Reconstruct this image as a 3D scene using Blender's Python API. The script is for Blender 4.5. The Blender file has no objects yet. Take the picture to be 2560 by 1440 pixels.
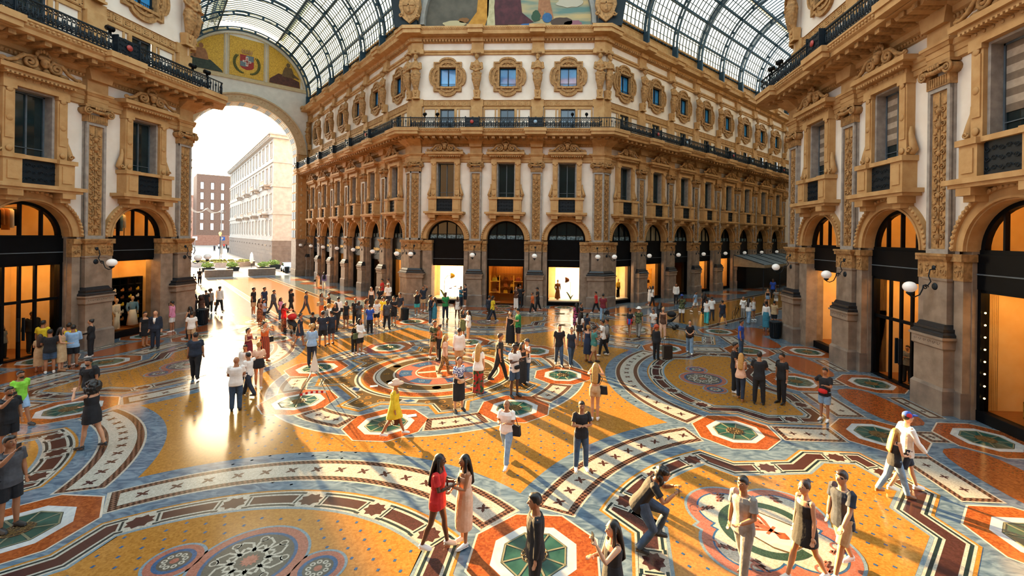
import bpy, math, random
from mathutils import Vector, Matrix
random.seed(7)
PI = math.pi
R2 = math.sqrt(.5)
col = bpy.context.scene.collection

# ------------------------------------------------------------------ camera model
W, H = 2560, 1440
F_PX, CX, CY = 1112.29, 1378.7, 592.06
YAW, ROLL = math.radians(-2.6853), math.radians(0.761)
CAM = Vector((5.7246, -19.0481, 5.9114))
FW = Vector((math.sin(YAW), math.cos(YAW), 0))
_r = Vector((math.cos(YAW), -math.sin(YAW), 0))
_u = Vector((0, 0, 1))
RT = _r * math.cos(ROLL) + _u * math.sin(ROLL)
UP = _u * math.cos(ROLL) - _r * math.sin(ROLL)

def ray(px, py):
    return FW + RT * ((px - CX) / F_PX) - UP * ((py - CY) / F_PX)

def floor_at(px, py, z=0.0):
    d = ray(px, py)
    return CAM + d * ((z - CAM.z) / d.z)

def depth_of(p):
    return (Vector(p) - CAM).dot(FW)

# ------------------------------------------------------------------ mesh builder
class MB:
    def __init__(s):
        s.v, s.f, s.m, s.sm = [], [], [], []
    def add(s, vs, fs, m=0, smooth=False):
        b = len(s.v)
        s.v.extend([tuple(p) for p in vs])
        for q in fs:
            s.f.append(tuple(b + i for i in q)); s.m.append(m); s.sm.append(smooth)
        return s
    def box(s, x0, x1, y0, y1, z0, z1, m=0):
        vs = [(x0,y0,z0),(x1,y0,z0),(x1,y1,z0),(x0,y1,z0),(x0,y0,z1),(x1,y0,z1),(x1,y1,z1),(x0,y1,z1)]
        return s.add(vs, [(0,3,2,1),(4,5,6,7),(0,1,5,4),(1,2,6,5),(2,3,7,6),(3,0,4,7)], m)
    def bar(s, a, b, w, h, m=0):
        a, b = Vector(a), Vector(b); d = (b - a).normalized()
        x = d.cross(Vector((0,0,1)))
        x = x.normalized() if x.length > 1e-4 else Vector((1,0,0))
        y = x.cross(d).normalized(); x *= w/2; y *= h/2
        vs = [a-x-y, a+x-y, a+x+y, a-x+y, b-x-y, b+x-y, b+x+y, b-x+y]
        return s.add(vs, [(0,3,2,1),(4,5,6,7),(0,1,5,4),(1,2,6,5),(2,3,7,6),(3,0,4,7)], m)
    def prism(s, poly, z0, z1, m=0, poly2=None):
        n = len(poly); p2 = poly2 or poly
        vs = [(x,y,z0) for x,y in poly] + [(x,y,z1) for x,y in p2]
        fs = [tuple(range(n-1,-1,-1)), tuple(range(n,2*n))] + [(i,(i+1)%n,n+(i+1)%n,n+i) for i in range(n)]
        return s.add(vs, fs, m)
    def prism_y(s, poly, y0, y1, m=0):
        n = len(poly)
        vs = [(x,y0,z) for x,z in poly] + [(x,y1,z) for x,z in poly]
        fs = [tuple(range(n)), tuple(range(2*n-1,n-1,-1))] + [((i+1)%n,i,n+i,n+(i+1)%n) for i in range(n)]
        return s.add(vs, fs, m)
    def ring_y(s, cx, cz, r0, r1, y0, y1, a0=0, a1=PI, n=20, m=0):
        vs, fs = [], []
        for i in range(n+1):
            a = a0 + (a1-a0)*i/n; c, d = math.cos(a), math.sin(a)
            vs += [(cx+r0*c,y0,cz+r0*d),(cx+r1*c,y0,cz+r1*d),(cx+r1*c,y1,cz+r1*d),(cx+r0*c,y1,cz+r0*d)]
        for i in range(n):
            b = 4*i
            for k in range(4):
                fs.append((b+k, b+(k+1)%4, b+4+(k+1)%4, b+4+k))
        fs += [(0,3,2,1), (4*n,4*n+1,4*n+2,4*n+3)]
        return s.add(vs, fs, m)
    def tube(s, pts, r, n=6, m=0, flat=None, smooth=True):
        """tube along pts; r one radius, a list of radii or of (rx, ry); flat = fixed side axis"""
        pts = [Vector(p) for p in pts]; k = len(pts)
        rs = r if isinstance(r, (list, tuple)) else [r]*k
        vs, px = [], None
        for i, p in enumerate(pts):
            d = (pts[min(i+1,k-1)] - pts[max(i-1,0)])
            d = d.normalized() if d.length > 1e-9 else Vector((0,0,1))
            if flat is not None: x = Vector(flat) - d*d.dot(Vector(flat))
            elif px is None: x = d.orthogonal()
            else: x = px - d*d.dot(px)
            x = x.normalized() if x.length > 1e-6 else d.orthogonal().normalized()
            px = x; y = d.cross(x)
            ra, rb = rs[i] if isinstance(rs[i], (tuple, list)) else (rs[i], rs[i])
            for j in range(n):
                a = 2*PI*j/n
                vs.append(p + x*(ra*math.cos(a)) + y*(rb*math.sin(a)))
        fs = [(i*n+j, i*n+(j+1)%n, (i+1)*n+(j+1)%n, (i+1)*n+j) for i in range(k-1) for j in range(n)]
        fs += [tuple(range(n-1,-1,-1)), tuple((k-1)*n+j for j in range(n))]
        return s.add(vs, fs, m, smooth)
    def lathe(s, prof, c=(0,0,0), n=16, m=0, smooth=True):
        vs, fs = [], []
        for r, z in prof:
            for j in range(n):
                a = 2*PI*j/n
                vs.append((c[0]+r*math.cos(a), c[1]+r*math.sin(a), c[2]+z))
        k = len(prof)
        fs = [(i*n+j, i*n+(j+1)%n, (i+1)*n+(j+1)%n, (i+1)*n+j) for i in range(k-1) for j in range(n)]
        fs += [tuple(range(n-1,-1,-1)), tuple((k-1)*n+j for j in range(n))]
        return s.add(vs, fs, m, smooth)
    def ball(s, c, r, nu=12, nv=8, m=0, rot=None, smooth=True):
        rx, ry, rz = r if isinstance(r, (tuple, list)) else (r, r, r)
        c = Vector(c); vs = []
        for i in range(nv+1):
            t = PI*i/nv - PI/2
            ct = max(math.cos(t), 1e-3)
            for j in range(nu):
                a = 2*PI*j/nu
                p = Vector((rx*ct*math.cos(a), ry*ct*math.sin(a), rz*math.sin(t)))
                vs.append(c + (rot @ p if rot else p))
        fs = [(i*nu+j, i*nu+(j+1)%nu, (i+1)*nu+(j+1)%nu, (i+1)*nu+j) for i in range(nv) for j in range(nu)]
        fs += [tuple(range(nu-1,-1,-1)), tuple(nv*nu+j for j in range(nu))]
        return s.add(vs, fs, m, smooth)
    def xf(s, M):
        s.v = [tuple(M @ Vector(p)) for p in s.v]; return s
    def mesh(s, name, mats):
        me = bpy.data.meshes.new(name)
        me.from_pydata(s.v, [], s.f)
        for x in (mats if isinstance(mats, (list, tuple)) else [mats]):
            me.materials.append(x)
        me.polygons.foreach_set('material_index', s.m)
        me.polygons.foreach_set('use_smooth', s.sm)
        me.update()
        return me
    def obj(s, name, mats, parent=None, loc=(0,0,0), rz=0):
        return put(name, s.mesh(name, mats), parent, loc, rz)

def put(name, data, parent=None, loc=(0,0,0), rz=0):
    o = bpy.data.objects.new(name, data); col.objects.link(o)
    o.location = loc; o.rotation_euler = (0,0,rz)
    if parent: o.parent = parent
    return o

LABELS = {}
def tag(o, label, cat, group=None, kind=None):
    o['label'] = label; o['category'] = cat
    if group: o['group'] = group
    if kind: o['kind'] = kind
    LABELS[label] = LABELS.get(label, 0) + 1
    return o
def empty(name, loc=(0,0,0), rz=0):
    return put(name, None, None, loc, rz)
def struct(o):
    o['kind'] = 'structure'; return o
def dup(o, parent=None):
    c = o.copy(); col.objects.link(c)
    for k in ('label', 'group'):
        if k in c: del c[k]
    c.parent = parent
    for ch in o.children: dup(ch, c)
    return c
ORD = ['first','second','third','fourth','fifth','sixth','seventh','eighth','ninth','tenth','eleventh','twelfth']

# ------------------------------------------------------------------ materials
MATS = {}
def srgb(c):
    if isinstance(c, str):
        c = [int(c[i:i+2],16)/255 for i in (0,2,4)]
    return tuple((x/12.92 if x <= .04045 else ((x+.055)/1.055)**2.4) for x in c) + (1,)
def pmat(name, c1, c2=None, scale=3, rough=.6, bump=0, kind='noise', metal=0, emit=0, ec=None, spec=.5, coat=0, detail=4, contrast=(.35,.65), bscale=None, stretch=None):
    if name in MATS: return MATS[name]
    m = bpy.data.materials.new(name); m.use_nodes = True; MATS[name] = m
    nt = m.node_tree; N, L = nt.nodes, nt.links
    b = N['Principled BSDF']
    c1 = srgb(c1); c2 = srgb(c2) if c2 else c1
    b.inputs['Roughness'].default_value = rough; b.inputs['Metallic'].default_value = metal
    b.inputs['Specular IOR Level'].default_value = spec
    if coat:
        b.inputs['Coat Weight'].default_value = coat; b.inputs['Coat Roughness'].default_value = .08
    tc = N.new('ShaderNodeTexCoord'); mp = N.new('ShaderNodeMapping')
    L.new(tc.outputs['Object'], mp.inputs['Vector'])
    if stretch: mp.inputs['Scale'].default_value = stretch
    fac = None
    if kind == 'noise' or kind == 'marble':
        t = N.new('ShaderNodeTexNoise'); t.inputs['Scale'].default_value = scale; t.inputs['Detail'].default_value = detail
        if kind == 'marble': t.inputs['Distortion'].default_value = 2.5
        fac = t.outputs['Fac']
    elif kind == 'voronoi':
        t = N.new('ShaderNodeTexVoronoi'); t.inputs['Scale'].default_value = scale
        sp = N.new('ShaderNodeSeparateColor'); L.new(t.outputs['Color'], sp.inputs['Color']); fac = sp.outputs['Red']
    elif kind == 'brick':
        t = N.new('ShaderNodeTexBrick'); t.inputs['Scale'].default_value = scale
        t.inputs['Mortar Size'].default_value = .012
        fac = t.outputs['Fac']
    elif kind == 'wave':
        t = N.new('ShaderNodeTexWave'); t.inputs['Scale'].default_value = scale; t.inputs['Distortion'].default_value = 1.5
        fac = t.outputs['Fac']
    elif kind == 'checker':
        t = N.new('ShaderNodeTexChecker'); t.inputs['Scale'].default_value = scale; fac = t.outputs['Fac']
    L.new(mp.outputs['Vector'], t.inputs['Vector'])
    rp = N.new('ShaderNodeValToRGB'); e = rp.color_ramp.elements
    e[0].position, e[1].position = contrast; e[0].color, e[1].color = c1, c2
    L.new(fac, rp.inputs['Fac']); L.new(rp.outputs['Color'], b.inputs['Base Color'])
    if bump:
        bm = N.new('ShaderNodeBump'); bm.inputs['Strength'].default_value = bump; bm.inputs['Distance'].default_value = .02
        if bscale:
            t2 = N.new('ShaderNodeTexNoise'); t2.inputs['Scale'].default_value = bscale; t2.inputs['Detail'].default_value = 3
            L.new(mp.outputs['Vector'], t2.inputs['Vector']); L.new(t2.outputs['Fac'], bm.inputs['Height'])
        else: L.new(fac, bm.inputs['Height'])
        L.new(bm.outputs['Normal'], b.inputs['Normal'])
    if emit:
        b.inputs['Emission Color'].default_value = srgb(ec) if ec else c1
        b.inputs['Emission Strength'].default_value = emit
    return m
def glass(name, tint, refl=.25, rough=.03):
    """thin pane: transparent, tinted, with a fresnel mirror"""
    if name in MATS: return MATS[name]
    m = bpy.data.materials.new(name); m.use_nodes = True; MATS[name] = m
    nt = m.node_tree; N, L = nt.nodes, nt.links
    N.remove(N['Principled BSDF'])
    tr = N.new('ShaderNodeBsdfTransparent'); tr.inputs['Color'].default_value = srgb(tint)
    gl = N.new('ShaderNodeBsdfGlossy'); gl.inputs['Roughness'].default_value = rough
    nz = N.new('ShaderNodeTexNoise'); nz.inputs['Scale'].default_value = .8
    fr = N.new('ShaderNodeLayerWeight'); fr.inputs['Blend'].default_value = refl
    mx = N.new('ShaderNodeMixShader')
    L.new(fr.outputs['Fresnel'], mx.inputs['Fac']); L.new(tr.outputs[0], mx.inputs[1]); L.new(gl.outputs[0], mx.inputs[2])
    L.new(mx.outputs[0], N['Material Output'].inputs['Surface'])
    return m
def emat(name, c, s):
    return pmat(name, c, c, emit=s, ec=c, rough=.6)

M_GOLD = pmat('ochre_stone', 'b3854f', 'c59a64', 2.2, .75, .25, bscale=14)
M_GOLD2 = pmat('carved_ochre', '8e683c', 'bb8c55', 6, .75, .5, bscale=22)
M_PIER = pmat('grey_brown_granite', '7e6a58', '9a8470', 2.5, .6, .15, bscale=30)
M_PLINTH = pmat('weathered_plinth', '6f6055', '93806f', 1.6, .6, .2, bscale=18)
M_FRAME = pmat('grey_marble_frame', '8f857c', 'a89d92', 4, .55)
M_STUCCO = pmat('white_stucco', 'e6d6c4', 'f0e2d2', 1.3, .85, .08, bscale=25)
M_DARKB = pmat('black_marble', '14161a', '22252b', 8, .35)
M_IRON = pmat('dark_iron', '07131b', '0c1c26', 10, .5, spec=.3)
M_IRONB = pmat('blue_grey_iron', '143448', '1e4458', 5, .5)
M_BLACK = pmat('black_lacquer', '05070a', '080b0f', 2, .4, spec=.1)
M_WIN = pmat('dark_window_glass', '0e1c1e', '16292a', 1, .06, spec=.7)
M_WINB = pmat('sky_painted_glass', '1c6aa8', '3c9cd8', .9, .05, spec=1.0)  # blue of the reflected sky is put into the base colour
M_WFR = pmat('grey_window_frame', '4c545a', '5a636a', 3, .5)
M_GOLDM = pmat('gilt_letters', 'b58a3a', 'd0a850', 9, .4, metal=.6)
M_GLOBE = pmat('opal_globe', 'f2eee8', 'f8f5f0', 2, .25, emit=.12, ec='fff4e6')
M_MOS = pmat('gold_mosaic', 'b88a1e', 'dcae3a', 18, .45, kind='voronoi')
M_GLASS = glass('shop_glass', 'f4efe6', .04)
def roofglass(nm, tint, k):
    m = glass(nm, tint); nt = m.node_tree; N, L = nt.nodes, nt.links
    tl = N.new('ShaderNodeBsdfTranslucent'); mx = [n for n in N if n.type == 'MIX_SHADER'][0]
    nz = N.new('ShaderNodeTexNoise'); nz.inputs['Scale'].default_value = .35; nz.inputs['Detail'].default_value = 4
    rp = N.new('ShaderNodeValToRGB'); rp.color_ramp.elements[0].color = srgb('f4ead0'); rp.color_ramp.elements[1].color = srgb('f2fafc'); rp.color_ramp.elements[0].position = .4; rp.color_ramp.elements[1].position = .55
    L.new(nz.outputs['Fac'], rp.inputs['Fac']); L.new(rp.outputs['Color'], tl.inputs['Color'])
    tr = [n for n in N if n.type == 'BSDF_TRANSPARENT'][0]; mm = N.new('ShaderNodeMixRGB'); mm.blend_type = 'MULTIPLY'; mm.inputs['Fac'].default_value = 1
    mm.inputs[2].default_value = srgb(tint); L.new(rp.outputs['Color'], mm.inputs[1]); L.new(mm.outputs[0], tr.inputs['Color'])
    for l in list(mx.inputs['Fac'].links): L.remove(l)
    mx.inputs['Fac'].default_value = k
    L.new(tl.outputs[0], mx.inputs[2]); return m
M_ROOFG = roofglass('roof_glass', '98a2a6', .06); M_DOMEG = roofglass('dome_glass', 'ced6da', .06)
M_SKYL = pmat('green_floor_glass', '163a36', '2c544c', 2.5, .12, spec=.8)
M_SHELL = pmat('shop_wall_plaster', 'ecc890', 'f4d8a8', 1.5, .7)
M_SHELLW = pmat('shop_wall_white', 'f4ece0', 'f8f2ea', 1.5, .7)
M_WOOD = pmat('warm_wood', '7a4a22', '9a6230', 4, .5, kind='wave')
M_LAMPW = emat('warm_lamp', 'ffcc78', 11)
M_BACK = emat('backlit_panel', 'fff0d8', 3.2)
SKY, SUN, EXPO = 3.1, 44.0, 0.4
# ------------------------------------------------------------------ facades
T8 = math.tan(PI/8)
S2 = 8.3675
class Fr:
    def __init__(s, o, deg, x0, x1, k0, k1, bays, pils, bw, word):
        s.o = Vector((o[0], o[1], 0)); s.a = math.radians(deg)
        s.ux = Vector((math.cos(s.a), math.sin(s.a), 0)); s.uy = Vector((-math.sin(s.a), math.cos(s.a), 0))
        s.x0, s.x1, s.k0, s.k1, s.bays, s.pils, s.bw, s.word = x0, x1, k0, k1, bays, pils, bw, word
    def at(s, u, y=0, z=0): return s.o + s.ux*u + s.uy*y + Vector((0,0,z))
    def put(s, name, data, u, y=0, z=0, parent=None):
        if parent: return put(name, data, parent)
        return put(name, data, None, s.at(u, y, z), s.a)
FRONT = Fr((0,18.5), 0, -S2, S2, T8, -T8, [-5.216,0,5.216], [-2.608,2.608], 5.216, 'centre facade')
RIGHT = Fr((18.5,0), -90, -S2, S2, T8, 0, [-5.216,0,5.216], [-2.608,2.608], 5.216, 'right facade')
LEFT = Fr((-18.5,0), 90, -S2, S2, 0, -T8, [5.216,0,-5.216], [2.608,-2.608], 5.216, 'left facade')
LB, RB = 5.33, 4.853
LARM = Fr((-S2,18.5), -45, -33, 0, 0, -T8, [-3.27]+[-(3.35+LB*k) for k in range(1,6)], [-(.683+LB*k) for k in range(1,7)], LB, 'sunlit arcade')
RARM = Fr((S2,18.5), 45, 0, 42, T8, 0, [3.05]+[(3.04+RB*k) for k in range(1,8)], [(.609+RB*k) for k in range(1,9)], RB, 'shaded arcade')
FRS = [FRONT, LARM, RARM, LEFT, RIGHT]

def prism_x(mb, poly, x0, x1, k0=0, k1=0, m=0):
    n = len(poly)
    vs = [(x0+k0*y, y, z) for y, z in poly] + [(x1+k1*y, y, z) for y, z in poly]
    fs = [tuple(range(n)), tuple(range(2*n-1,n-1,-1))] + [((i+1)%n,i,n+i,n+(i+1)%n) for i in range(n)]
    mb.add(vs, fs, m)
def quad(mb, x0, x1, z0, z1, y, m=0):
    if x1-x0 > 1e-4: mb.add([(x0,y,z0),(x1,y,z0),(x1,y,z1),(x0,y,z1)], [(0,1,2,3)], m)
def spiral(cx, cz, r, turns=1.4, a0=0, sgn=1, y=0, n=14, shrink=.12):
    return [(cx + r*(1-(1-shrink)*i/n)*math.cos(a0+sgn*turns*2*PI*i/n), y, cz + r*(1-(1-shrink)*i/n)*math.sin(a0+sgn*turns*2*PI*i/n)) for i in range(n+1)]

# --- walls with their openings -------------------------------------------------
def wall_mesh(fr):
    mb = MB(); Y, Y2 = .4, .5
    cuts = sorted(fr.bays); eds = [fr.x0] + [(a+b)/2 for a, b in zip(cuts, cuts[1:])] + [fr.x1]
    ends = [0]*len(eds); 
    for i, c in enumerate(cuts):
        a, b = eds[i], eds[i+1]
        for s, e in ((-1, a), (1, b)):
            w = abs(e-c)
            # jamb beside the shop opening
            x0, x1 = sorted((c+s*1.62, c+s*w)); mb.box(x0, x1, .55, 1.4, 0, 5.6, 1)
            x0, x1 = sorted((c+s*1.95, c+s*w)); quad(mb, x0, x1, 5.5, 7.9, Y)
            x0, x1 = sorted((c+s*.75, c+s*w)); quad(mb, x0, x1, 9.1, 12.3, Y)
            x0, x1 = sorted((c+s*.62, c+s*w)); quad(mb, x0, x1, 14.7, 16.83, Y2)
            x0, x1 = sorted((c+s*.74, c+s*w)); quad(mb, x0, x1, 18.72, 20.43, Y2)
        n = 18
        for k in range(n):
            a0, a1 = PI*k/n, PI*(k+1)/n
            p = [(c+1.95*math.cos(t), 5.6+1.95*math.sin(t)) for t in (a0, a1)]
            mb.add([(p[0][0],Y,p[0][1]),(p[0][0],Y,7.9),(p[1][0],Y,7.9),(p[1][0],Y,p[1][1])], [(0,1,2,3)], 0)
        quad(mb, a, b, 7.9, 9.1, Y); quad(mb, a, b, 12.3, 14.2, Y)
        quad(mb, a, b, 16.83, 18.72, Y2); quad(mb, a, b, 20.43, 23.2, Y2)
    # solid backing so that light cannot leak through the wall
    mb.box(fr.x0, fr.x1, 5.2, 5.3, 0, 25, 0)
    mb.box(fr.x0, fr.x1, 1.4, 5.2, 5.75+1.9, 8.0, 0); mb.box(fr.x0, fr.x1, .6, 5.2, 24.6, 24.9, 0)
    return mb
def trim_mesh(fr):
    mb = MB(); x0, x1, k0, k1 = fr.x0, fr.x1, fr.k0, fr.k1
    px = lambda poly, m=0: prism_x(mb, poly, x0, x1, k0, k1, m)
    # architrave and frieze band between the window heads
    px([(.4,12.2),(.28,12.25),(.28,12.45),(.24,12.47),(.24,12.65),(.18,12.7),(.12,12.86),(.4,12.92)])
    # bed moulding, soffit and balcony slab
    px([(.45,13.55),(.3,13.6),(.26,13.75),(.14,13.8),(.1,13.98),(-.1,14.06),(-.14,14.16),(-1.15,14.24),(-1.17,14.42),(-1.27,14.5),(-1.3,14.66),(-1.36,14.7),(-1.36,14.78),(.5,14.78)])
    # fret band, panel frame band, bracket band, dentil bed, crowning cornice
    px([(.5,17.05),(.4,17.09),(.4,17.55),(.34,17.58),(.5,17.64)])
    px([(.5,21.5),(.38,21.52),(.38,21.68),(.3,21.72),(.26,21.84),(.5,21.88)])
    px([(.5,22.5),(.36,22.54),(.36,22.7),(.12,22.74),(.06,22.88),(-.5,22.92),(-.54,23.2),(-.6,23.26),(-.68,23.42),(-.68,23.5),(.5,23.5)])
    def run(p0, p1, step, fn):
        n = max(1, int((p1-p0)/step)); d = (p1-p0)/n
        for i in range(n): fn(p0 + d*(i+.5))
    e0, e1 = x0 - (.35 if k0 else 0), x1 + (.35 if k1 else 0)
    run(e0, e1, .27, lambda u: mb.box(u-.075,u+.075,.1,.4,22.56,22.72))
    run(e0, e1, .24, lambda u: mb.box(u-.06,u+.06,.28,.4,21.72,21.82))
    run(e0, e1, .2, lambda u: mb.ball((u,-.62,23.36),(.07,.08,.06),6,4))
    run(e0-.1, e1+.1, .2, lambda u: mb.ball((u,-1.31,14.6),(.07,.06,.06),6,4))
    run(e0-.05, e1+.05, .62, lambda u: mb.box(u-.13,u+.13,-1.0,.0,14.02,14.22,1))
    run(e0-.05, e1+.05, .62, lambda u: mb.ball((u+.31,-.55,14.17),(.12,.25,.05),8,5,1))
    run(e0, e1, .16, lambda u: mb.ball((u,.24,13.68),(.05,.06,.07),6,4))
    # Greek key on the fret band
    def key(u):
        t, y0, y1 = .035, .375, .4
        for a in ((-.25,.25,.03,.03+t),(-.25,-.25+t,.03,.4),(-.25,.15,.4-t,.4),(.15-t,.15,.14,.4),(-.12,.15,.14,.14+t),(-.12,-.12+t,.14,.29),(-.12,.04,.29-t,.29)):
            mb.box(u+a[0],u+a[1],y0,y1,17.1+a[2],17.1+a[3])
    run(x0, x1, .53, key)
    ps = sorted(fr.pils)
    for u in ps:
        mb.box(u-.86,u+.86,-1.52,-1.2,14.26,14.5); mb.box(u-.92,u+.92,-1.6,-1.2,14.5,14.78)
        mb.prism_y([(u-.5,13.5),(u+.5,13.5),(u+.56,13.8),(u+.62,14.05),(u-.62,14.05),(u-.56,13.8)], -.1, .4); mb.prism_y([(u-.62,14.05),(u+.62,14.05),(u+.78,14.26),(u-.78,14.26)], -.9, .4)
        mb.box(u-.62,u+.62,-.84,-.5,22.9,23.22); mb.box(u-.68,u+.68,-.95,-.5,23.22,23.5)
        mb.box(u-.5,u+.5,-.02,.5,22.5,22.9); mb.box(u-.5,u+.5,.2,.5,21.88,22.5); mb.box(u-.56,u+.56,.12,.5,21.5,21.88)
        mb.box(u-.48,u+.48,.2,.5,14.78,17.05); mb.box(u-.54,u+.54,.3,.5,17.02,17.64)
    # frames round the low attic windows and their side panels
    for c in fr.bays:
        for a, b in ((-.82,-.62),(.62,.82)): mb.box(c+a,c+b,.4,.5,14.78,16.85)
        mb.box(c-2.05,c+2.05,.42,.5,16.83,17.03)
        for s in (-1,1):
            mb.box(min(c+s*.98,c+s*1.08),max(c+s*.98,c+s*1.08),.44,.5,14.78,16.83)
            mb.box(min(c+s*1.95,c+s*2.08),max(c+s*1.95,c+s*2.08),.44,.5,14.78,16.83)
    # parapet above the cornice
    if fr in (LARM, RARM):
        px([(.3,23.5),(.3,24.9),(.1,24.95),(.1,25.1),(1.2,25.1),(1.2,23.5)])
        for c in fr.bays: mb.box(c-2.1,c+2.1,.26,.3,23.75,23.82); mb.box(c-2.1,c+2.1,.26,.3,24.65,24.72)
    return mb

# --- one-off module meshes -----------------------------------------------------
def relief_mesh(h=5.55, w=.3):
    mb = MB(); rnd = random.Random(3); y = -.02
    mb.tube([(0,y,.05),(0,y,h)], .022, 5)
    z = .3
    while z < h-.25:
        k = rnd.choice('svlh')
        for s in (-1,1):
            mb.tube(spiral(s*.14, z+.12, .13, 1.3, PI if s>0 else 0, -s, y), .024, 5)
            mb.ball((s*.2,y,z+.33),(.085,.03,.05),6,4); mb.ball((s*.1,y,z-.05),(.04,.03,.09),6,4)
        if k == 'v': mb.lathe([(.03,-.1),(.1,0),(.12,.1),(.06,.16),(.09,.2)],(0,y,z+.05),8)
        elif k == 'h': mb.ball((0,y-.02,z+.1),(.08,.06,.11),8,6)
        elif k == 'l': mb.ball((0,y,z+.12),(.06,.04,.16),6,5)
        else: mb.ball((0,y,z),(.07,.04,.07),6,5)
        z += .5
    return mb
def leafband(mb, x0, x1, y, z, h=.5, m=0):
    n = max(2, int((x1-x0)/.3)); d = (x1-x0)/n
    for i in range(n):
        c = x0 + d*(i+.5)
        mb.tube(spiral(c, z+h*.42, d*.42, 1.2, 0, 1 if i%2 else -1, y), .022, 5, m)
        mb.ball((c,y,z+h*.8),(d*.3,.03,.05),6,4,m); mb.ball((c+d*.4,y,z+h*.3),(.04,.03,.12),6,4,m)

def strip(mb, kind, z0, z1, hw, y, back=.9, m=0, hw2=None, y2=None):
    """one course of a pilaster: straight, or folded round the octagon corner ('L' = corner at right end, other arm turns away)"""
    hw2 = hw if hw2 is None else hw2; y2 = y if y2 is None else y2
    if kind == 's':
        back = min(back,.42); p = lambda w, q: [(-w,q),(w,q),(w,back),(-w,back)]
        mb.prism(p(hw,y), z0, z1, m, p(hw2,y2))
    else:
        c = s = R2
        def p(w, q):
            W_, f = w*2, -q
            return [(-W_, q), (f*T8, q), (W_*c + f*s, W_*s - f*c), (W_*c - back*s, W_*s + back*c), (-T8*back*0-.0, back), (-W_, back)]
        mb.prism(p(hw,y), z0, z1, m, p(hw2,y2))
def pilaster_data(kind, side=.96):
    s = kind; D = {}
    mb = MB()   # pedestal
    strip(mb, s, 0, .82, .72, -.16, m=1); strip(mb, s, .82, .92, .72, -.16, hw2=.66, y2=-.1, m=1)
    strip(mb, s, .92, 2.2, .655, -.09); strip(mb, s, 2.2, 2.26, .66, -.1, hw2=.71, y2=-.16); strip(mb, s, 2.26, 2.56, .7, -.15); strip(mb, s, 2.56, 2.64, .76, -.21)
    if kind == 's':
        x = -.62
        while x < .6:
            mb.tube(spiral(x+.1, 2.41, .08, 1, 0, 1, -.155, 8), .014, 4); x += .206
        for sg in (-1, 1):   # recessed side piers
            a, b = sorted((sg*.6, sg*side)); mb.box(a, b, .28, .58, .0, 4.6, 0); mb.box(a-.02, b+.02, .22, .58, 0, .85, 1)
    else:
        mb.box(-2.0,-1.2,.28,1.2,0,4.6,0)
        mb.prism([(1.2*R2-.28*-R2*-1, 1.2*R2+.28*R2), (2.0*R2-.28*R2, 2.0*R2+.28*R2), (2.0*R2-1.2*R2, 2.0*R2+1.2*R2), (1.2*R2-1.2*R2, 1.2*R2+1.2*R2)], 0, 4.6, 0)
    D['pedestal'] = mb.mesh('pedestal', [M_PIER, M_PLINTH])
    mb = MB()   # dark base
    for a, b, h, y, h2, y2 in ((2.64,2.74,.72,-.16,.72,-.16),(2.74,2.82,.7,-.13,.64,-.07),(2.82,2.92,.66,-.1,.66,-.1),(2.92,3.06,.61,-.04,.55,.02)):
        strip(mb, s, a, b, h, y, hw2=h2, y2=y2)
    D['base_moulding'] = mb.mesh('base_moulding', M_DARKB)
    mb = MB(); strip(mb, s, 3.06, 4.56, .51, .12); strip(mb, s, 4.56, 4.64, .55, .08)
    D['lower_shaft'] = mb.mesh('lower_shaft', M_PIER)
    mb = MB()   # carved impost block
    strip(mb, s, 4.64, 5.22, .52, .1); strip(mb, s, 5.22, 5.3, .54, .08, hw2=.6, y2=.02); strip(mb, s, 5.3, 5.42, .6, .0, hw2=.66, y2=-.05); strip(mb, s, 5.42, 5.5, .68, -.07)
    if kind == 's':
        leafband(mb, -.5, .5, .09, 4.68)
        for sg in (-1, 1):
            a, b = sorted((sg*.6, sg*side)); mb.box(a-.02, b+.02, .26, 1.2, 4.6, 5.25); leafband(mb, a, b, .25, 4.68); mb.box(a-.02, b+.06*(sg>0), .16, 1.2, 5.25, 5.5)
    else:
        leafband(mb, -1.0, .0, .09, 4.68)
        sub = MB(); leafband(sub, 0, 1.0, .09, 4.68); leafband(sub, 1.2, 1.95, .25, 4.68)
        sub.xf(Matrix.Rotation(PI/4,4,'Z')); mb.add(sub.v, sub.f, 0, True)
        leafband(mb, -1.95, -1.2, .25, 4.68)
        mb.box(-2.0,-1.0,.26,1.2,4.6,5.25); mb.box(-2.04,-1.0,.16,1.2,5.25,5.5)
        sub = MB(); sub.box(1.0,2.0,.26,1.2,4.6,5.25); sub.box(1.0,2.04,.16,1.2,5.25,5.5); sub.xf(Matrix.Rotation(PI/4,4,'Z')); mb.add(sub.v, sub.f, 0)
    D['impost'] = mb.mesh('impost', M_GOLD2)
    mb = MB(); strip(mb, s, 5.5, 11.4, .48, .24, m=0)
    if kind == 's':
        for a, b, c, d in ((-.48,-.36,5.5,11.4),(.36,.48,5.5,11.4),(-.48,.48,5.5,5.66),(-.48,.48,11.26,11.4)): mb.box(a,b,.16,.3,c,d)
    else:
        sub = MB()
        for a, b, c, d in ((0.06,.17,5.5,11.4),(.83,.95,5.5,11.4),(.06,.95,5.5,5.66),(.06,.95,11.26,11.4)): sub.box(a,b,.16,.3,c,d)
        mb.add([(-x,y,z) for x,y,z in sub.v], [tuple(reversed(f)) for f in sub.f], 0)
        sub.xf(Matrix.Rotation(PI/4,4,'Z')); mb.add(sub.v, sub.f, 0)
    D['upper_shaft'] = mb.mesh('upper_shaft', M_FRAME)
    rel = MB(); rel.box(-.34,.34,.23,.26,0,5.6); r = relief_mesh(); r.v = [(x,y+.23,z) for x,y,z in r.v]; rel.add(r.v, r.f, 0, True)
    D['_rel'] = rel
    cap = MB()
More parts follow.
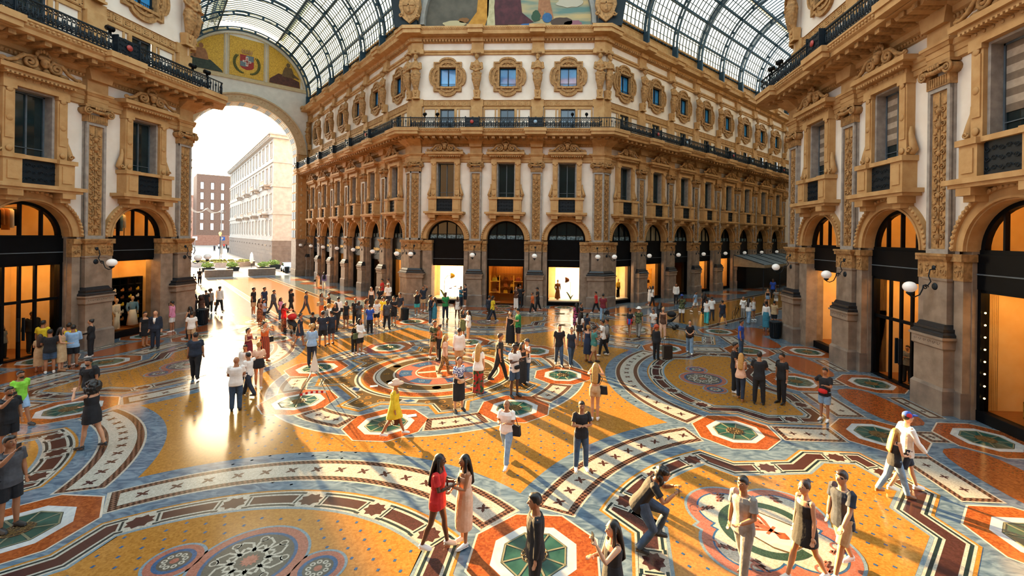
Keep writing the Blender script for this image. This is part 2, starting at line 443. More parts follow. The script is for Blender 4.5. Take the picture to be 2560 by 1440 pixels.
    cap.box(-.5,.5,.12,.5,11.4,11.78); 
    for i in range(9): cap.box(-.45+i*.1,-.41+i*.1,.09,.13,11.45,11.75)
    cap.box(-.66,.66,.0,.5,12.14,12.24); cap.tube([(-.5,.02,11.98),(0,.0,11.92),(.5,.02,11.98)], .09, 8)
    for sg in (-1,1):
        cap.tube(spiral(sg*.52, 11.94, .21, 1.8, PI/2, -sg, .0, 20, .1), .045, 6)
        cap.tube([(sg*.52,.04,11.94),(sg*.52,.45,11.94)], .19, 10)
    for i in range(-3,4): cap.ball((i*.11,-.06,11.93),(.05,.05,.06),6,4)
    for i in range(-2,3): cap.ball((i*.1,-.03,12.1),(.05,.05,.08),6,4)
    D['_cap'] = cap
    ent = MB()
    strip(ent, s, 12.24, 12.5, .5, .12); strip(ent, s, 12.5, 12.72, .52, .1); strip(ent, s, 12.72, 12.84, .54, .06, hw2=.62, y2=-.02); strip(ent, s, 12.84, 12.94, .66, -.05); strip(ent, s, 12.94, 13.6, .5, .12)
    D['entablature_block'] = ent.mesh('entablature_block', M_GOLD)
    return D
def build_pilaster(fr, u, kind, D, label, corner_mirror=False):
    root = put('pilaster' if kind == 's' else 'corner_pilaster', None, None, fr.at(u), fr.a)
    tag(root, label, 'pilaster', 'carved stone pilasters of the arcade')
    for k in ('pedestal','base_moulding','lower_shaft','impost','upper_shaft','entablature_block'):
        put(k, D[k], root)
    if kind == 's':
        put('relief_panel', D['rel_m'], root, (0,0,5.66)); put('capital', D['cap_m'], root)
    else:
        put('relief_panel', D['rel_m'], root, (-.5,0,5.66)); put('capital', D['cap_m'], root, (-.5,0,0))
        put('relief_panel', D['rel_m'], root, (.5*R2,.5*R2,5.66), PI/4); put('capital', D['cap_m'], root, (.5*R2,.5*R2,0), PI/4)
    return root

def scroll_pediment():
    mb = MB()
    for s in (-1,1):
        mb.tube(spiral(s*.5, 13.36, .28, 1.7, PI/2, s, -.2, 20, .12), .07, 6)
        mb.tube([(s*.3,-.2,13.62),(s*.72,-.2,13.58),(s*1.02,-.2,13.28),(s*1.3,-.2,13.14),(s*1.54,-.2,13.18)], [.08,.09,.09,.08,.06], 6)
        mb.tube(spiral(s*1.46, 13.15, .12, 1.2, 0, -s, -.2, 10), .045, 5)
        mb.ball((s*.9,-.1,13.15),(.22,.06,.08),8,5); mb.ball((s*.2,-.1,13.15),(.16,.08,.12),8,5)
    mb.prism_y([(-1.4,13.02),(1.4,13.02),(.8,13.3),(.35,13.6),(-.35,13.6),(-.8,13.3)], -.06, .05)
    mb.ball((0,-.28,13.46),(.17,.15,.24),10,8); mb.ball((0,-.22,13.66),(.26,.14,.13),10,6)
    mb.ball((0,-.43,13.44),(.035,.05,.05),6,4)
    for i in range(7):
        a = PI*(i+.5)/7; mb.ball((.26*math.cos(a),-.2,13.74+.24*math.sin(a)),(.07,.06,.11),6,4)
    return mb
def window_data():
    D = {}; mb = MB()
    for s in (-1,1):
        f = lambda a, b, *r, m=0: mb.box(min(s*a,s*b), max(s*a,s*b), *r, m)
        f(.8,1.22,.08,.45,9.2,12.2); f(.86,1.16,.04,.1,9.9,11.9); f(.78,1.26,.0,.45,12.05,12.2)
        for z in (9.45, 10.75, 12.0): mb.ball((s*1.01,.04,z),(.13,.05,.13),10,6)
        f(.7,1.36,-.16,.45,7.95,9.08); f(.82,1.24,-.2,-.1,8.12,8.9); f(.66,1.44,-.24,.45,9.02,9.22)
        f(.75,1.3,-.3,.45,7.4,7.72); f(.8,1.22,-.12,.45,7.2,7.42)
        # console scroll at the side
        mb.tube([(s*1.3,.2,10.35),(s*1.27,.2,10.1),(s*1.36,.2,9.75),(s*1.46,.2,9.42),(s*1.36,.2,9.28)], [.05,.08,.12,.14,.1], 6)
        mb.tube(spiral(s*1.38, 9.42, .12, 1.2, 0, s, .05, 10), .035, 5)
    mb.box(-.8,.8,-.1,.45,9.05,9.22)
    mb.box(-1.26,1.26,.0,.45,12.2,12.42); mb.box(-1.22,1.22,.06,.45,12.42,12.7); mb.box(-1.4,1.4,-.22,.45,12.7,12.82); mb.box(-1.62,1.62,-.36,.45,12.82,13.02)
    x = -1.3
    while x < 1.31: mb.box(x-.04,x+.04,-.26,.1,12.62,12.7); x += .16
    x = -1.05
    while x < 1.06: mb.ball((x,.05,12.56),(.06,.03,.06),6,4); x += .3
    mb.box(-1.72,1.72,-.42,.45,7.78,7.95); mb.box(-1.6,1.6,-.32,.45,7.66,7.78)
    D['surround'] = mb.mesh('surround', M_GOLD)
    D['pediment'] = scroll_pediment().mesh('pediment', M_GOLD2)
    mb = MB()
    for a, b, c, d in ((-.82,-.7,9.2,12.22),(.7,.82,9.2,12.22),(-.82,.82,12.12,12.24)): mb.box(a,b,.22,.9,c,d,0)
    for a, b, c, d in ((-.7,-.64,9.2,12.12),(.64,.7,9.2,12.12),(-.7,.7,12.05,12.12),(-.7,.7,9.2,9.27),(-.03,.03,9.2,12.1),(-.64,.64,9.62,9.65)): mb.box(a,b,.6,.68,c,d,1)
    D['window_frame'] = mb.mesh('window_frame', [M_FRAME, M_WFR])
    mb = MB(); mb.box(-.84,.84,.66,.68,9.1,12.3); D['pane'] = mb.mesh('pane', M_WIN)
    mb = MB()
    for i in range(9):
        z = 9.95+i*.24; mb.box(-.63,.63,.625,.635,z,z+.24,i%2)
    D['blind'] = mb.mesh('blind', [pmat('blind_dark','6a5848','75624f',6,.8), pmat('blind_light','a08c78','b09c86',6,.8)])
    mb = MB(); mb.box(-.7,.7,.05,.1,7.95,9.05,0)
    for i in range(6):
        c = -.58+i*.232
        for z in (8.2,8.5,8.8): mb.tube(spiral(c, z, .1, 1.2, 0, 1 if i%2 else -1, .02, 8), .014, 4, 0)
    D['balustrade_panel'] = mb.mesh('balustrade_panel', M_IRON)
    # quatrefoil window of the upper storey
    def quat(r, k):
        pts = []
        for q in range(4):
            a = q*PI/2
            loc = [(k,-k),(k,-.62*k)] + [(k-.1*0 + (r-k)*math.cos(t), .62*k*math.sin(t)) for t in [(-PI/2+PI*i/8) for i in range(9)]] + [(k,.62*k)]
            for x, z in loc: pts.append((x*math.cos(a)-z*math.sin(a), x*math.sin(a)+z*math.cos(a)))
        return pts
    mb = MB(); Z = 19.6
    def ringshape(ro, ko, ri, ki, y0, y1, zs=1.04):
        a = [(x, Z+z*zs) for x, z in quat(ro, ko)]; b = [(x, Z+z*zs) for x, z in quat(ri, ki)]; n = len(a)
        vs = [(x,y0,z) for x,z in a]+[(x,y0,z) for x,z in b]+[(x,y1,z) for x,z in a]+[(x,y1,z) for x,z in b]
        fs = []
        for i in range(n):
            j = (i+1)%n; fs += [(i,j,n+j,n+i),(i,2*n+i,2*n+j,j),(n+i,n+j,3*n+j,3*n+i)]
        mb.add(vs, fs)
    ringshape(1.62,1.22,1.46,1.1,.32,.5); ringshape(1.46,1.1,1.3,.98,.4,.5); ringshape(1.3,.98,1.14,.86,.34,.5)
    sq = [(-.74,18.72),(.74,18.72),(.74,20.43),(-.74,20.43)]
    ringshape(1.14,.86,.9,.74,.44,.5)
    for a, b, c, d in ((-.86,-.72,18.6,20.55),(.72,.86,18.6,20.55),(-.86,.86,20.4,20.56),(-.86,.86,18.58,18.74)): mb.box(a,b,.3,.8,c,d)
    for a in range(4):
        for i in range(7):
            t = PI*(i+.5)/7 - PI/2 + a*PI/2; cx_, cz_ = .98*math.cos(a*PI/2), 1.02*math.sin(a*PI/2)
            mb.ball((cx_+.2*math.cos(t),.42,Z+cz_+.2*math.sin(t)),(.04+.05*abs(math.cos(t)),.05,.04+.05*abs(math.sin(t))),6,4)
    for i in range(-6,7):
        for s in (-1,1): mb.ball((s*1.04,.38,Z+i*.06*.9),(.03,.03,.03),5,3) if abs(i)>4 else None
    D['q_surround'] = mb.mesh('surround', M_GOLD2)
    mb = MB()
    for a, b, c, d in ((-.73,-.67,18.74,20.4),(.67,.73,18.74,20.4),(-.73,.73,20.34,20.41),(-.73,.73,18.74,18.8),(-.03,.03,18.74,20.4)): mb.box(a,b,.6,.7,c,d)
    for z in (18.95,19.0): mb.box(-.7,.7,.5,.52,z,z+.02)
    for i in range(13): mb.box(-.68+i*.113,-.67+i*.113,.5,.52,18.76,19.0)
    D['q_frame'] = mb.mesh('window_frame', M_IRON)
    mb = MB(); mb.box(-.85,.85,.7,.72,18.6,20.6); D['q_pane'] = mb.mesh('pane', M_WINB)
    # low attic window behind the balcony
    mb = MB()
    for a, b, c, d in ((-.64,-.56,14.78,16.83),(.56,.64,14.78,16.83),(-.64,.64,16.75,16.84),(-.03,.03,14.78,16.8)): mb.box(a,b,.56,.66,c,d)
    D['a_frame'] = mb.mesh('window_frame', M_WFR)
    mb = MB(); mb.box(-.7,.7,.64,.66,14.6,16.95); D['a_pane'] = mb.mesh('pane', M_WIN)
    # balcony railing, one bay long
    mb = MB(); hw = 2.6
    mb.box(-hw,hw,-1.29,-1.21,15.6,15.67); mb.box(-hw,hw,-1.28,-1.22,14.84,14.9); mb.box(-hw,hw,-1.27,-1.23,15.42,15.45)
    mb.box(-hw,hw,-1.26,-1.24,14.95,14.98); mb.box(-hw,hw,-1.26,-1.24,15.22,15.25)
    i, x = 0, -hw+.09
    while x < hw:
        mb.tube([(x,-1.25,14.86),(x,-1.25,15.1),(x,-1.25,15.4)], [.024,.045,.024], 5)
        for zz, sg in ((15.03,1),(15.16,-1)): mb.tube(spiral(x+.09, zz, .085, 1.2, PI*(i%2), sg, -1.25, 9), .028, 4)
        mb.tube([(x+.075*math.cos(2*PI*k/8)+.09,-1.25,15.52+.06*math.sin(2*PI*k/8)) for k in range(9)], .02, 4)
        if i % 3 == 1: mb.ball((x+.09,-1.25,15.3),(.05,.02,.1),6,4)
        x += .182; i += 1
    for s in (-1,1): mb.box(min(s*hw,s*(hw-.05)),max(s*hw,s*(hw-.05)),-1.31,-1.2,14.8,15.72)
    D['rail'] = mb.mesh('balcony_railing', M_IRON)
    mb = MB(); mb.box(-.55,.55,-1.5,-1.46,14.86,15.62)
    for i in range(7):
        for z in (15.0,15.25,15.5): mb.tube(spiral(-.48+i*.16, z, .07, 1.1, 0, 1 if (i+int(z*4))%2 else -1, -1.51, 8), .014, 4)
    for a in (-.58,.54): mb.box(a,a+.05,-1.54,-1.24,14.8,15.7)
    D['rpanel'] = mb.mesh('ornamental_panel', M_IRON)
    for k, c in (('r','a83a34'),('b','8fa6b8'),('g','a8a890')):
        mb = MB(); mb.tube([(0,-1.53,15.24),(0,-1.57,15.24)], .15, 14); D['med'+k] = mb.mesh('medallion', pmat('medallion_'+k, c, c, 5, .5))
    # wall lamp
    mb = MB(); mb.ball((0,.12,4.33),(.13,.06,.13),10,6); D['l_plate'] = mb.mesh('back_plate', M_IRON)
    mb = MB()
    mb.tube([(0,.1,4.95),(0,-.06,4.92),(0,-.1,4.7),(0,-.02,4.5),(0,-.12,4.36),(0,-.28,4.36),(0,-.3,4.22),(0,-.4,4.02),(0,-.58,3.94),(0,-.72,3.98),(0,-.74,4.1)], .022, 6)
    mb.ball((0,.08,5.0),(.09,.05,.09),8,5); sp = spiral(-.2, 4.3, .1, 1.5, 0, 1, 0, 14); mb.tube([(0,a,c) for a,b,c in sp], .018, 5)
    mb.lathe([(.03,-.12),(.12,-.04),(.1,.0)], (0,-.74,4.12), 10)
    D['l_arm'] = mb.mesh('bracket', M_IRON)
    mb = MB(); mb.ball((0,-.74,4.3),(.22,.22,.19),18,12); D['l_globe'] = mb.mesh('globe', M_GLOBE)
    return D
# ------------------------------------------------------------------ put the facades together
def simplify():
    pass
WD = window_data()
PS = pilaster_data('s'); PC = pilaster_data('L')
relm = PS['_rel'].mesh('relief_panel', M_GOLD2); capm = PS['_cap'].mesh('capital', M_GOLD2)
for D in (PS, PC): D['rel_m'], D['cap_m'] = relm, capm
wn = [0]
def window(name_parts, fr, u):
    wn[0] += 1
    r = struct(fr.put('window_%d' % wn[0], name_parts[0][1], u))
    fr_ = None
    for nm, d in name_parts[1:]:
        o = put(nm, d, fr_ if nm in ('pane', 'blind') and fr_ else r)
        if nm == 'window_frame': fr_ = o
    return r
LAMPN = {}
def wall_lamp(fr, u, label, shift=0):
    t = put('wall_lamp', None, None, fr.at(u, -.0, 0), fr.a)
    tag(t, label, 'wall lamp', 'opal globe wall lamps on the piers')
    put('back_plate', WD['l_plate'], t); put('bracket', WD['l_arm'], t); put('globe', WD['l_globe'], t)

def far_order(fr, u):
    us = sorted(fr.bays, key=lambda q: (fr.at(q)-CAM).length); return ORD[us.index(u)]
names = {FRONT:'front', LARM:'arcade_left', RARM:'arcade_right', LEFT:'left', RIGHT:'right'}
tn = [0]
def trim(o):
    tn[0] += 1; o.name = 'trim_%d' % tn[0]; return struct(o)
for fr in FRS:
    struct(fr.put('wall_'+names[fr], wall_mesh(fr).mesh('wall', [M_STUCCO, M_PIER]), 0))
    trim(fr.put('trim', trim_mesh(fr).mesh('trim', [M_GOLD, M_GOLD2]), 0))
    for bi, u in enumerate(fr.bays):
        near = far_order(fr, u)
        pos = {'centre facade': ['left','middle','right'][bi] if fr is FRONT else ''}.get(fr.word) or near + ' from the octagon'
        if fr is RIGHT: pos = ['far','middle','near'][bi]
        if fr is LEFT: pos = ['far','near','out of frame'][bi]
        if fr in (LARM, RARM): pos = ORD[bi] + ' from the corner'
        fr.word2 = pos
        win = [('', WD['surround']), ('pediment', WD['pediment']), ('window_frame', WD['window_frame']), ('pane', WD['pane']), ('balustrade_panel', WD['balustrade_panel'])]
        if fr is RIGHT: win.append(('blind', WD['blind']))
        window(win, fr, u)
        window([('', WD['q_surround']), ('window_frame', WD['q_frame']), ('pane', WD['q_pane'])], fr, u)
        window([('', WD['a_frame']), ('pane', WD['a_pane'])], fr, u)
        r = fr.put('balcony_railing', WD['rail'], u)
        tag(r, 'black wrought iron balcony railing, %s bay of the %s' % (pos, fr.word), 'railing', 'iron balcony railings')
    for pi, u in enumerate(fr.pils):
        pos = {FRONT:['left inner','right inner'], RIGHT:['farther','nearer'], LEFT:['farther','nearer']}.get(fr)
        w = pos[pi] if pos else ORD[pi]
        build_pilaster(fr, u, 's', PS, 'tall carved stone pilaster, %s%s on the %s' % (w, '' if pos else ' from the corner', fr.word))
        p = fr.put('ornamental_railing_panel', WD['rpanel'], u)
        put('medallion', WD['med'+'rbg'[pi % 3]], p)
        tag(p, 'black iron railing panel with medallion over the %s pilaster of the %s' % (w, fr.word), 'railing', 'iron balcony railings')
        wall_lamp(fr, u, 'white globe wall lamp on the %s pilaster of the %s' % (w, fr.word))
CORN = [(LARM, 0, 'left corner of the centre facade'), (FRONT, S2, 'right corner of the centre facade'), (LEFT, S2, 'far corner of the left facade')]
C4 = Fr((18.5, S2), 225, -42, 0, 0, -T8, [], [], 5, 'hidden wall'); CORN.append((C4, 0, 'far corner of the right facade'))
LA2 = Fr((-18.5, S2), 135, 0, 33, T8, 0, [], [], 5, 'hidden left wall')
for fr, u, w in CORN:
    build_pilaster(fr, u, 'L', PC, 'folded corner pilaster of carved stone, %s' % w)
for fr, u, w in ((LARM,-.53,'left corner pilaster of centre facade, arcade side'), (FRONT,-S2+.53,'left corner pilaster of centre facade, front side'), (FRONT,S2-.53,'right corner pilaster of centre facade, front side'),
                 (RARM,.53,'right corner pilaster of centre facade, arcade side'), (LEFT,S2-.53,'far corner pilaster of left facade'), (LA2,.53,'against the bright street beside the left facade corner'), (RIGHT,-S2+.53,'far corner pilaster of right facade')):
    wall_lamp(fr, u, 'white globe wall lamp, %s' % w)
# corner pieces of the cornice: folded blocks at each salient corner
cb = MB()
for z0, z1, h, y in ((14.26,14.5,.62,-1.52),(14.5,14.78,.66,-1.6),(14.78,17.05,.49,.2),(17.02,17.64,.53,.3),(21.5,21.88,.55,.12),(21.88,22.5,.49,.2),(22.5,22.9,.49,-.02),(22.9,23.22,.56,-.84),(23.22,23.5,.6,-.95)):
    strip(cb, 'L', z0, z1, h, y)
strip(cb, 'L', 13.6, 14.26, .5, .1, hw2=.6, y2=-.8)
cbm = cb.mesh('corner_cornice', M_GOLD)
cr = MB()
for z0, z1 in ((15.6,15.67),(14.84,14.9)): strip(cr, 'L', z0, z1, .62, -1.55, back=-1.5)
crm_pts = []
for fr, u, w in CORN: trim(put('trim', cbm, None, fr.at(u), fr.a))
# folded railing round each corner
rc = MB()
def rail_pts(t, f=1.3):
    return (t, -f) if t <= f*T8 else None
def rail_seg(mb, p, q):
    p, q = Vector(p), Vector(q); n = max(2, int((q-p).length/.182))
    for z in (14.87, 15.63): mb.bar((p.x,p.y,z),(q.x,q.y,z),.07,.06)
    for i in range(n):
        a = p + (q-p)*((i+.5)/n); mb.tube([(a.x,a.y,14.86),(a.x,a.y,15.15),(a.x,a.y,15.6)], [.016,.034,.016], 5)
        if i % 2: mb.ball((a.x,a.y,15.35),(.06,.06,.1),6,4)
f = 1.3
rail_seg(rc, (-.7,-f), (f*T8,-f)); rail_seg(rc, (f*T8,-f), (.7*R2+f*R2, .7*R2-f*R2))
rcm = rc.mesh('balcony_railing', M_IRON)
for fr, u, w in CORN:
    tag(put('balcony_railing', rcm, None, fr.at(u), fr.a), 'folded black iron balcony railing at the %s' % w, 'railing', 'iron balcony railings')
# plain back walls of the two arcades, seen only edge-on
for nm, fr in (('wall_arcade_left_rear', LA2), ('wall_arcade_right_rear', C4)):
    mb = MB(); mb.box(fr.x0, fr.x1, .4, 1.2, 0, 25, 0); struct(fr.put(nm, mb.mesh(nm, M_STUCCO), 0))
mb = MB(); mb.box(-8.3, 8.3, 0, .6, 0, 25)
struct(put('wall_arcade_right_end', mb.mesh('w', M_STUCCO), None, (61*R2, 61*R2, 0), -PI/4))

# spotlights clipped to the balcony rails
sp = MB(); sp.box(-.04,.04,-1.3,-1.2,15.65,15.8); sp.tube([(0,-1.4,15.86),(0,-1.1,15.98)], .13, 10)
spm = sp.mesh('spotlight', M_BLACK)
for fr, u, w in ((FRONT,-6.6,'first from left on the centre balcony'),(FRONT,-5.55,'second from left on the centre balcony'),(FRONT,5.6,'third from left on the centre balcony'),(FRONT,6.75,'rightmost on the centre balcony'),
                 (LEFT,1.9,'nearest on the left-hand balcony'),(LEFT,6.7,'second on the left-hand balcony'),(LEFT,7.75,'at the corner of the left-hand balcony'),(RIGHT,-7.6,'at the corner of the right-hand balcony'),(RIGHT,-6.6,'second on the right-hand balcony')):
    tag(fr.put('spotlight', spm, u), 'small black spotlight clamped to the rail, %s' % w, 'spotlight', 'spotlights on the balcony rails')

# ------------------------------------------------------------------ shopfronts
def shopfront(key, ztop=3.3, zbase=.3, fan='dark', wallm=None, back=False, door=False, lamp=True):
    D = {}; ym = .8
    mb = MB(); mb.ring_y(0,5.6,1.62,1.72,.36,1.0,n=28); mb.ring_y(0,5.6,1.7,2.02,.3,.9,n=28); mb.ring_y(0,5.6,1.98,2.1,.2,.45,n=28); mb.ring_y(0,5.6,1.66,1.74,.25,.4,n=28)
    for i in range(34):
        a = PI*(i+.5)/34; mb.ball((2.04*math.cos(a),.19,5.6+2.04*math.sin(a)),(.07,.06,.07),6,4)
    D['arch_moulding'] = mb.mesh('arch_moulding', M_GOLD)
    mb = MB(); mb.ring_y(0,5.6,1.48,1.63,ym,1.0)
    for x in (-.82,0,.82): mb.box(x-.035,x+.035,ym,.95,5.55,5.6+math.sqrt(1.6**2-x*x))
    mb.box(-1.62,1.62,ym-.03,1.0,5.5,5.66)
    if fan == 'dark':
        mb.box(-1.55,1.55,ym,.9,6.02,6.06); fz = MB(); fz.box(-1.5,1.5,.885,.895,5.66,6.02); D['frosted_band'] = fz.mesh('frosted_band', pmat('frosted_band','39545c','7f98a0',9,.4,kind='voronoi'))
    D['fanlight_frame'] = mb.mesh('fanlight_frame', M_BLACK)
    arc = [(1.56*math.cos(PI*i/18), 5.62+1.56*math.sin(PI*i/18)) for i in range(19)]
    mb = MB(); mb.prism_y(arc, .9, .91); D['fanlight'] = mb.mesh('fanlight', {'dark': M_WIN, 'pale': pmat('pale_fanlight','7d745c','8f8468',1.5,.15), 'amber': M_GLASS}[fan])
    if fan == 'amber':
        mb = MB(); y1 = 3.0
        quad(mb, -1.7, 1.7, 5.6, 7.6, y1)
        for x in (-1.7,1.7): mb.add([(x,1.0,5.6),(x,y1,5.6),(x,y1,7.6),(x,1.0,7.6)], [(0,1,2,3)])
        mb.add([(-1.7,1,7.6),(1.7,1,7.6),(1.7,y1,7.6),(-1.7,y1,7.6)], [(0,1,2,3)]); mb.add([(-1.7,1,5.55),(1.7,1,5.55),(1.7,y1,5.55),(-1.7,y1,5.55)], [(0,1,2,3)])
        D['upper_room'] = mb.mesh('upper_room', M_SHELL)
        mb = MB(); mb.box(-1.2,1.2,1.3,1.45,7.45,7.5); D['upper_lamp'] = mb.mesh('upper_lamp', M_LAMPW)
    mb = MB(); mb.box(-1.64,1.64,.7,.95,ztop+.1,5.52,0); mb.box(-1.6,1.6,.66,.7,ztop+.58,ztop+.62,1); 
    D['sign_board'] = mb.mesh('sign_board', [M_BLACK, M_WFR])
    mb = MB()
    for a, b in ((-1.64,-1.5),(1.5,1.64)): mb.box(a,b,.72,1.0,0,ztop+.12)
    mb.box(-1.64,1.64,.7,1.0,0,zbase); mb.box(-1.64,1.64,.74,1.0,ztop,ztop+.12)
    if door:
        for x in (-.6,0,.6): mb.box(x-.05,x+.05,.8,.9,zbase,ztop)
        mb.box(-1.5,1.5,.8,.9,2.55,2.68)
    D['display_frame'] = mb.mesh('display_frame', M_BLACK)
    if door:
        mb = MB()
        for x in (-.1,.1): mb.box(x-.02,x+.02,.68,.8,.85,1.9)
        D['door_handles'] = mb.mesh('door_handles', M_IRON)
    mb = MB(); mb.box(-1.5,1.5,.86,.87,zbase,ztop); D['pane'] = mb.mesh('pane', M_GLASS)
    mb = MB(); y1 = 3.4
    quad(mb, -1.62, 1.62, zbase-.05, ztop+.1, y1)
    for x in (-1.62,1.62): mb.add([(x,1.0,zbase-.05),(x,y1,zbase-.05),(x,y1,ztop+.1),(x,1.0,ztop+.1)], [(0,1,2,3)])
    for z, k in ((ztop+.1,0),(zbase-.02,1)): mb.add([(-1.62,1,z),(1.62,1,z),(1.62,y1,z),(-1.62,y1,z)], [(0,1,2,3)], k)
    D['interior'] = mb.mesh('interior', [wallm or M_SHELL, M_WOOD])
    if lamp:
        mb = MB(); mb.box(-1.2,1.2,1.2,1.4,ztop-.02,ztop+.04); mb.box(-1.2,1.2,2.7,2.85,ztop-.02,ztop+.04); D['ceiling_lamp'] = mb.mesh('ceiling_lamp', M_LAMPW)
    if back:
        mb = MB(); mb.box(-.95,1.15,2.2,2.25,zbase+.12,ztop-.14); D['backlit_panel'] = mb.mesh('backlit_panel', M_BACK)
        mb = MB(); mb.box(-1.5,1.5,.95,3.0,zbase-.3+.32,zbase+.1); mb.box(-1.48,1.48,.93,.95,zbase+.0,zbase+.09); D['display_plinth'] = mb.mesh('display_plinth', M_SHELLW)
    return D
M_GILTW = pmat('gilded_wall','8a5a24','c89048',3,.5,kind='wave')
SF = {'white': shopfront('white', 3.3, .3, 'dark', None, True), 'door': shopfront('door', 3.3, .06, 'dark', M_GILTW),
      'amber': shopfront('amber', 4.25, .35, 'amber'), 'amberdoor': shopfront('amberdoor', 4.25, .06, 'amber', None, False, True),
      'plain': shopfront('plain', 3.6, .25, 'dark'), 'pale': shopfront('pale', 3.4, .25, 'pale'), 'unlit': shopfront('unlit', 3.4, .25, 'dark', M_WOOD, False, False, False)}
def shop(fr, u, style, label):
    t = put('shopfront', None, None, fr.at(u), fr.a); tag(t, label, 'shopfront', 'arched shopfronts of the arcade')
    made = {}
    for k, d in SF[style].items():
        made[k] = put(k, d, made.get({'fanlight':'fanlight_frame','pane':'display_frame','door_handles':'display_frame','ceiling_lamp':'interior','upper_lamp':'upper_room','gilt_strip':'sign_board'}.get(k), t))
    return t
for u, st, w in zip(FRONT.bays, ('white','door','white'), ('with yellow flower on white backlit panel, left bay of the centre facade','with gilded open doorway and bags, middle bay of the centre facade','with brown dress and flower, right bay of the centre facade')):
    shop(FRONT, u, st, 'black arched shopfront ' + w)
for i, (u, st) in enumerate(zip(LARM.bays, ('plain','unlit','plain','plain','plain','unlit'))):
    shop(LARM, u, st, 'narrow-looking arched shopfront with dark fanlight, %s bay of the sunlit arcade from the corner' % ORD[i])
for i, (u, st) in enumerate(zip(RARM.bays, ('white','pale','unlit','pale','plain','unlit','unlit','unlit'))):
    shop(RARM, u, st, 'arched shopfront in the shaded arcade, %s bay from the corner' % ORD[i])
for u, st, w in zip(LEFT.bays, ('amber','amberdoor','amber'), ('with two mannequins, nearest the sunlit arch on the left facade','with glass door, at the left edge of the picture','out of the frame on the left')):
    if w[0] != 'o': shop(LEFT, u, st, 'amber-lit arched shopfront ' + w)
for u, st, w in zip(RIGHT.bays, ('amber','amberdoor','amber'), ('with pale back wall, farthest on the right facade','with black glass doors, middle of the right facade','with leather trunks, at the right edge of the picture')):
    shop(RIGHT, u, st, 'amber-lit arched shopfront ' + w)
# gilt marks on the sign boards of the sunlit arcade
for i, u in enumerate(LARM.bays[:5]):
    mb = MB(); rnd = random.Random(i)
    x = -.9
    while x < .9:
        w = rnd.uniform(.05,.14); mb.box(x,x+w,.67,.7,4.3,4.3+rnd.choice((.25,.3,.3))); x += w+.06
    tag(LARM.put('gilt_lettering', mb.mesh('gilt_lettering', M_GOLDM), u), 'gilt lettering on the black sign board, %s bay of the sunlit arcade from the corner' % ORD[i], 'sign')

# --- shop contents
M_DRESSB = pmat('brown_dress','6b3f1c','8a5426',4,.8); M_CREAM = pmat('cream_cloth','e6dccb','f0e8da',4,.85); M_SKINM = pmat('mannequin_skin','c9a27c','d4b08a',3,.6)
M_YEL = pmat('yellow_petal','e0b020','f0c83c',5,.6); M_BRN = pmat('brown_petal','5a2c10','8a4a1c',5,.6); M_GRN = pmat('leaf_green','4a5a1c','66762a',5,.6)
M_LEATH = pmat('tan_leather','a5622a','b8743a',5,.5); M_BLUEC = pmat('denim_blue_cloth','5e86a6','7098b6',5,.85)
def mannequin(fr, u, y, z, rz, top, bottom, label, dress=False):
    t = put('mannequin', None, None, fr.at(u, y, z), fr.a+rz); tag(t, label, 'mannequin')
    mb = MB(); mb.ball((0,0,1.64),(.085,.1,.12),12,8); mb.tube([(0,0,1.4),(0,0,1.55)],.05,8)
    for s in (-1,1): mb.tube([(s*.2,0,1.38),(s*.25,.02,1.1),(s*.22,-.06,.86)],[.05,.042,.03],8); mb.ball((s*.22,-.07,.8),(.03,.04,.07),6,5)
    mb.ball((0,.0,.05),(.12,.14,.05),10,5); mb.obj('body', M_SKINM, t)
    mb = MB(); mb.tube([(0,0,.92),(0,0,1.1),(0,0,1.3),(0,0,1.42)],[(.16,.11),(.14,.1),(.2,.12),(.14,.09)],14,flat=(1,0,0))
    for s in (-1,1): mb.tube([(s*.19,0,1.39),(s*.25,.02,1.1),(s*.22,-.05,.9)],[.07,.06,.05],8)
    mb.obj('top', top, t)
    mb = MB()
    if dress: mb.tube([(0,0,.98),(0,0,.7),(0,0,.1)],[(.15,.11),(.2,.15),(.27,.22)],14,flat=(1,0,0))
    else:
        for s in (-1,1): mb.tube([(s*.08,0,.98),(s*.1,0,.5),(s*.11,0,.04)],[.11,.09,.11],10)
    mb.obj('skirt' if dress else 'trousers', bottom, t)
def flower(fr, u, y, z, h, pm, label, lean=.35):
    t = put('giant_flower', None, None, fr.at(u, y, z), fr.a); tag(t, label, 'flower')
    mb = MB(); mb.tube([(0,0,0),(-.02,0,h*.5),(.05*lean,0,h*.85),(lean*.5,0,h*.99),(lean,0,h)], .022, 6); mb.obj('stem', M_GRN, t)
    mb = MB()
    for i in range(9):
        a = 2*PI*i/9; R_ = Matrix.Rotation(a,3,'X') @ Matrix.Rotation(.5,3,'Y')
        mb.ball(Vector((lean+.16,0,h-.02)) + Matrix.Rotation(a,3,'X') @ Vector((.02,0,.12)), (.22,.07,.09), 8, 5, rot=R_)
    mb.ball((lean+.1,0,h),(.1,.1,.1),8,6); mb.obj('petals', pm, t)
    mb = MB(); mb.tube([(0,0,.05),(-.12,0,.35),(-.3,0,.62),(-.42,0,.7)],[(.05,.02),(.09,.015),(.07,.01),(.01,.005)],6); mb.tube([(0,0,.05),(.1,0,.3),(.3,0,.5)],[(.05,.02),(.08,.015),(.01,.005)],6); mb.obj('leaf', M_GRN, t)
b1, b2, b3 = FRONT.bays
flower(FRONT, b1-.38, 1.6, .4, 1.95, M_YEL, 'giant yellow flower on curved stem in the left white shop window', .55)
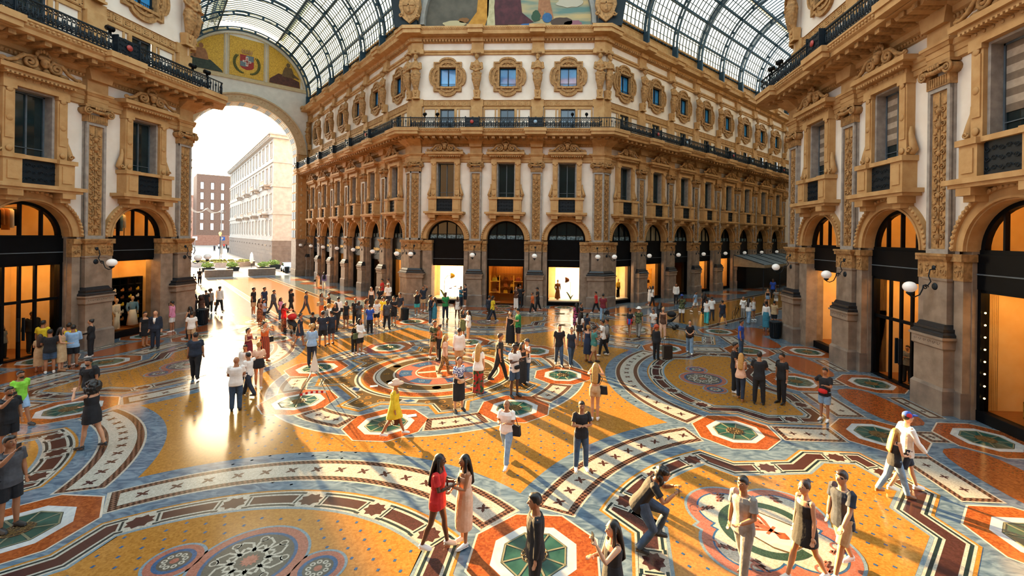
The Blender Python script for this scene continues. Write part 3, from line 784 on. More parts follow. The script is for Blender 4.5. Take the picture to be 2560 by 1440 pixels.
for i, x in enumerate((.2,.6,.98)):
    t = put('shoe_stand', None, None, FRONT.at(b1+x,1.5,.4), 0); tag(t, 'thin stand with one shoe, %s of three in the left white shop window' % ('leftmost','middle','rightmost')[i], 'shoe stand', 'shoe stands')
    h = (.78,.95,.75)[i]; mb = MB(); mb.tube([(0,0,0),(0,0,h)],.012,5); mb.ball((0,0,.01),(.08,.08,.012),10,4); mb.obj('stand', M_IRON, t)
    mb = MB(); mb.ball((-.04,0,h+.05),(.11,.04,.035),8,5); mb.ball((.06,0,h+.07),(.05,.035,.05),8,5); mb.tube([(.08,0,h+.06),(.1,0,h)],.012,5); mb.obj('shoe', [M_DRESSB, M_DRESSB, M_LEATH][i], t)
mannequin(FRONT, b3-.72, 1.6, .4, .5, M_DRESSB, M_DRESSB, 'mannequin in long brown dress in the right white shop window', True)
flower(FRONT, b3+.42, 1.6, .4, 1.75, M_BRN, 'giant brown flower leaning left in the right white shop window', -.5)
def bag(fr, u, y, z, m, label, s=1, cat='handbag'):
    t = put('handbag', None, None, fr.at(u, y, z), fr.a); tag(t, label, cat)
    mb = MB(); mb.prism_y([(-.17*s,0),(.17*s,0),(.13*s,.22*s),(-.13*s,.22*s)], -.06*s, .06*s); mb.obj('bag_body', m, t)
    mb = MB(); mb.tube([(.09*s*math.cos(a),0,.2*s+.12*s*math.sin(a)) for a in [PI*i/8 for i in range(9)]], .012*s, 5); mb.obj('handle', m, t)
def shelf(fr, u, y, w, zs, label, m, depth=.3):
    t = put('shelf_unit', None, None, fr.at(u, y, 0), fr.a); tag(t, label, 'shelf')
    for z in zs: MB().box(-w/2,w/2,-depth/2,depth/2,z-.03,z).obj('shelf', m, t)
    mb = MB()
    for s in (-1,1): mb.box(s*w/2-.02,s*w/2+.02,-depth/2,depth/2,zs[0]-.1,zs[-1]+.5)
    mb.obj('upright', m, t)
M_GILT = pmat('glowing_gilded_shelf','c89030','e0ac48',4,.35,metal=.5,emit=.25,ec='ffb040')  # gilding with a faint glow added; the shelf is no lamp
for s, w in ((-1,'left'),(1,'right')):
    shelf(FRONT, s*1.05, 1.4, .85, [1.0,1.95], 'gilded display shelf on the %s of the open shop doorway' % w, M_GILT)
    bag(FRONT, s*1.05, 1.35, 1.95, M_YEL if s<0 else pmat('coral_leather','c8542a','d86434',4,.5), '%s handbag on the upper gilded shelf %s of the doorway' % ('yellow' if s<0 else 'coral', w), 1.4)
    bag(FRONT, s*1.05, 1.35, 1.0, M_LEATH, 'tan handbag on the lower gilded shelf %s of the doorway' % w, 1.2)
shelf(FRONT, 0, 3.0, 2.4, [.7,1.3,1.9,2.5], 'dark wooden shelves of bags at the back of the open shop doorway', M_WOOD)
for i in range(12):
    x, z = -.95+.63*(i%4), (.7,1.3,1.9)[i//4]
    bag(FRONT, x, 2.95, z, (M_LEATH, M_BRN, M_BLACK, M_YEL)[(i*3+i//4)%4], '%s handbag on the %s back shelf in the open shop doorway' % (('first','second','third','fourth')[i%4], ('lowest','middle','upper')[i//4]), 1.2)
r1, r2_ = RARM.bays[:2]
for x, w in ((-.7,'left'),(.75,'right')):
    mannequin(RARM, r1+x, 1.5, .4, 0, M_YEL, M_BLACK, 'mannequin in yellow ruffled top and black trousers, %s one in first shaded shop' % w)
shelf(RARM, r2_, 1.4, 1.6, [.6,1.5,2.4], 'gilded shelves in the second shop of the shaded arcade', M_GILT)
for i, (x, z) in enumerate(((-.4,1.5),(.3,1.5),(.0,2.4),(.4,.6))): bag(RARM, r2_+x, 1.35, z, [M_LEATH, M_BRN, M_YEL, M_BLACK][i], '%s handbag on gilded shelves in second shaded shop' % ['tan','dark brown','yellow','black'][i], 1.3)
mannequin(RARM, RARM.bays[3]-.3, 1.4, .3, 0, M_BLACK, M_BLACK, 'black-clad mannequin in the fourth shop of the shaded arcade', True)
l1, l2 = LEFT.bays[:2]
def u_on(fr, px, y):
    d = ray(px, 780); o = CAM - fr.o; t = (y - o.dot(fr.uy)) / d.dot(fr.uy); return (o + d*t).dot(fr.ux)
mannequin(LEFT, u_on(LEFT,291,1.25), 1.25, .38, .3, M_CREAM, M_CREAM, 'mannequin in cream blouse and trousers, left one in the left-hand shop window')
mannequin(LEFT, u_on(LEFT,331,1.35), 1.35, .38, -.4, M_BLUEC, M_CREAM, 'mannequin in blue jacket and cream skirt, right one in the left-hand shop window', True)
t = put('shoe_rack', None, None, LEFT.at(u_on(LEFT,312,2.0)+.2, 2.0, .35), LEFT.a); tag(t, 'black grid rack of shoes and bags behind the two mannequins', 'rack')
mb = MB()
for i in range(7): mb.box(-1.1,.75,-.15,.15,.3+i*.42,.34+i*.42)
for i in range(5): mb.box(-1.1+i*.455,-1.06+i*.455,-.15,.15,0,2.86)
mb.box(-1.1,.75,.15,.17,0,2.86); mb.obj('rack_frame', M_BLACK, t)
for i in range(4):
    for j in range(5):
        mb = MB(); mb.ball((-.87+i*.455,-.05,.42+j*.42),(.12,.06,.08),8,5); mb.ball((-.82+i*.455,-.05,.48+j*.42),(.05,.05,.1),7,5); mb.obj('shoe', [M_CREAM,M_LEATH,M_BRN,M_YEL][(i+j*3)%4], t)
def rail_of_clothes(fr, u, z, label, seed, n=9):
    t = put('clothes_rail', None, None, fr.at(u, 1.7, z), fr.a); tag(t, label, 'clothes rail')
    mb = MB(); mb.tube([(-.75,0,0),(-.75,0,1.35),(.75,0,1.35),(.75,0,0)], .02, 5); mb.obj('rail', M_IRON, t)
    rnd = random.Random(seed)
    for i in range(n):
        x = -.65 + 1.3*i/(n-1); h = rnd.uniform(.7,1.0)
        g = MB(); g.tube([(0,0,1.3),(0,0,1.22),(0,0,1.28-h)],[(.03,.08),(.05,.2),(.05,.22)],8,flat=(1,0,0))
        go = g.obj('garment', rnd.choice([M_CREAM, M_BLACK, M_BLUEC, M_LEATH, M_SHELLW]), None, fr.at(u+x,1.7,z), fr.a)
        tag(go, '%s garment hanging on %s' % (ORD[i], label.replace('metal ','the ')), 'garment', 'garments on the upper rails')
rail_of_clothes(LEFT, l1-.45, 5.58, 'metal clothes rail in the fanlight above the two mannequins', 4)
rail_of_clothes(LEFT, l2-.2, 5.58, 'metal clothes rail in the fanlight at the left picture edge', 5)
shelf(LEFT, l2-1.0, 2.6, 1.1, [.9,1.3,1.7,2.1,2.5], 'warm-lit shelves inside the glass door at left edge', M_WOOD, .4)
shelf(RIGHT, RIGHT.bays[1]+.3, 2.8, 1.6, [.8,1.5,2.2], 'shelves inside the black glass doors on the right', M_WOOD, .4)
# leather trunks in the window at the right picture edge
for i, (z, s) in enumerate(((.4,1.0),(.95,.85))):
    t = put('travel_trunk', None, None, RIGHT.at(RIGHT.bays[2]-.3, 1.7, z), RIGHT.a); tag(t, 'brass-bound dark travel trunk, %s in the window at right edge' % ('lower','upper')[i], 'trunk', 'travel trunks')
    MB().box(-.5*s,.5*s,-.25,.25,0,.5).obj('trunk_body', M_BRN, t)
    mb = MB()
    for x in (-.5*s,.5*s): mb.box(x-.02,x+.02,-.27,.27,-.0,.52)
    for zz in (0,.24,.48): mb.box(-.52*s,.52*s,-.27,-.25,zz,zz+.04)
    mb.obj('brass_edging', M_GOLDM, t)
for i in (0, 2):
    u = RIGHT.bays[i]; t = put('display_light_strip', None, None, RIGHT.at(u-1.4, .8, 0), RIGHT.a); tag(t, 'column of small bulbs at the edge of the %s right-hand shop window' % ('far','near')[i//2], 'light strip')
    for k in range(8): MB().ball((0,-.02,.8+k*.4),(.03,.03,.03),6,4).obj('bulb', M_LAMPW, t)
mb = MB(); mb.box(-.32,.32,2.15,2.2,.45,3.9); o = mb.obj('backlit_panel', M_BACK, None, RIGHT.at(RIGHT.bays[0]+.55), RIGHT.a); tag(o, 'tall white backlit panel in the farthest right-hand shop window', 'panel')
mb = MB(); mb.box(-.8,.8,2.15,2.2,.6,3.6); o = mb.obj('framed_display', M_SHELLW, None, RIGHT.at(RIGHT.bays[2]+.3), RIGHT.a); tag(o, 'black-framed pale display behind the trunks at right edge', 'panel')
mb = MB(); mb.box(-.12,.12,1.2,1.24,2.2,2.5); o = mb.obj('wall_screen', emat('blue_screen','3a78d8',2), None, RIGHT.at(RIGHT.bays[1]+.9), RIGHT.a); tag(o, 'small blue screen inside the right-hand black glass doors', 'screen')
# restaurant awning in the shaded arcade
t = put('restaurant_awning', None, None, RARM.at(31.5), RARM.a); tag(t, 'grey sloping restaurant awning with scalloped edge in the shaded arcade', 'awning')
M_AWN = pmat('awning_canvas','59666e','6c7a82',3,.7); M_AWN2 = pmat('awning_valance','8d7c62','a08e70',3,.7)
mb = MB(); mb.add([(-7.5,.2,4.0),(7.5,.2,4.0),(7.5,-3.4,3.0),(-7.5,-3.4,3.0),(-7.5,.2,3.92),(7.5,.2,3.92),(7.5,-3.4,2.92),(-7.5,-3.4,2.92)], [(0,3,2,1),(4,5,6,7),(0,1,5,4),(1,2,6,5),(2,3,7,6),(3,0,4,7)]); mb.obj('canvas', M_AWN, t)
mb = MB()
for i in range(6): x = -7.5+3*i; mb.bar((x,.2,4.03),(x,-3.4,3.03),.06,.06)
mb.obj('ribs', M_IRON, t)
mb = MB()
for i in range(50): x = -7.5+.3*i; mb.prism_y([(x,2.95),(x+.3,2.95),(x+.3,2.7),(x+.15,2.6),(x,2.7)], -3.42, -3.4)
mb.add([(-7.51,.2,3.95),(-7.51,-3.4,2.95),(-7.51,-3.4,2.65),(-7.51,.2,2.65)], [(0,1,2,3)]); mb.obj('valance', M_AWN2, t)
mb = MB()
for x in (-7.3,-2.5,2.5,7.3): mb.box(x-.05,x+.05,-3.3,-3.2,0,2.95)
mb.obj('posts', M_IRON, t)
mb = MB(); mb.box(-7.2,7.2,-1.2,0,0,2.6); mb.obj('service_counter', M_BLACK, t)
mb = MB(); mb.ball((7.6,-2.2,2.1),(.3,.2,.12),8,5); o = mb.obj('hanging_lantern', emat('lantern_glow','ffb050',3), None, RARM.at(31.5), RARM.a); tag(o, 'small glowing lantern under the far end of the grey awning', 'lantern')
# ------------------------------------------------------------------ great arch closing the sunlit arcade
AXL = Vector((-R2, R2, 0)); LATL = Vector((R2, R2, 0))
def aw(A, lat, z=0): return AXL*A + LATL*lat + Vector((0,0,z))
class EndF(Fr): pass
END = Fr(tuple((AXL*52)[:2]), 45, -8, 8, 0, 0, [], [], 5, 'arch wall')
ZS, RI = 16.9, 5.9
def bound(a):
    c, s = math.cos(a), math.sin(a); t = 7.25/abs(c) if abs(c) > 1e-6 else 99
    x, z = t*c, ZS+t*s
    if z > 24.7:   # meet the vault profile instead
        b = (ZS-24.7)*s; t = -b + math.sqrt(max(0, b*b - ((ZS-24.7)**2 - 7.4**2)))
    return t*c, ZS+t*s
mb = MB(); n = 40
for i in range(n):
    a0, a1 = PI*i/n, PI*(i+1)/n
    p = [(RI*math.cos(t), ZS+RI*math.sin(t)) for t in (a0,a1)]; q = [bound(t) for t in (a0,a1)]
    for y in (0, 2.4): mb.add([(p[0][0],y,p[0][1]),(q[0][0],y,q[0][1]),(q[1][0],y,q[1][1]),(p[1][0],y,p[1][1])], [(0,1,2,3)], 0)
for s in (-1,1):
    a, b = sorted((s*RI, s*7.6))
    mb.box(a, b, 0, 2.4, 5.0, ZS, 1); mb.box(a, b, -.12, 2.5, 0, 5.0, 2); mb.box(a-.06, b+.06, -.2, 2.55, 0, .9, 2); mb.box(a-.05, b+.05, -.2, 2.5, 4.85, 5.1, 2)
    mb.box(min(s*7.2,s*12), max(s*7.2,s*12), 0, 1.5, 0, 25, 1)
struct(END.put('wall_arch', mb.mesh('wall_arch', [pmat('pale_stucco','d8d2c8','e4ded4',1.5,.85), M_GOLD, M_PIER]), 0))
mb = MB()
mb.ring_y(0,ZS,RI-.02,RI+.12,-.1,2.5,n=40); mb.ring_y(0,ZS,RI+.1,RI+1.0,-.16,.1,n=40); mb.ring_y(0,ZS,RI+.95,RI+1.15,-.3,.1,n=40); mb.ring_y(0,ZS,RI-.04,RI+.2,-.22,.1,n=40)
for i in range(44):
    a = PI*(i+.5)/44; mb.ball(((RI+.6)*math.cos(a),-.16,ZS+(RI+.6)*math.sin(a)),(.2,.07,.2) if i%4==2 else (.09,.05,.09),8,5)
for s in (-1,1):
    for i in range(14):
        z = 5.5+i*.82; mb.ball((s*(RI+.62),-.02,z),(.2,.06,.2) if i%3==1 else (.1,.05,.25),8,5)
    for x in (RI+.08, RI+1.2): mb.box(min(s*x,s*(x+.1)),max(s*x,s*(x+.1)),-.1,.05,5.1,ZS)
trim(END.put('trim', mb.mesh('trim', pmat('haze_paled_arch_stone','bfa27c','ccb18c',3,.7)), 0))  # stone paled to put the haze at the arch into its colour
# coffered soffit and jambs
mb = MB()
for i in range(24):
    a0, a1 = PI*(i+.12)/24, PI*(i+.88)/24
    for y0, y1 in ((.15,.75),(.9,1.5),(1.65,2.25)): mb.ring_y(0,ZS,RI-.06,RI,y0,y1,a0,a1,3,i%2)
for s in (-1,1):
    for i in range(9):
        z = 5.3+i*1.28
        for y0, y1 in ((.15,1.1),(1.3,2.25)): mb.box(min(s*(RI-.05),s*RI),max(s*(RI-.05),s*RI),y0,y1,z,z+1.05,i%2)
trim(END.put('trim', mb.mesh('trim', [pmat('blue_grey_coffer','6f7c84','828f96',4,.6), pmat('cream_coffer','c8bca4','d6cab2',4,.7)]), 0))
# frieze above the arch with three mosaics
mb = MB()
def arcx(z, R=7.1): return math.sqrt(max(0, R*R-(z-24.7)**2))
mb.box(-7.1,7.1,-.14,0,25.5,25.72); mb.box(-7.1,7.1,-.1,0,25.72,25.95)
for x in (-2.15,2.15):
    zt = 24.7+math.sqrt(7.1**2-x*x)-.3
    for d in (-.22,.12): mb.box(x+d,x+d+.1,-.12,0,25.9,zt)
mb.ring_y(0,24.7,6.75,6.85,-.12,0,.2,PI-.2,30); mb.ring_y(0,24.7,7.2,7.45,-.2,0,.05,PI-.05,30)
trim(END.put('trim', mb.mesh('trim', pmat('haze_paled_ochre_moulding','c0a880','ccb68e',3,.7)), 0))  # ochre paled as well, haze put into the colour
M_MUR = pmat('mural_dark_green','27302a','3a4436',4,.7); M_MURM = pmat('mural_maroon','43231c','5a3024',4,.7); M_FLES = pmat('mural_flesh','8a5a38','a06c46',4,.7)
def mural(x0, x1, label, fig):
    r = put('mosaic_panel', None, None, END.at(0,-.03), END.a); tag(r, label, 'mosaic')
    pts = [(x0,26.0),(x1,26.0)] + [(x1+(x0-x1)*i/12, min(31, 24.7+math.sqrt(max(0,6.7**2-(x1+(x0-x1)*i/12)**2)))) for i in range(13)]
    pts = [(x,max(z,26.02)) for x, z in pts]
    mb = MB(); mb.prism_y(pts, -.03, 0); mb.obj('gold_ground', M_MOS, r); fig(r, x0, x1)
def reclining(r, x0, x1, s, mm):
    w = x1-x0; c = (x0+x1)/2
    mb = MB(); mb.prism_y([(x0+.05,26.05),(x1-.05,26.05),(x1-.15,26.9 if s<0 else 26.3),(c+.3*w*.5,27.3),(c-.2*w,27.5),(x0+.1,26.6 if s<0 else 27.1)], -.05, -.03); mb.obj('rocky_couch', mm, r)
    mb = MB(); bx = c - s*.1*w
    mb.prism_y([(bx-.75,27.2),(bx+.75,27.2),(bx+.62,28.0),(bx+.4,28.55),(bx-.35,28.55),(bx-.6,28.0)], -.07, -.05)
    mb.prism_y([(bx+.24*math.cos(a),28.85+.3*math.sin(a)) for a in [2*PI*i/14 for i in range(14)]], -.07, -.05)
    mb.prism_y([(bx-s*.5,27.9),(bx-s*1.3,27.35),(bx-s*1.3,27.15),(bx-s*.4,27.4)], -.07, -.05); mb.obj('reclining_figure', M_FLES if s>0 else pmat('mural_brown','5a4428','6c5432',4,.7), r)
mural(-6.2,-2.45,'mosaic of a seated figure on green rock against gold, left of the crest', lambda r,a,b: reclining(r,a,b,1,M_MUR))
mural(2.45,6.2,'mosaic of a reclining figure on maroon ground against gold, right of the crest', lambda r,a,b: reclining(r,a,b,-1,M_MURM))
def crest(r, x0, x1):
    sh = lambda x0,x1,z0,z1,m,nm: MB().prism_y([(x0,z0),(x1,z0),(x1,z1),(x0,z1)],-.06,-.05).obj(nm,m,r)
    R_, W_, G_ = pmat('crest_red','8a1f1a','a02a22',6,.6), pmat('crest_white','d8d4c8','e6e2d8',6,.6), pmat('crest_grey','5a6870','6a7880',6,.6)
    MB().prism_y([(-.75,28.9),(-.75,27.4),(-.5,27.15),(0,27.0),(.5,27.15),(.75,27.4),(.75,28.9)],-.05,-.03).obj('shield',R_,r)
    sh(-.05,.72,28.15,28.88,G_,'shield_quarter'); sh(-.72,-.05,27.4,28.05,G_,'shield_quarter')
    mb = MB(); mb.box(-.45,.45,-.08,-.06,27.95,28.2); mb.box(-.13,.13,-.08,-.06,27.5,28.7); mb.obj('white_cross',W_,r)
    mb = MB(); mb.box(-.38,.38,-.1,-.08,28.03,28.12); mb.box(-.05,.05,-.1,-.08,27.6,28.6); mb.obj('red_cross',R_,r)
    mb = MB(); mb.box(-.55,.55,-.08,-.05,29.05,29.25)
    for i in range(5): x = -.5+.25*i; mb.prism_y([(x-.1,29.25),(x+.1,29.25),(x+.06,29.6),(x-.06,29.6)],-.08,-.05)
    mb.obj('crown',M_GOLD2,r)
    mb = MB()
    for s in (-1,1):
        pts = [(s*(.35+1.0*math.sin(t)), -.07, 27.75-1.25*math.cos(t)) for t in [2.35*i/14 for i in range(15)]]
        mb.tube(pts,.03,5)
        for i, p in enumerate(pts[1:]):
            for k in (-1,1): mb.ball((p[0]+k*.1,-.07,p[2]+.06),(.06,.02,.13),6,4)
    mb.obj('laurel_wreath',pmat('laurel_green','3a4420','4c5628',6,.7),r)
mural(-1.85,1.85,'gold mosaic with red and white cross shield, crown and laurel wreath', crest)

# ------------------------------------------------------------------ glazed barrel vaults
VZ, VR = 24.75, 7.3
def vault(A0, A1, step, word):
    ang = {'left':3*PI/4, 'right':PI/4}[word]
    root = struct(put('ceiling' , None, None, (0,0,0), ang))
    nr = int((A1-A0)/step); g0, g1 = math.radians(64), math.radians(116)
    P = lambda A, th, R: (A, -R*math.cos(th), VZ+R*math.sin(th))
    mb = MB(); n = 30
    for i in range(n):
        t0, t1 = PI*i/n, PI*(i+1)/n
        for R in (VR-.06, VR-.46): mb.bar(P(0,t0,R), P(0,t1,R), .24, .1)
        if i % 2 == 0:
            mb.bar(P(0,t0,VR-.44), P(0,t0,VR-.06), .12, .24)
    for s in (0, PI):
        c = P(0, s, VR-.3); mb.prism([(c[0]-.12,c[1]-.28),(c[0]+.12,c[1]-.28),(c[0]+.12,c[1]+.28),(c[0]-.12,c[1]+.28)], VZ-1.1, VZ+.1, 0, None)
        mb.bar((0,c[1],VZ-1.1),(0,c[1]*1.03,VZ-1.7),.16,.2)
    ribm = mb.mesh('rib', M_IRONB)
    for k in range(nr+1): put('rib', ribm, root, (A0+.6+k*step*(1-.6/(A1-A0)), 0, 0))
    mb = MB(); nb = int((A1-A0)/.56)
    for k in range(nb+1):
        A = A0 + (A1-A0)*k/nb
        for lo, hi in ((0,g0),(g1,PI)):
            m_ = 9
            for i in range(m_): mb.bar(P(A,lo+(hi-lo)*i/m_,VR+.02), P(A,lo+(hi-lo)*(i+1)/m_,VR+.02), .07, .07)
        for i in range(5): mb.bar(P(A,g0-.05+(g1-g0+.1)*i/5,VR+.95), P(A,g0-.05+(g1-g0+.1)*(i+1)/5,VR+.95), .07, .07)
    mb.obj('glazing_bars', M_IRONB, root)
    mb = MB()
    for d in (15,32,48,64,116,132,148,165): mb.bar(P(A0,math.radians(d),VR-.06), P(A1,math.radians(d),VR-.06), .15, .18)
    for d in range(5,180,6):
        if not 64 < d < 116: mb.bar(P(A0,math.radians(d),VR+.03), P(A1,math.radians(d),VR+.03), .045, .045)
    for d in (63,117): mb.bar(P(A0,math.radians(d),VR+.9), P(A1,math.radians(d),VR+.9), .12, .16)
    A = A0+.6
    while A < A1:
        for d in (64,116): mb.bar(P(A,math.radians(d),VR), P(A,math.radians(d),VR+.9), .08, .08)
        A += step/2
    mb.obj('purlins', M_IRONB, root)
    mb = MB()
    for lo, hi, R in ((0,g0,VR+.06),(g1,PI,VR+.06),(g0-.06,g1+.06,VR+1.0)):
        for i in range(10):
            a, b = lo+(hi-lo)*i/10, lo+(hi-lo)*(i+1)/10
            mb.add([P(A0,a,R),P(A1,a,R),P(A1,b,R),P(A0,b,R)], [(0,1,2,3)])
    mb.obj('roof_glass', M_ROOFG, root)
    # heavy arch at the mouth of the vault, towards the octagon
    mb = MB()
    for i in range(32):
        t0, t1 = PI*i/32, PI*(i+1)/32
        for R, w, h in ((VR-.1,.5,.25),(VR+.95,.5,.25)): mb.bar(P(A0-.2,t0,R),P(A0-.2,t1,R),h,w)
        mb.bar(P(A0-.2,t0,VR+.4),P(A0-.2,t1,VR+.4),.75,.12,1)
        mb.ball(P(A0-.45,(t0+t1)/2,VR+.4),(.05,.22,.22),8,5,2)
    mb.obj('mouth_girder', [M_IRONB, M_IRON, pmat('pale_rosette','b0b4a8','c4c8bc',5,.6)], root)
    return root
vault(19.0, 52.0, LB, 'left'); vault(19.0, 61.0, RB, 'right')

# ------------------------------------------------------------------ lunette over the centre facade
mb = MB(); R_ = 7.15
mb.ring_y(0,23.9,R_,R_+.35,-.15,.3,0,PI,40); mb.ring_y(0,23.9,R_+.35,8.6,.1,.3,0,PI,40); mb.box(-8.6,8.6,.25,.9,23.5,32.6)
trim(FRONT.put('trim', mb.mesh('trim', pmat('grey_arch_band','8c8a84','9a9890',3,.6)), 0))
r = put('painted_lunette', None, None, FRONT.at(0,.2), 0); tag(r, 'painted half-round lunette of robed figures and clouds above the cornice', 'mural')
def pp(nm, pts, y, m): MB().prism_y([(x,23.55+z) for x,z in pts], y-.02, y).obj(nm, m, r)
arc = lambda a0, a1, n=14: [(7.1*math.cos(a0+(a1-a0)*i/n), .35+7.1*math.sin(a0+(a1-a0)*i/n)) for i in range(n+1)]
pp('stone_wall', [(0,0)]+[(0,7.4)]+arc(PI/2,PI), 0, pmat('mural_grey_wall','4a463c','5c564a',1.2,.8))
pp('sunset_sky', [(0,0),(7.05,0)]+arc(0,PI/2)[1:], 0, pmat('mural_sky','5c7a72','b8a070',.5,.8,contrast=(.4,.6),stretch=(.4,1,2.5)))
def blob(cx, cz, rx, rz, seed, n=18):
    rnd = random.Random(seed); return [(cx+rx*math.cos(2*PI*i/n)*rnd.uniform(.8,1.1), max(.12,cz+rz*math.sin(2*PI*i/n)*rnd.uniform(.8,1.1))) for i in range(n)]
pp('stone_step', [(-6.9,0),(6.9,0),(6.9,.2),(4,.35),(-5,.3),(-6.9,.25)], -.02, pmat('mural_step','2c302e','3a3e3a',2,.8))
pp('ochre_robe', [(-3.6,.25),(-2.0,.25),(-1.7,1.2),(-1.6,3.5),(-2.5,3.9),(-2.7,1.5)], -.03, pmat('mural_ochre','a06c1c','c08a34',2,.8))
pp('cream_cloth', [(-1.8,.3),(-1.1,.3),(-1.2,3.2),(-1.8,3.2)], -.03, pmat('mural_cream','a49a74','b8ae88',3,.8))
pp('maroon_robe', [(-1.1,.4),(1.4,.4),(2.2,.6),(1.2,1.4),(.9,3.8),(-.8,4.2),(-1.2,2)], -.03, pmat('mural_wine','3c1c22','54282e',2,.8))
pp('standing_figure', [(2.5,.9),(3.0,.9),(3.1,1.6),(3.5,.9),(3.9,.9),(3.6,2.2),(3.4,3.9),(2.7,3.9)], -.03, M_FLES)
pp('globe', [(3.35+.42*math.cos(2*PI*i/18), .95+.42*math.sin(2*PI*i/18)) for i in range(18)], -.05, pmat('mural_blue','1f4a72','2c5c88',3,.7))
for k, (cx_, cz_, rx, rz, c) in enumerate(((-4.6,.5,1.0,.3,'b0a27c'),(-3.8,.8,.5,.25,'7a5228'),(1.8,.35,.7,.15,'2a5a90'),(4.6,.6,1.0,.4,'4a3a30'),(5.6,.4,.8,.35,'8a5a66'),(5.2,2.2,1.2,.4,'b0a894'),(2.4,1.1,.4,.5,'2e4a34'),(4.4,2.9,1.5,.4,'a8a090'))):
    pp('still_life', blob(cx_,cz_,rx,rz,k), -.04, pmat('mural_c%d'%k, c, c, 3, .8))
for x, w in ((-8.25,'left'),(8.25,'right')):
    r = put('cartouche', None, None, (x,17.9,0)); tag(r, 'carved stone cartouche with a cross, at the %s end of the painted lunette' % w, 'cartouche')
    mb = MB(); mb.prism_y([(-.75,26.2),(-.9,25.2),(-.55,24.2),(0,23.75),(.55,24.2),(.9,25.2),(.75,26.2),(0,26.6)],-.1,.5); mb.ball((0,-.12,25.2),(.55,.18,.75),12,8)
    for s in (-1,1): mb.tube(spiral(s*.75,26.3,.28,1.3,0,s,-.1,12),.08,6); mb.tube(spiral(s*.7,24.4,.2,1.2,0,-s,-.1,10),.07,6)
    mb.ball((0,-.1,26.9),(.35,.2,.3),10,6); mb.obj('scrollwork', M_GOLD2, r)
    mb = MB(); mb.box(-.5,.5,-.34,-.28,25.15,25.25); mb.box(-.05,.05,-.34,-.28,24.6,25.85); mb.obj('cross', M_GOLD2, r)
mb = MB()
for x, s in ((-8.6,-1),(8.6,1)):
    mb.prism([(x-1.0,18.0),(x+1.0,18.0),(x+1.0,19.4),(x-1.0,19.4)], 23.5, 33, 0, [(x-1.0+s*1.5,18.6),(x+1.0+s*1.5,18.6),(x+1.0+s*1.5,20),(x-1.0+s*1.5,20)])
trim(put('trim', mb.mesh('trim', M_IRON)))

# ------------------------------------------------------------------ the street beyond the arch
mb = MB(); A0 = 54.4
pts = [aw(A0,-30),aw(A0,60),aw(330,90),aw(330,-60)]; mb.add([(p.x,p.y,-.012) for p in pts], [(0,1,2,3)])
struct(mb.obj('ground_street', pmat('street_paving','8a7e72','9a8e80',3,.55,.1)))
def building(name, A, lat, rz, L, D_, Hh, label, wm, base_m, win_m, rows, ncol, wz, first=None, short=0, cornice=True):
    """box building; local x runs along its long side, y into the block"""
    t = put(name, None, None, aw(A, lat), rz); tag(t, label, 'building')
    mb = MB(); mb.box(0,L,0,D_,4.6,Hh); mb.obj('upper_walls', wm, t)
    mb = MB(); mb.box(-.1,L,-.1,D_,0,4.6)
    for z in (1.2,2.0,2.8,3.6): mb.box(-.12,L,-.12,D_,z,z+.05)
    mb.obj('ground_storey', base_m, t)
    if cornice:
        mb = MB(); mb.box(-.9,L,-.9,D_,Hh-.3,Hh); mb.box(-.6,L,-.6,D_,Hh-.8,Hh-.3)
        for i in range(int(L/1.2)): mb.box(.2+i*1.2,.6+i*1.2,-.8,0,Hh-.7,Hh-.35)
        for z in rows[1:]: mb.box(-.15,L,-.2,D_,z-1.0,z-.75)
        mb.obj('cornice', wm, t)
    stp = L/ncol
    for ri, z in enumerate(rows):
        fm, pm = MB(), MB()
        h = wz
        fm.box(-.75,.75,-.12,.02,-.12,0); fm.box(-.8,.8,-.2,.02,h,h+.18)
        for s in (-.62,.55): fm.box(s,s+.09,-.1,.02,0,h)
        pm.box(-.55,.55,-.03,.01,0,h)
        fmm, pmm = fm.mesh('window_surround', wm if ri else base_m), pm.mesh('pane', win_m)
        for i in range(ncol):
            w = put('window', fmm, t, (stp*(i+.5),0,z)); put('pane', pmm, w)
        for i in range(short):
            w = put('window', fmm, t, (0,1.6+i*2.6,z), -PI/2); put('pane', pmm, w)
    return t
M_PALE = pmat('pale_palazzo_stone','968e84','a69e94',1.5,.8); M_TAUPE = pmat('taupe_palazzo_base','5c5048','6a5e56',1.5,.75); M_WINF = pmat('far_window','22282c','30363a',1,.3)
pal = building('palazzo', 72, 6.75, math.radians(135)-math.radians(1.2), 66, 16, 23.2, 'white palazzo with balconies and rows of windows beyond the arch', M_PALE, M_TAUPE, M_WINF, [1.0,5.6,10.2,15.0,19.2], 16, 2.6)
# the palazzo runs away on the right of the street: mirror it so its front faces the street
pal.scale = (1,-1,1)
for z, xs in ((9.2,(6,18,30,42)),(14.2,(4,16,28,40))):
    for x in xs:
        mb = MB(); mb.box(x-2.2,x+2.2,-1.2,0,z,z+.2); mb.box(x-2.2,x+2.2,-1.2,-1.1,z+.9,z+1.0)
        for i in range(12): mb.box(x-2.15+i*.38,x-2.0+i*.38,-1.18,-1.1,z+.2,z+.9)
        for s in (-1.5,1.5): mb.box(x+s-.2,x+s+.2,-.9,0,z-.5,z)
        mb.obj('balcony', M_PALE, pal)
mb = MB(); mb.box(-.03,-.02,2.5,6.0,0,4.2); mb.obj('dark_doorway', M_BLACK, pal)
building('office_block', 236, 7, math.radians(45), 26, 20, 32, 'brown brick office block with paired pale windows at the end of street', pmat('brown_brick','6a4a38','7c5a46',3,.8), pmat('reddish_base','8c5a44','9c6a52',2,.8), pmat('reflection_pale_window','cfd4d2','e2e6e2',1,.25), [7,11.6,16.2,20.8,25.4], 7, 3.0, cornice=False)  # pale pane colour stands in for light reflected by the glass
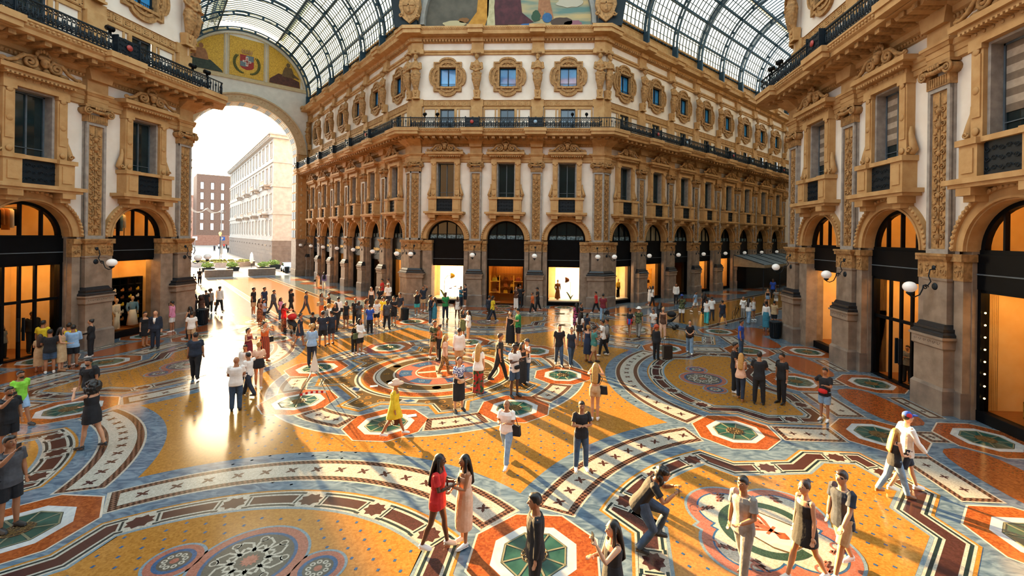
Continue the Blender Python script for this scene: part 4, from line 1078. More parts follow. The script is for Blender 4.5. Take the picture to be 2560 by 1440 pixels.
building('side_palazzo', 262, -18, math.radians(45), 26, 14, 24, 'cream palazzo glowing in sun haze on the left of the street', M_PALE, M_PALE, M_WINF, [1.0,5.6,10,14,18.5], 7, 2.4)
M_CONC = pmat('concrete_barrier','8a8078','9a9088',3,.8)
for A, l0, l1, w in ((56.0,-3.75,-.72,'left'),(55.6,.95,4.15,'right')):
    mb = MB(); L = l1-l0; mb.prism_y([(-L/2,0),(L/2,0),(L/2,.95),(-L/2,.95)],-.3,.3); mb.box(-L/2+.4,-L/2+.9,-.32,-.3,.05,.14); mb.box(L/2-.9,L/2-.4,-.32,-.3,.05,.14)
    tag(mb.obj('concrete_barrier', M_CONC, None, aw(A,(l0+l1)/2), PI/4), 'long grey concrete barrier, %s one of the two under the arch' % w, 'barrier')
def bush(A, lat, s, label, zb=0):
    t = put('planter', None, None, aw(A,lat,zb), PI/4); tag(t, label, 'planter')
    MB().prism([(-.7*s,-.7*s),(.7*s,-.7*s),(.7*s,.7*s),(-.7*s,.7*s)],0,.6*s,0,[(-.8*s,-.8*s),(.8*s,-.8*s),(.8*s,.8*s),(-.8*s,.8*s)]).obj('planter_box', M_IRON, t)
    rnd = random.Random(int(A*7+lat)); mb = MB()
    for i in range(260):
        v = Vector((rnd.gauss(0,1),rnd.gauss(0,1),rnd.gauss(0,1))).normalized()*rnd.uniform(.5,1)
        p = Vector((v.x*.85*s, v.y*.85*s, .95*s+v.z*.45*s)); d = Vector((rnd.uniform(-1,1),rnd.uniform(-1,1),rnd.uniform(-.5,1)))*.14*s; e = d.orthogonal()*.5
        mb.add([p-d,p+e,p+d,p-e],[(0,1,2,3)])
    mb.obj('foliage', pmat('bush_leaves','56702a','7a9238',5,.7), t)
bush(67,-2.5,1,'square planter with bright green bush, leftmost beyond the barriers'); bush(66.5,.5,1,'square planter with bush, between the two barriers'); bush(65.3,4.3,1,'square planter with dark bush behind the right barrier'); bush(68,6.2,1.1,'planter with bush at the palazzo corner beside the parked car')
t = put('round_flower_bed', None, None, aw(80,.8)); tag(t, 'round stone flower bed edged with plants in the street', 'flower bed')
mb = MB(); mb.lathe([(4.6,0),(4.6,.8),(4.3,.8),(4.3,.6),(.1,.6)],(0,0,0),32,smooth=False); mb.obj('stone_kerb', M_CONC, t)
mb = MB(); rnd = random.Random(2)
for i in range(160):
    a = rnd.uniform(0,2*PI); q = rnd.uniform(3.3,4.2); mb.ball((q*math.cos(a),q*math.sin(a),.8),(.2,.2,.25),5,4)
o = mb.obj('flowers', pmat('flowerbed_leaves','6a6a2c','8a8a3c',4,.8), t); o['kind'] = 'stuff'
t = put('closed_parasol', None, None, aw(69.7,3.4)); tag(t, 'closed white parasol standing in the street', 'parasol')
MB().tube([(0,0,0),(0,0,2.8)],.03,6).obj('pole', M_IRON, t); MB().tube([(0,0,.9),(0,0,1.5),(0,0,2.4),(0,0,2.75)],[.12,.28,.2,.03],10).obj('canopy', M_CREAM, t); MB().lathe([(.35,0),(.35,.08),(.05,.12)]).obj('base', M_CONC, t)
t = put('parked_car', None, None, aw(60.5,6.9,0), math.radians(130)); tag(t, 'pale blue-white car half hidden behind the right arch pier', 'car')
mb = MB(); mb.prism_y([(-2,.3),(2,.3),(2.05,.7),(1.9,.85),(1.1,.95),(.5,1.42),(-1.0,1.45),(-1.7,.95),(-2.05,.85)],-.85,.85); mb.obj('body', pmat('car_paint','c8d8e4','d8e4ec',2,.25), t)
mb = MB(); mb.prism_y([(1.0,.97),(.5,1.38),(-.95,1.4),(-1.55,.97)],-.87,.87); mb.obj('windows', M_WIN, t)
for x in (-1.25,1.25):
    for y in (-.85,.85): MB().tube([(x,y-.1,.32),(x,y+.1,.32)],.32,16).obj('wheel', M_BLACK, t)
def bin_(loc, label, s=1):
    t = put('litter_bin', None, None, loc); tag(t, label, 'litter bin', 'slatted black litter bins')
    mb = MB()
    for i in range(22): a = 2*PI*i/22; mb.bar((.27*s*math.cos(a),.27*s*math.sin(a),.06),(.31*s*math.cos(a),.31*s*math.sin(a),.9*s),.06,.03)
    mb.obj('slats', M_IRON, t); MB().lathe([(.25*s,.03),(.26*s,.82*s),(.15*s,.82*s)],n=18).obj('liner', M_BLACK, t); MB().lathe([(.28*s,.88*s),(.34*s,.9*s),(.34*s,.97*s),(.26*s,.97*s),(.22*s,.9*s)],n=22).obj('rim', M_IRON, t)
bin_(floor_at(505,812), 'slatted black litter bin by the left corner pier, in the sun glare', 1.05)
bin_(floor_at(1938,845), 'slatted black litter bin beside the far right-hand corner pier', 1.05)
bin_(floor_at(1012,800), 'slatted black litter bin at the left corner pier of the centre facade', .85)
bin_(aw(57.5,6.0), 'slatted black litter bin in front of the parked car')
t = put('street_lamp', None, None, aw(92,1.4)); tag(t, 'slim street lamp with orange lantern beyond the arch', 'street lamp')
MB().tube([(0,0,0),(0,0,.4),(0,0,5.2)],[.14,.07,.05],8).obj('post', M_IRON, t); MB().lathe([(.1,5.2),(.28,5.8),(.2,5.9),(.05,6.05)],n=8).obj('lantern', emat('street_lantern','ffb060',2), t)
t = put('mast', None, None, aw(110,3.4)); tag(t, 'tall thin mast with camera arm in the street', 'mast')
MB().tube([(0,0,0),(0,0,11)],.09,8).obj('pole', M_CONC, t); MB().bar((0,0,10.8),(1.8,-1.8,10.8),.1,.1).obj('arm', M_CONC, t); MB().box(1.3,2.1,-2.1,-1.3,10.4,10.8).obj('camera', M_CONC, t)
for A, lat, z, c, nm, sh in ((140,.5,4.2,'d8dce0','white square street sign left of the mast',4),(135,6.2,4.2,'2a62b0','blue square parking sign right of the mast',4),(135,9.5,4.0,'c04030','red triangular give-way sign by the office block',3)):
    t = put('street_sign', None, None, aw(A,lat), PI/4); tag(t, nm, 'sign'); MB().tube([(0,0,0),(0,0,z)],.05,6).obj('post', M_CONC, t)
    a0 = PI/4 if sh == 4 else -PI/2
    MB().prism_y([(.75*math.cos(a0+2*PI*i/sh), z+.75*math.sin(a0+2*PI*i/sh)) for i in range(sh)],-.1,-.05).obj('sign_plate', pmat('sign_'+c,c,c,3,.5), t)
    if sh == 3: MB().prism_y([(.42*math.cos(a0+2*PI*i/sh), z+.42*math.sin(a0+2*PI*i/sh)) for i in range(sh)],-.12,-.1).obj('sign_centre', M_CREAM, t)
    elif c[0] == '2': mb = MB(); mb.box(-.2,-.08,-.12,-.1,z-.32,z+.32); mb.ring_y(-.05,z+.13,.1,.2,-.12,-.1,-PI/2,PI/2,8); mb.obj('letter_p', M_CREAM, t)
t = put('string_lights', None, None, aw(150,-4,0), PI/4); tag(t, 'festoon cables of tiny lights strung across the street', 'string lights')
mb = MB()
for k in range(3):
    for s in range(3): mb.tube([(s*4+4*i/10, k*3, 13.2-1.3*(1-(2*i/10-1)**2)) for i in range(11)], .03, 4)
mb.tube([(0,0,0),(0,0,13.3)],.08,6); mb.tube([(12,6,0),(12,6,13.3)],.08,6)
mb.obj('cable', M_CREAM, t)

# ------------------------------------------------------------------ the rest of the octagon, behind and above the camera
mb = MB(); mb.box(-30,30,-21,-20.4,0,25)
M_SHADE = pmat('opposite_wall_darkened','4a3c30','584838',2,.8)  # dark colour for unseen walls, chosen to cut bounced sunlight
struct(mb.obj('wall_back', M_SHADE))  # unseen, added behind the camera to block ambient light
for nm, a in (('wall_arcade_near_left_end',225),('wall_arcade_near_right_end',315)):  # unseen closed ends, added to keep ambient light out
    q = math.radians(a); mb = MB(); mb.box(-8.5,8.5,0,.5,0,25)
    struct(put(nm, mb.mesh(nm, M_SHADE), None, (46*math.cos(q),46*math.sin(q),0), q+PI/2))
root = struct(put('ceiling', None))
mb = MB(); dg_ = MB(); n = 48; RD_ = 19.6
dp_ = lambda i, t: (RD_*math.cos(t)*math.cos(2*PI*i/n), RD_*math.cos(t)*math.sin(2*PI*i/n), 33+14*math.sin(t))
for i in range(n):
    for k in range(8):
        t0, t1 = PI/2*k/8*.94, PI/2*(k+1)/8*.94
        if i % 3 == 0: mb.bar(dp_(i,t0), dp_(i,t1), .3, .4)
        mb.bar(dp_(i,t1), dp_(i+1,t1), .08, .1)
        dg_.add([dp_(i,t0),dp_(i+1,t0),dp_(i+1,t1),dp_(i,t1)], [(0,1,2,3)])
mb.obj('dome_ribs', M_IRONB, root); dg_.obj('dome_glass', M_DOMEG, root)
mb = MB()
for i in range(n):
    a, b = 2*PI*i/n, 2*PI*(i+1)/n
    mb.add([(RD_*math.cos(a),RD_*math.sin(a),32),(RD_*math.cos(b),RD_*math.sin(b),32),(RD_*math.cos(b),RD_*math.sin(b),33.2),(RD_*math.cos(a),RD_*math.sin(a),33.2)], [(0,1,2,3)])
trim(mb.obj('trim', M_GOLD))

# ------------------------------------------------------------------ inlaid floor
def fcol(r, g, b, k=.82):
    return (r/255*k, g/255*k, b/255*k)
def fmat(name, lo, hi, scale, rough, **kw):
    return pmat(name, fcol(*lo), fcol(*hi), scale, rough, **kw)
FMATS = [fmat('floor_grey_marble',(76,100,122),(128,150,166),1.6,.15,kind='marble',stretch=(1,2.2,1),spec=.6),          #0
 fmat('floor_yellow_terrazzo',(168,112,42),(196,138,62),26,.15,kind='voronoi',spec=.6,contrast=(0,1)),                   #1
 fmat('floor_white_mosaic',(170,165,152),(207,201,186),42,.22,kind='voronoi',contrast=(0,1)),                            #2
 fmat('floor_brown_mosaic',(62,36,32),(85,50,48),40,.2,kind='voronoi',contrast=(0,1)),                                   #3
 fmat('floor_red_terrazzo',(138,63,28),(180,96,46),22,.17,kind='voronoi',spec=.6,contrast=(0,1)),                        #4
 fmat('floor_dark_line',(22,40,44),(32,54,58),40,.22,kind='voronoi'),                                                    #5
 fmat('floor_blue_mosaic',(35,76,116),(51,100,150),40,.22,kind='voronoi',contrast=(0,1)),                                #6
 fmat('floor_pink_mosaic',(154,90,72),(180,114,98),40,.22,kind='voronoi',contrast=(0,1)),                                #7
 fmat('floor_cream_marble',(214,200,180),(230,218,200),1.5,.16,kind='marble',spec=.6),                                   #8
 fmat('floor_scroll_brown',(74,58,34),(106,84,48),14,.22,kind='marble'),                                                 #9
 fmat('floor_green_mosaic',(36,60,48),(52,80,64),40,.22,kind='voronoi',contrast=(0,1)),                                  #10
 fmat('floor_bluegrey_edge',(111,134,148),(138,160,172),40,.22,kind='voronoi',contrast=(0,1)),                           #11
 fmat('floor_grey_disc',(76,74,68),(92,90,82),40,.22,kind='voronoi',contrast=(0,1)),                                     #12
 fmat('floor_dotted_band',(46,26,24),(126,92,74),15,.2,kind='checker',contrast=(.2,.8)),                                 #13
 fmat('floor_white_marble',(196,200,202),(220,222,220),2,.16,kind='marble',spec=.6)]                                     #14
GR, YE, WH, BR, RD, DK, BL, PK, CR, SC, GN, BE, GD, DB, WM = range(15)
from mathutils.geometry import tessellate_polygon
FL = MB(); DZ = .0008
def rot(p, a):
    c, s = math.cos(a), math.sin(a); return (p[0]*c - p[1]*s, p[0]*s + p[1]*c)
XF = [0.0, 0.0, 0.0]     # current rotation and offset
def P_(pts): 
    return [rot((x+XF[1], y+XF[2]), XF[0]) for x, y in pts]
def fp(pts, lv, m):
    q = P_(pts)
    if len(q) == 4: fs = [(0,1,2,3)]
    else: fs = [t for t in tessellate_polygon([[Vector((x,y,0)) for x,y in q]])]
    ok = []
    for t in fs:
        a, b, c = (q[i] for i in t[:3]); ar = (b[0]-a[0])*(c[1]-a[1])-(b[1]-a[1])*(c[0]-a[0])
        if len(t) > 3: ok.append(t)
        elif abs(ar) > 1e-6: ok.append(t if ar > 0 else (t[0],t[2],t[1]))
    FL.add([(x,y,lv*DZ) for x,y in q], ok, m)
def circ(cx, cy, r, n=40, a0=0, a1=2*PI, close=False):
    k = n if abs(a1-a0-2*PI) < 1e-6 else n+1
    return [(cx+r*math.cos(a0+(a1-a0)*i/n), cy+r*math.sin(a0+(a1-a0)*i/n)) for i in range(k)]
def sector(cx, cy, r0, r1, a0, a1, lv, m, n=30):
    o, i_ = circ(cx,cy,r1,n,a0,a1), circ(cx,cy,r0,n,a0,a1)
    pts = [(x,y,lv*DZ) for x,y in P_(o)+P_(i_)]; k = len(o)
    FL.add(pts, [(i,i+1,k+i+1,k+i) for i in range(k-1)], m)
def oct_(cx, cy, ap, a=PI/8):
    r = ap/math.cos(PI/8); return [(cx+r*math.cos(a+i*PI/4), cy+r*math.sin(a+i*PI/4)) for i in range(8)]
def stroke(pts, w, lv, m):
    v = [Vector((x,y)) for x,y in pts]; L_, R__ = [], []
    for i, p in enumerate(v):
        d = (v[min(i+1,len(v)-1)] - v[max(i-1,0)]); d = d.normalized() if d.length else Vector((1,0)); n_ = Vector((-d.y,d.x))*w/2
        L_.append(tuple(p+n_)); R__.append(tuple(p-n_))
    a, b = P_(L_), P_(R__); k = len(a)
    FL.add([(x,y,lv*DZ) for x,y in a+b], [(i,i+1,k+i+1,k+i) for i in range(k-1)], m)
def inset(pts, d):
    n = len(pts); out = []
    area = sum(pts[i][0]*pts[(i+1)%n][1]-pts[(i+1)%n][0]*pts[i][1] for i in range(n))
    sg = 1 if area > 0 else -1
    for i in range(n):
        p0, p1, p2 = Vector(pts[i-1]), Vector(pts[i]), Vector(pts[(i+1)%n])
        a, b = (p1-p0).normalized(), (p2-p1).normalized()
        na, nb = Vector((-a.y,a.x))*sg, Vector((-b.y,b.x))*sg
        k = na+nb; k = k/max(.35, k.length_squared)*2; out.append(tuple(p1 + k*d))
    return out
def inside(p, poly):
    c = False; n = len(poly)
    for i in range(n):
        (x1,y1),(x2,y2) = poly[i], poly[i-1]
        if (y1 > p[1]) != (y2 > p[1]) and p[0] < (x2-x1)*(p[1]-y1)/(y2-y1)+x1: c = not c
    return c
def cross(cx, cy, s, a, lv, m=BR):
    pts = []
    for i in range(4):
        b = a + i*PI/2
        for r, d in ((.62,-.42),(1.08,0),(.62,.42),(.26,PI/4)): pts.append((cx+s*r*math.cos(b+d), cy+s*r*math.sin(b+d)))
    fp(pts, lv, m)
def lightring(cx, cy, lv=6):
    fp(oct_(cx,cy,1.2), lv, CR); fp(oct_(cx,cy,1.16), lv+1, RD); fp(oct_(cx,cy,.78), lv+2, WM); fp(oct_(cx,cy,.6), lv+3, DK)
    LIGHTS.append((rot((cx+XF[1],cy+XF[2]),XF[0]), XF[0]))
def band_box(x0, x1, y0, y1, lv, nx, vert=False):
    def pt(e):   # rectangle with pointed ends along its length
        a,b,c,d = x0+e,x1-e,y0+e,y1-e
        return [(a,c),(b,c),(b,d),(a,d)]
    fp(pt(-.05), lv, WH); fp(pt(0), lv+1, DB); fp(pt(.13), lv+2, WH)
    for i in range(nx):
        t = (i+.5)/nx
        if vert: cross((x0+x1)/2, y0+.2+(y1-y0-.4)*t, .12, 0, lv+3)
        else: cross(x0+.2+(x1-x0-.4)*t, (y0+y1)/2, .13, 0, lv+3)
LIGHTS = []
def dots(poly, avoid, step=.4, lv=3):
    xs = [p[0] for p in poly]; ys = [p[1] for p in poly]; inn = poly
    i, x = 0, min(xs)
    while x < max(xs):
        y = min(ys) + (step/2 if i % 2 else 0)
        while y < max(ys):
            if inside((x,y), inn) and not any((x-a)**2+(y-b)**2 < r*r for a,b,r in avoid):
                q = .032; fp([(x-q,y-q*.8),(x+q,y-q*.8),(x+q,y+q*.8),(x-q,y+q*.8)], lv, BL)
            y += step
        x += step*.62; i += 1
def knot(p, q, lv, w=.6):
    """the white cable knot that interrupts the brown band: p on the outer edge, q the direction along it"""
    a = math.atan2(q[1],q[0]); S = XF[:]
    def L(pts): return [(p[0]+x*math.cos(a)-y*math.sin(a), p[1]+x*math.sin(a)+y*math.cos(a)) for x,y in pts]
    fp(L([(-.34,.06),(.34,.06),(.34,w),(-.34,w)]), lv, WH)
    st = [(.23 if i%2 else .17) for i in range(16)]
    fp(L([(st[i]*1.1*math.cos(2*PI*i/16), w*.55+st[i]*math.sin(2*PI*i/16)) for i in range(16)]), lv+1, BR)
    for s in (-1,1):
        for z in (.1,w-.04): fp(L([(s*.34,z-.03),(s*.22,z-.03),(s*.22,z+.03),(s*.34,z+.03)]), lv+1, DK)
        fp(L([(s*.3,.16),(s*.26,.16),(s*.26,w-.1),(s*.3,w-.1)]), lv+1, DK)
def field(outline, knots, avoid):
    lv = 3.6
    for d, m in ((-.06,YE),(.0,WH),(.05,DK),(.11,WH),(.17,BR),(.45,WH),(.5,DK),(.56,WH),(.61,BE),(.68,YE)):
        fp(inset(outline,d), lv, m); lv += 1
    inn = inset(outline,.78)
    dots(inn, avoid, .4, lv+1)
    n = len(outline)
    for p, q in knots: knot(p, q, lv, .6)
# base slabs
FL.add([(x,y,0) for x,y in ((-22,-30),(22,-30),(22,22),(-22,22))], [(0,1,2,3)], GR)
for ang, A1 in ((135,54.4),(45,61),(225,46),(315,46)):
    a = math.radians(ang); pts = [rot(p,a) for p in ((14,-8.5),(A1,-8.5),(A1,8.5),(14,8.5))]
    FL.add([(x,y,-.0006) for x,y in pts], [(0,1,2,3)], GR)
fp(circ(0,0,10.4,96), 1, YE)
for k in range(8):     # yellow fields' blue dots
    XF[0] = k*PI/4
    for ri in range(12):
        r = 6.6+ri*.33
        for j in range(-14,15):
            a = PI/8 + (j+(ri%2)*.5)*.055
            x, y = r*math.cos(a), r*math.sin(a)
            if abs(a-PI/8) < PI/8 and math.hypot(x-14.5,y) > 7.4 and math.hypot(x-16.6*R2,y-16.6*R2) > 7.75 and r < 10.3:
                if k % 2: xx, yy = x, y
                q = .03; fp([(x-q,y-q),(x+q,y-q),(x+q,y+q),(x-q,y+q)], 2, BL)
def band_arc(c, r, half, crs, lv=2):
    sector(c,0,r-1.2,r+.94,PI-half*1.28,PI+half*1.28,lv,GR,40)
    sector(c,0,r-.51,r+.5,PI-half,PI+half,3,WH); sector(c,0,r-.46,r+.45,PI-half*.985,PI+half*.985,4,DB,40); sector(c,0,r-.3,r+.29,PI-half*.955,PI+half*.955,5,WH,40)
    for i in range(-crs,crs+1):
        a = PI + i*half*.9/crs*.97; cross(c+r*math.cos(a), r*math.sin(a), .15, a+PI/4, 6)
for k in range(4):
    XF[0] = k*PI/2; C_, R_a = 14.5, 6.35
    band_arc(C_, R_a, math.radians(43), 7)
    XF[0] = k*PI/2 + PI/4; band_arc(16.6, 6.75, math.radians(25.5), 5, 2.35)
for k in range(4):
    XF[0] = k*PI/2; c, r = 14.5, 5.4
    arc_ = [(c+r*math.cos(PI+math.radians(a)), r*math.sin(PI+math.radians(a))) for a in [-42.5+85*i/28 for i in range(29)]]
    arc_ = arc_[::-1]
    half = [(11.4,3.66),(12.1,4.4),(13.88,4.36),(14.32,3.8),(14.32,1.6),(13.72,.7)]
    # counter-clockwise outline: lower side, outer side, upper side, arc
    out = [(x,-y) for x,y in half] + [(x,y) for x,y in half[::-1]] + [p for p in arc_[::-1]] 
    up = out
    # arc must run from top (y>0) to bottom
    if up[12][1] < 0: up = up[:12] + up[12:][::-1]
    kn = []
    for a in (-36,-18,0,18,36):
        t = PI+math.radians(a); kn.append(((c+r*math.cos(t), r*math.sin(t)), (-math.sin(t),math.cos(t))))
    for s in (-1,1): kn.append(((13.0,s*4.38), (-s,0) if s>0 else (1,0)))
    for s in (-1,1): kn.append(((14.32,s*2.7), (0,1)))
    field(up, kn, [(11.3,0,1.05),(11.4,1.32,.5),(11.4,-1.32,.5)])
    L0 = 17
    for cx, cy, rr in ((11.3,0,.98),(11.4,1.32,.48),(11.4,-1.32,.48)): fp(circ(cx,cy,rr), L0, BE)
    for cx, cy, rr in ((11.3,0,.93),(11.4,1.32,.43),(11.4,-1.32,.43)): fp(circ(cx,cy,rr), L0+1, PK)
    fp(circ(11.3,0,.76), L0+2, BL); fp(circ(11.3,0,.7), L0+3, GD)
    for i in range(8):
        a = i*PI/4; b = a+PI/4
        for da in (0.0,):
            stroke([(11.3+.22*math.cos(a-.5),.22*math.sin(a-.5)),(11.3+.5*math.cos(a-.28),.5*math.sin(a-.28)),(11.3+.6*math.cos(a),.6*math.sin(a)),(11.3+.5*math.cos(a+.28),.5*math.sin(a+.28)),(11.3+.22*math.cos(a+.5),.22*math.sin(a+.5))], .05, L0+4, WH)
            stroke([(11.3+.4*math.cos(a-.75),.4*math.sin(a-.75)),(11.3+.26*math.cos(a),.26*math.sin(a)),(11.3+.4*math.cos(a+.75),.4*math.sin(a+.75))], .05, L0+4, WH)
            stroke([(11.3+.58*math.cos(a+.2)+.07*math.cos(t), .58*math.sin(a+.2)+.07*math.sin(t)) for t in [2*PI*j/8 for j in range(9)]], .028, L0+4, WH)
    fp([(11.3+(.16 if i%2 else .11)*math.cos(2*PI*i/24),(.16 if i%2 else .11)*math.sin(2*PI*i/24)) for i in range(24)], L0+5, PK)
    for s in (-1,1):
        fp(circ(11.4,s*1.32,.32,24), L0+2, BL); fp(circ(11.4,s*1.32,.25,24), L0+3, GD)
        for i in range(9):
            a = 2*PI*i/9; fp(circ(11.4+.16*math.cos(a), s*1.32+.16*math.sin(a), .05, 10), L0+4, WH); fp(circ(11.4+.16*math.cos(a), s*1.32+.16*math.sin(a), .022, 8), L0+5, GD)
        fp(circ(11.4,s*1.32,.07,12), L0+4, PK)
    # lights and boxes along the facade
    for y in (-5.1,5.1): lightring(10.8, y)
    for y in (-9.8,-5,0,5,9.8): lightring(15.15, y)
    for y in (-5.1,0,5.1): lightring(18.2, y)
    for s in (-1,1):
        band_box(12.1,13.85,min(s*4.65,s*5.6),max(s*4.65,s*5.6),7,3)
        for a, b in ((1.35,3.65),(6.35,8.45)): band_box(14.7,15.6,min(s*a,s*b),max(s*a,s*b),7,3,True)
        for yy in (0,5.05): band_box(16.4,16.95,s*yy-.35,s*yy+.35,7,1) if (yy or s>0) else None
        band_box(17.75,18.25,s*2.6-.95,s*2.6+.95,7,2,True)
        for yy in (2.5,7.5): fp([(16.75+.78*math.copysign(abs(math.cos(t))**.7,math.cos(t)), s*yy+1.75*math.copysign(abs(math.sin(t))**.8,math.sin(t))) for t in [2*PI*i/20 for i in range(20)]], 5, RD)
for k in range(4):      # fields facing the four arcades
    XF[0] = PI/4 + k*PI/2; c, r = 16.6, 5.8
    arc_ = [(c+r*math.cos(PI+math.radians(a)), r*math.sin(PI+math.radians(a))) for a in [-20.8+41.6*i/16 for i in range(17)]]
    half = [(12.1,2.14),(13.02,3.3),(13.05,4.2),(14.16,5.3),(15.95,4.3),(15.98,3.17),(16.76,2.6)]
    out = [(x,-y) for x,y in half] + half[::-1] + (arc_ if arc_[0][1] > 0 else arc_[::-1])
    kn = [((c+r*math.cos(t), r*math.sin(t)), (-math.sin(t),math.cos(t))) for t in [PI+math.radians(a) for a in (-15,0,15)]]
    for s in (-1,1):
        for (x0,y0),(x1,y1) in (((12.1,2.14),(13.02,3.3)),((14.16,5.3),(15.95,4.3)),((13.05,4.2),(14.16,5.3))):
            mx, my = (x0+x1)/2, s*(y0+y1)/2; q = (x1-x0, s*(y1-y0)); q = (-q[0],-q[1]) if s > 0 else q
            kn.append(((mx,my), q))
    kn.append(((16.76,0),(0,1)))
    field(out, kn, [(13.8,0,1.75)])
    L0 = 17; X0 = 13.8
    lob = [(X0+.8,0),(X0-.8,0),(X0,.8),(X0,-.8)]
    def qf(e, lv, m):
        for cx, cy in lob: fp(circ(cx,cy,.86-e,32), lv, m)
        q = 1.0-e; fp([(X0-q,-q),(X0+q,-q),(X0+q,q),(X0-q,q)], lv+.3, m)
    qf(-.06,L0,BE); qf(0,L0+1,PK); qf(.2,L0+2,BL); qf(.24,L0+3,WH)
    sector(X0,0,.72,.92,0,2*PI,L0+5,GN,40)
    rnd = random.Random(k)
    for i in range(4):
        for s in (-1,1):
            a = i*PI/2+s*.16; bx, by = X0+1.12*math.cos(a), 1.12*math.sin(a)
            pts = [(bx+.3*t/14*math.cos(a+s*.9)+.09*math.sin(t*1.1)*math.cos(a+PI/2), by+.3*t/14*math.sin(a+s*.9)+.09*math.sin(t*1.1)*math.sin(a+PI/2)) for t in range(15)]
            stroke(pts, .045, L0+5, PK); stroke([(x+.05,y+.05) for x,y in pts], .03, L0+6, BR)
            ex, ey = pts[-1]; stroke([(ex+.11*math.cos(t)-.11, ey+.11*math.sin(t)) for t in [2*PI*j/10 for j in range(10)]], .04, L0+6, PK)
    if k == 3:   # shield with the red lily, towards the lower right of the picture
        sh = [(-.62,.0),(-.45,.42),(.35,.5),(.62,.42),(.72,.0),(.62,-.42),(.35,-.5),(-.45,-.42)]
        fp([(X0+x*1.0,y) for x,y in sh], L0+6, SC); fp([(X0+x*.93,y*.92) for x,y in sh], L0+7, CR)
        fp([(X0+x,y) for x,y in ((-.5,-.06),(.2,-.3),(.3,.0),(.2,.3),(-.5,.06))], L0+7.4, CR)
        for pts in ([(-.45,0),(-.2,.1),(.1,.05),(.28,0),(.1,-.05),(-.2,-.1)], [(.08,.05),(-.1,.22),(-.32,.34),(-.42,.26),(-.36,.2),(-.22,.22),(-.05,.08)], [(.08,-.05),(-.1,-.22),(-.32,-.34),(-.42,-.26),(-.36,-.2),(-.22,-.22),(-.05,-.08)],
                    [(.06,-.16),(.12,-.16),(.12,.16),(.06,.16)], [(.14,0),(.3,.12),(.4,.05),(.44,0),(.4,-.05),(.3,-.12)], [(-.12,.06),(-.3,.14),(-.26,.18),(-.08,.1)], [(-.12,-.06),(-.3,-.14),(-.26,-.18),(-.08,-.1)]):
            fp([(X0+x*1.05,y*1.05) for x,y in pts], L0+8, RD)
    else:
        fp(circ(X0,0,.55), L0+6, CR); sector(X0,0,.3,.4,0,2*PI,L0+7,BR); fp(circ(X0,0,.18,20), L0+7, RD)
# central ring
XF[0] = 0
fp(circ(0,0,6.32,96), 3, GR); sector(0,0,6.3,6.36,0,2*PI,4,CR,96)
for k in range(8):
    XF[0] = k*PI/4; lightring(5.4, 0)
    XF[0] = k*PI/4 + PI/8; h = math.radians(9.6)
    sector(0,0,5.0,5.98,-h*1.06,h*1.06,5,WH,10); sector(0,0,5.05,5.93,-h,h,6,DB,10); sector(0,0,5.2,5.78,-h*.8,h*.8,7,WH,10)
    for j in (-1,0,1): cross(5.49*math.cos(j*h*.45), 5.49*math.sin(j*h*.45), .13, 0, 8)
XF[0] = 0
star = []
for k in range(8):
    ph = math.radians(22.5+45*k)
    for r, d in ((3.86,-9.2),(4.62,-5.6),(4.62,5.6),(3.86,9.2)): star.append((r*math.cos(ph+math.radians(d)), r*math.sin(ph+math.radians(d))))
lv = 4
for d, m in ((-.12,YE),(0,WH),(.05,DK),(.1,WH),(.15,SC)): fp(inset(star,d), lv, m); lv += 1
for k in range(8):
    XF[0] = math.radians(22.5+45*k)
    for s in (-1,1):
        stroke([(x,s*(.2+z)) for x,_,z in spiral(4.05,0,.18,1.4,0,s)], .05, lv, YE); stroke([(x,s*.35+z) for x,_,z in spiral(3.62,.1,.16,1.2,0,-s)], .045, lv, YE); stroke([(x,s*.75+z) for x,_,z in spiral(3.52,.05,.12,1.2,0,s)], .04, lv, YE)
    XF[0] = math.radians(45*k)
    fp([(3.25,-.3),(3.64,-.3),(3.64,.3),(3.25,.3)], lv, WH); fp([(3.3,0),(3.45,-.24),(3.6,0),(3.45,.24)], lv+1, BL)
XF[0] = 0
for r, m in ((3.34,WH),(3.26,DK),(3.18,CR),(3.1,YE),(3.0,RD),(2.64,CR),(2.56,DK),(2.52,WH),(2.36,SC),(1.86,CR),(1.78,DK),(1.74,PK),(.96,CR),(.9,RD)):
    fp(circ(0,0,r,72), lv+1, m); lv += 1
for k in range(12):
    a = 2*PI*k/12; fp(circ(2.11*math.cos(a),2.11*math.sin(a),.17,20), lv+1, CR); fp(circ(2.11*math.cos(a),2.11*math.sin(a),.13,20), lv+2, SC); XF[0] = a+PI/12
    stroke([(2.11+(x),z) for x,_,z in spiral(0,0,.13,1.3,0,1)], .035, lv+1, YE)
for k in range(6):
    XF[0] = 2*PI*k/6+.3; sector(0,0,1.12,1.62,-.3,.3,lv+1,BL,10); stroke([(1.36+x,z) for x,_,z in spiral(0,0,.16,1.5,0,1)], .03, lv+2, BE)
XF[0] = .35
fp([(-.86,-.1),(.86,-.1),(.86,.1),(-.86,.1)], lv+1, CR); fp([(-.1,-.86),(.1,-.86),(.1,.86),(-.1,.86)], lv+1, CR)
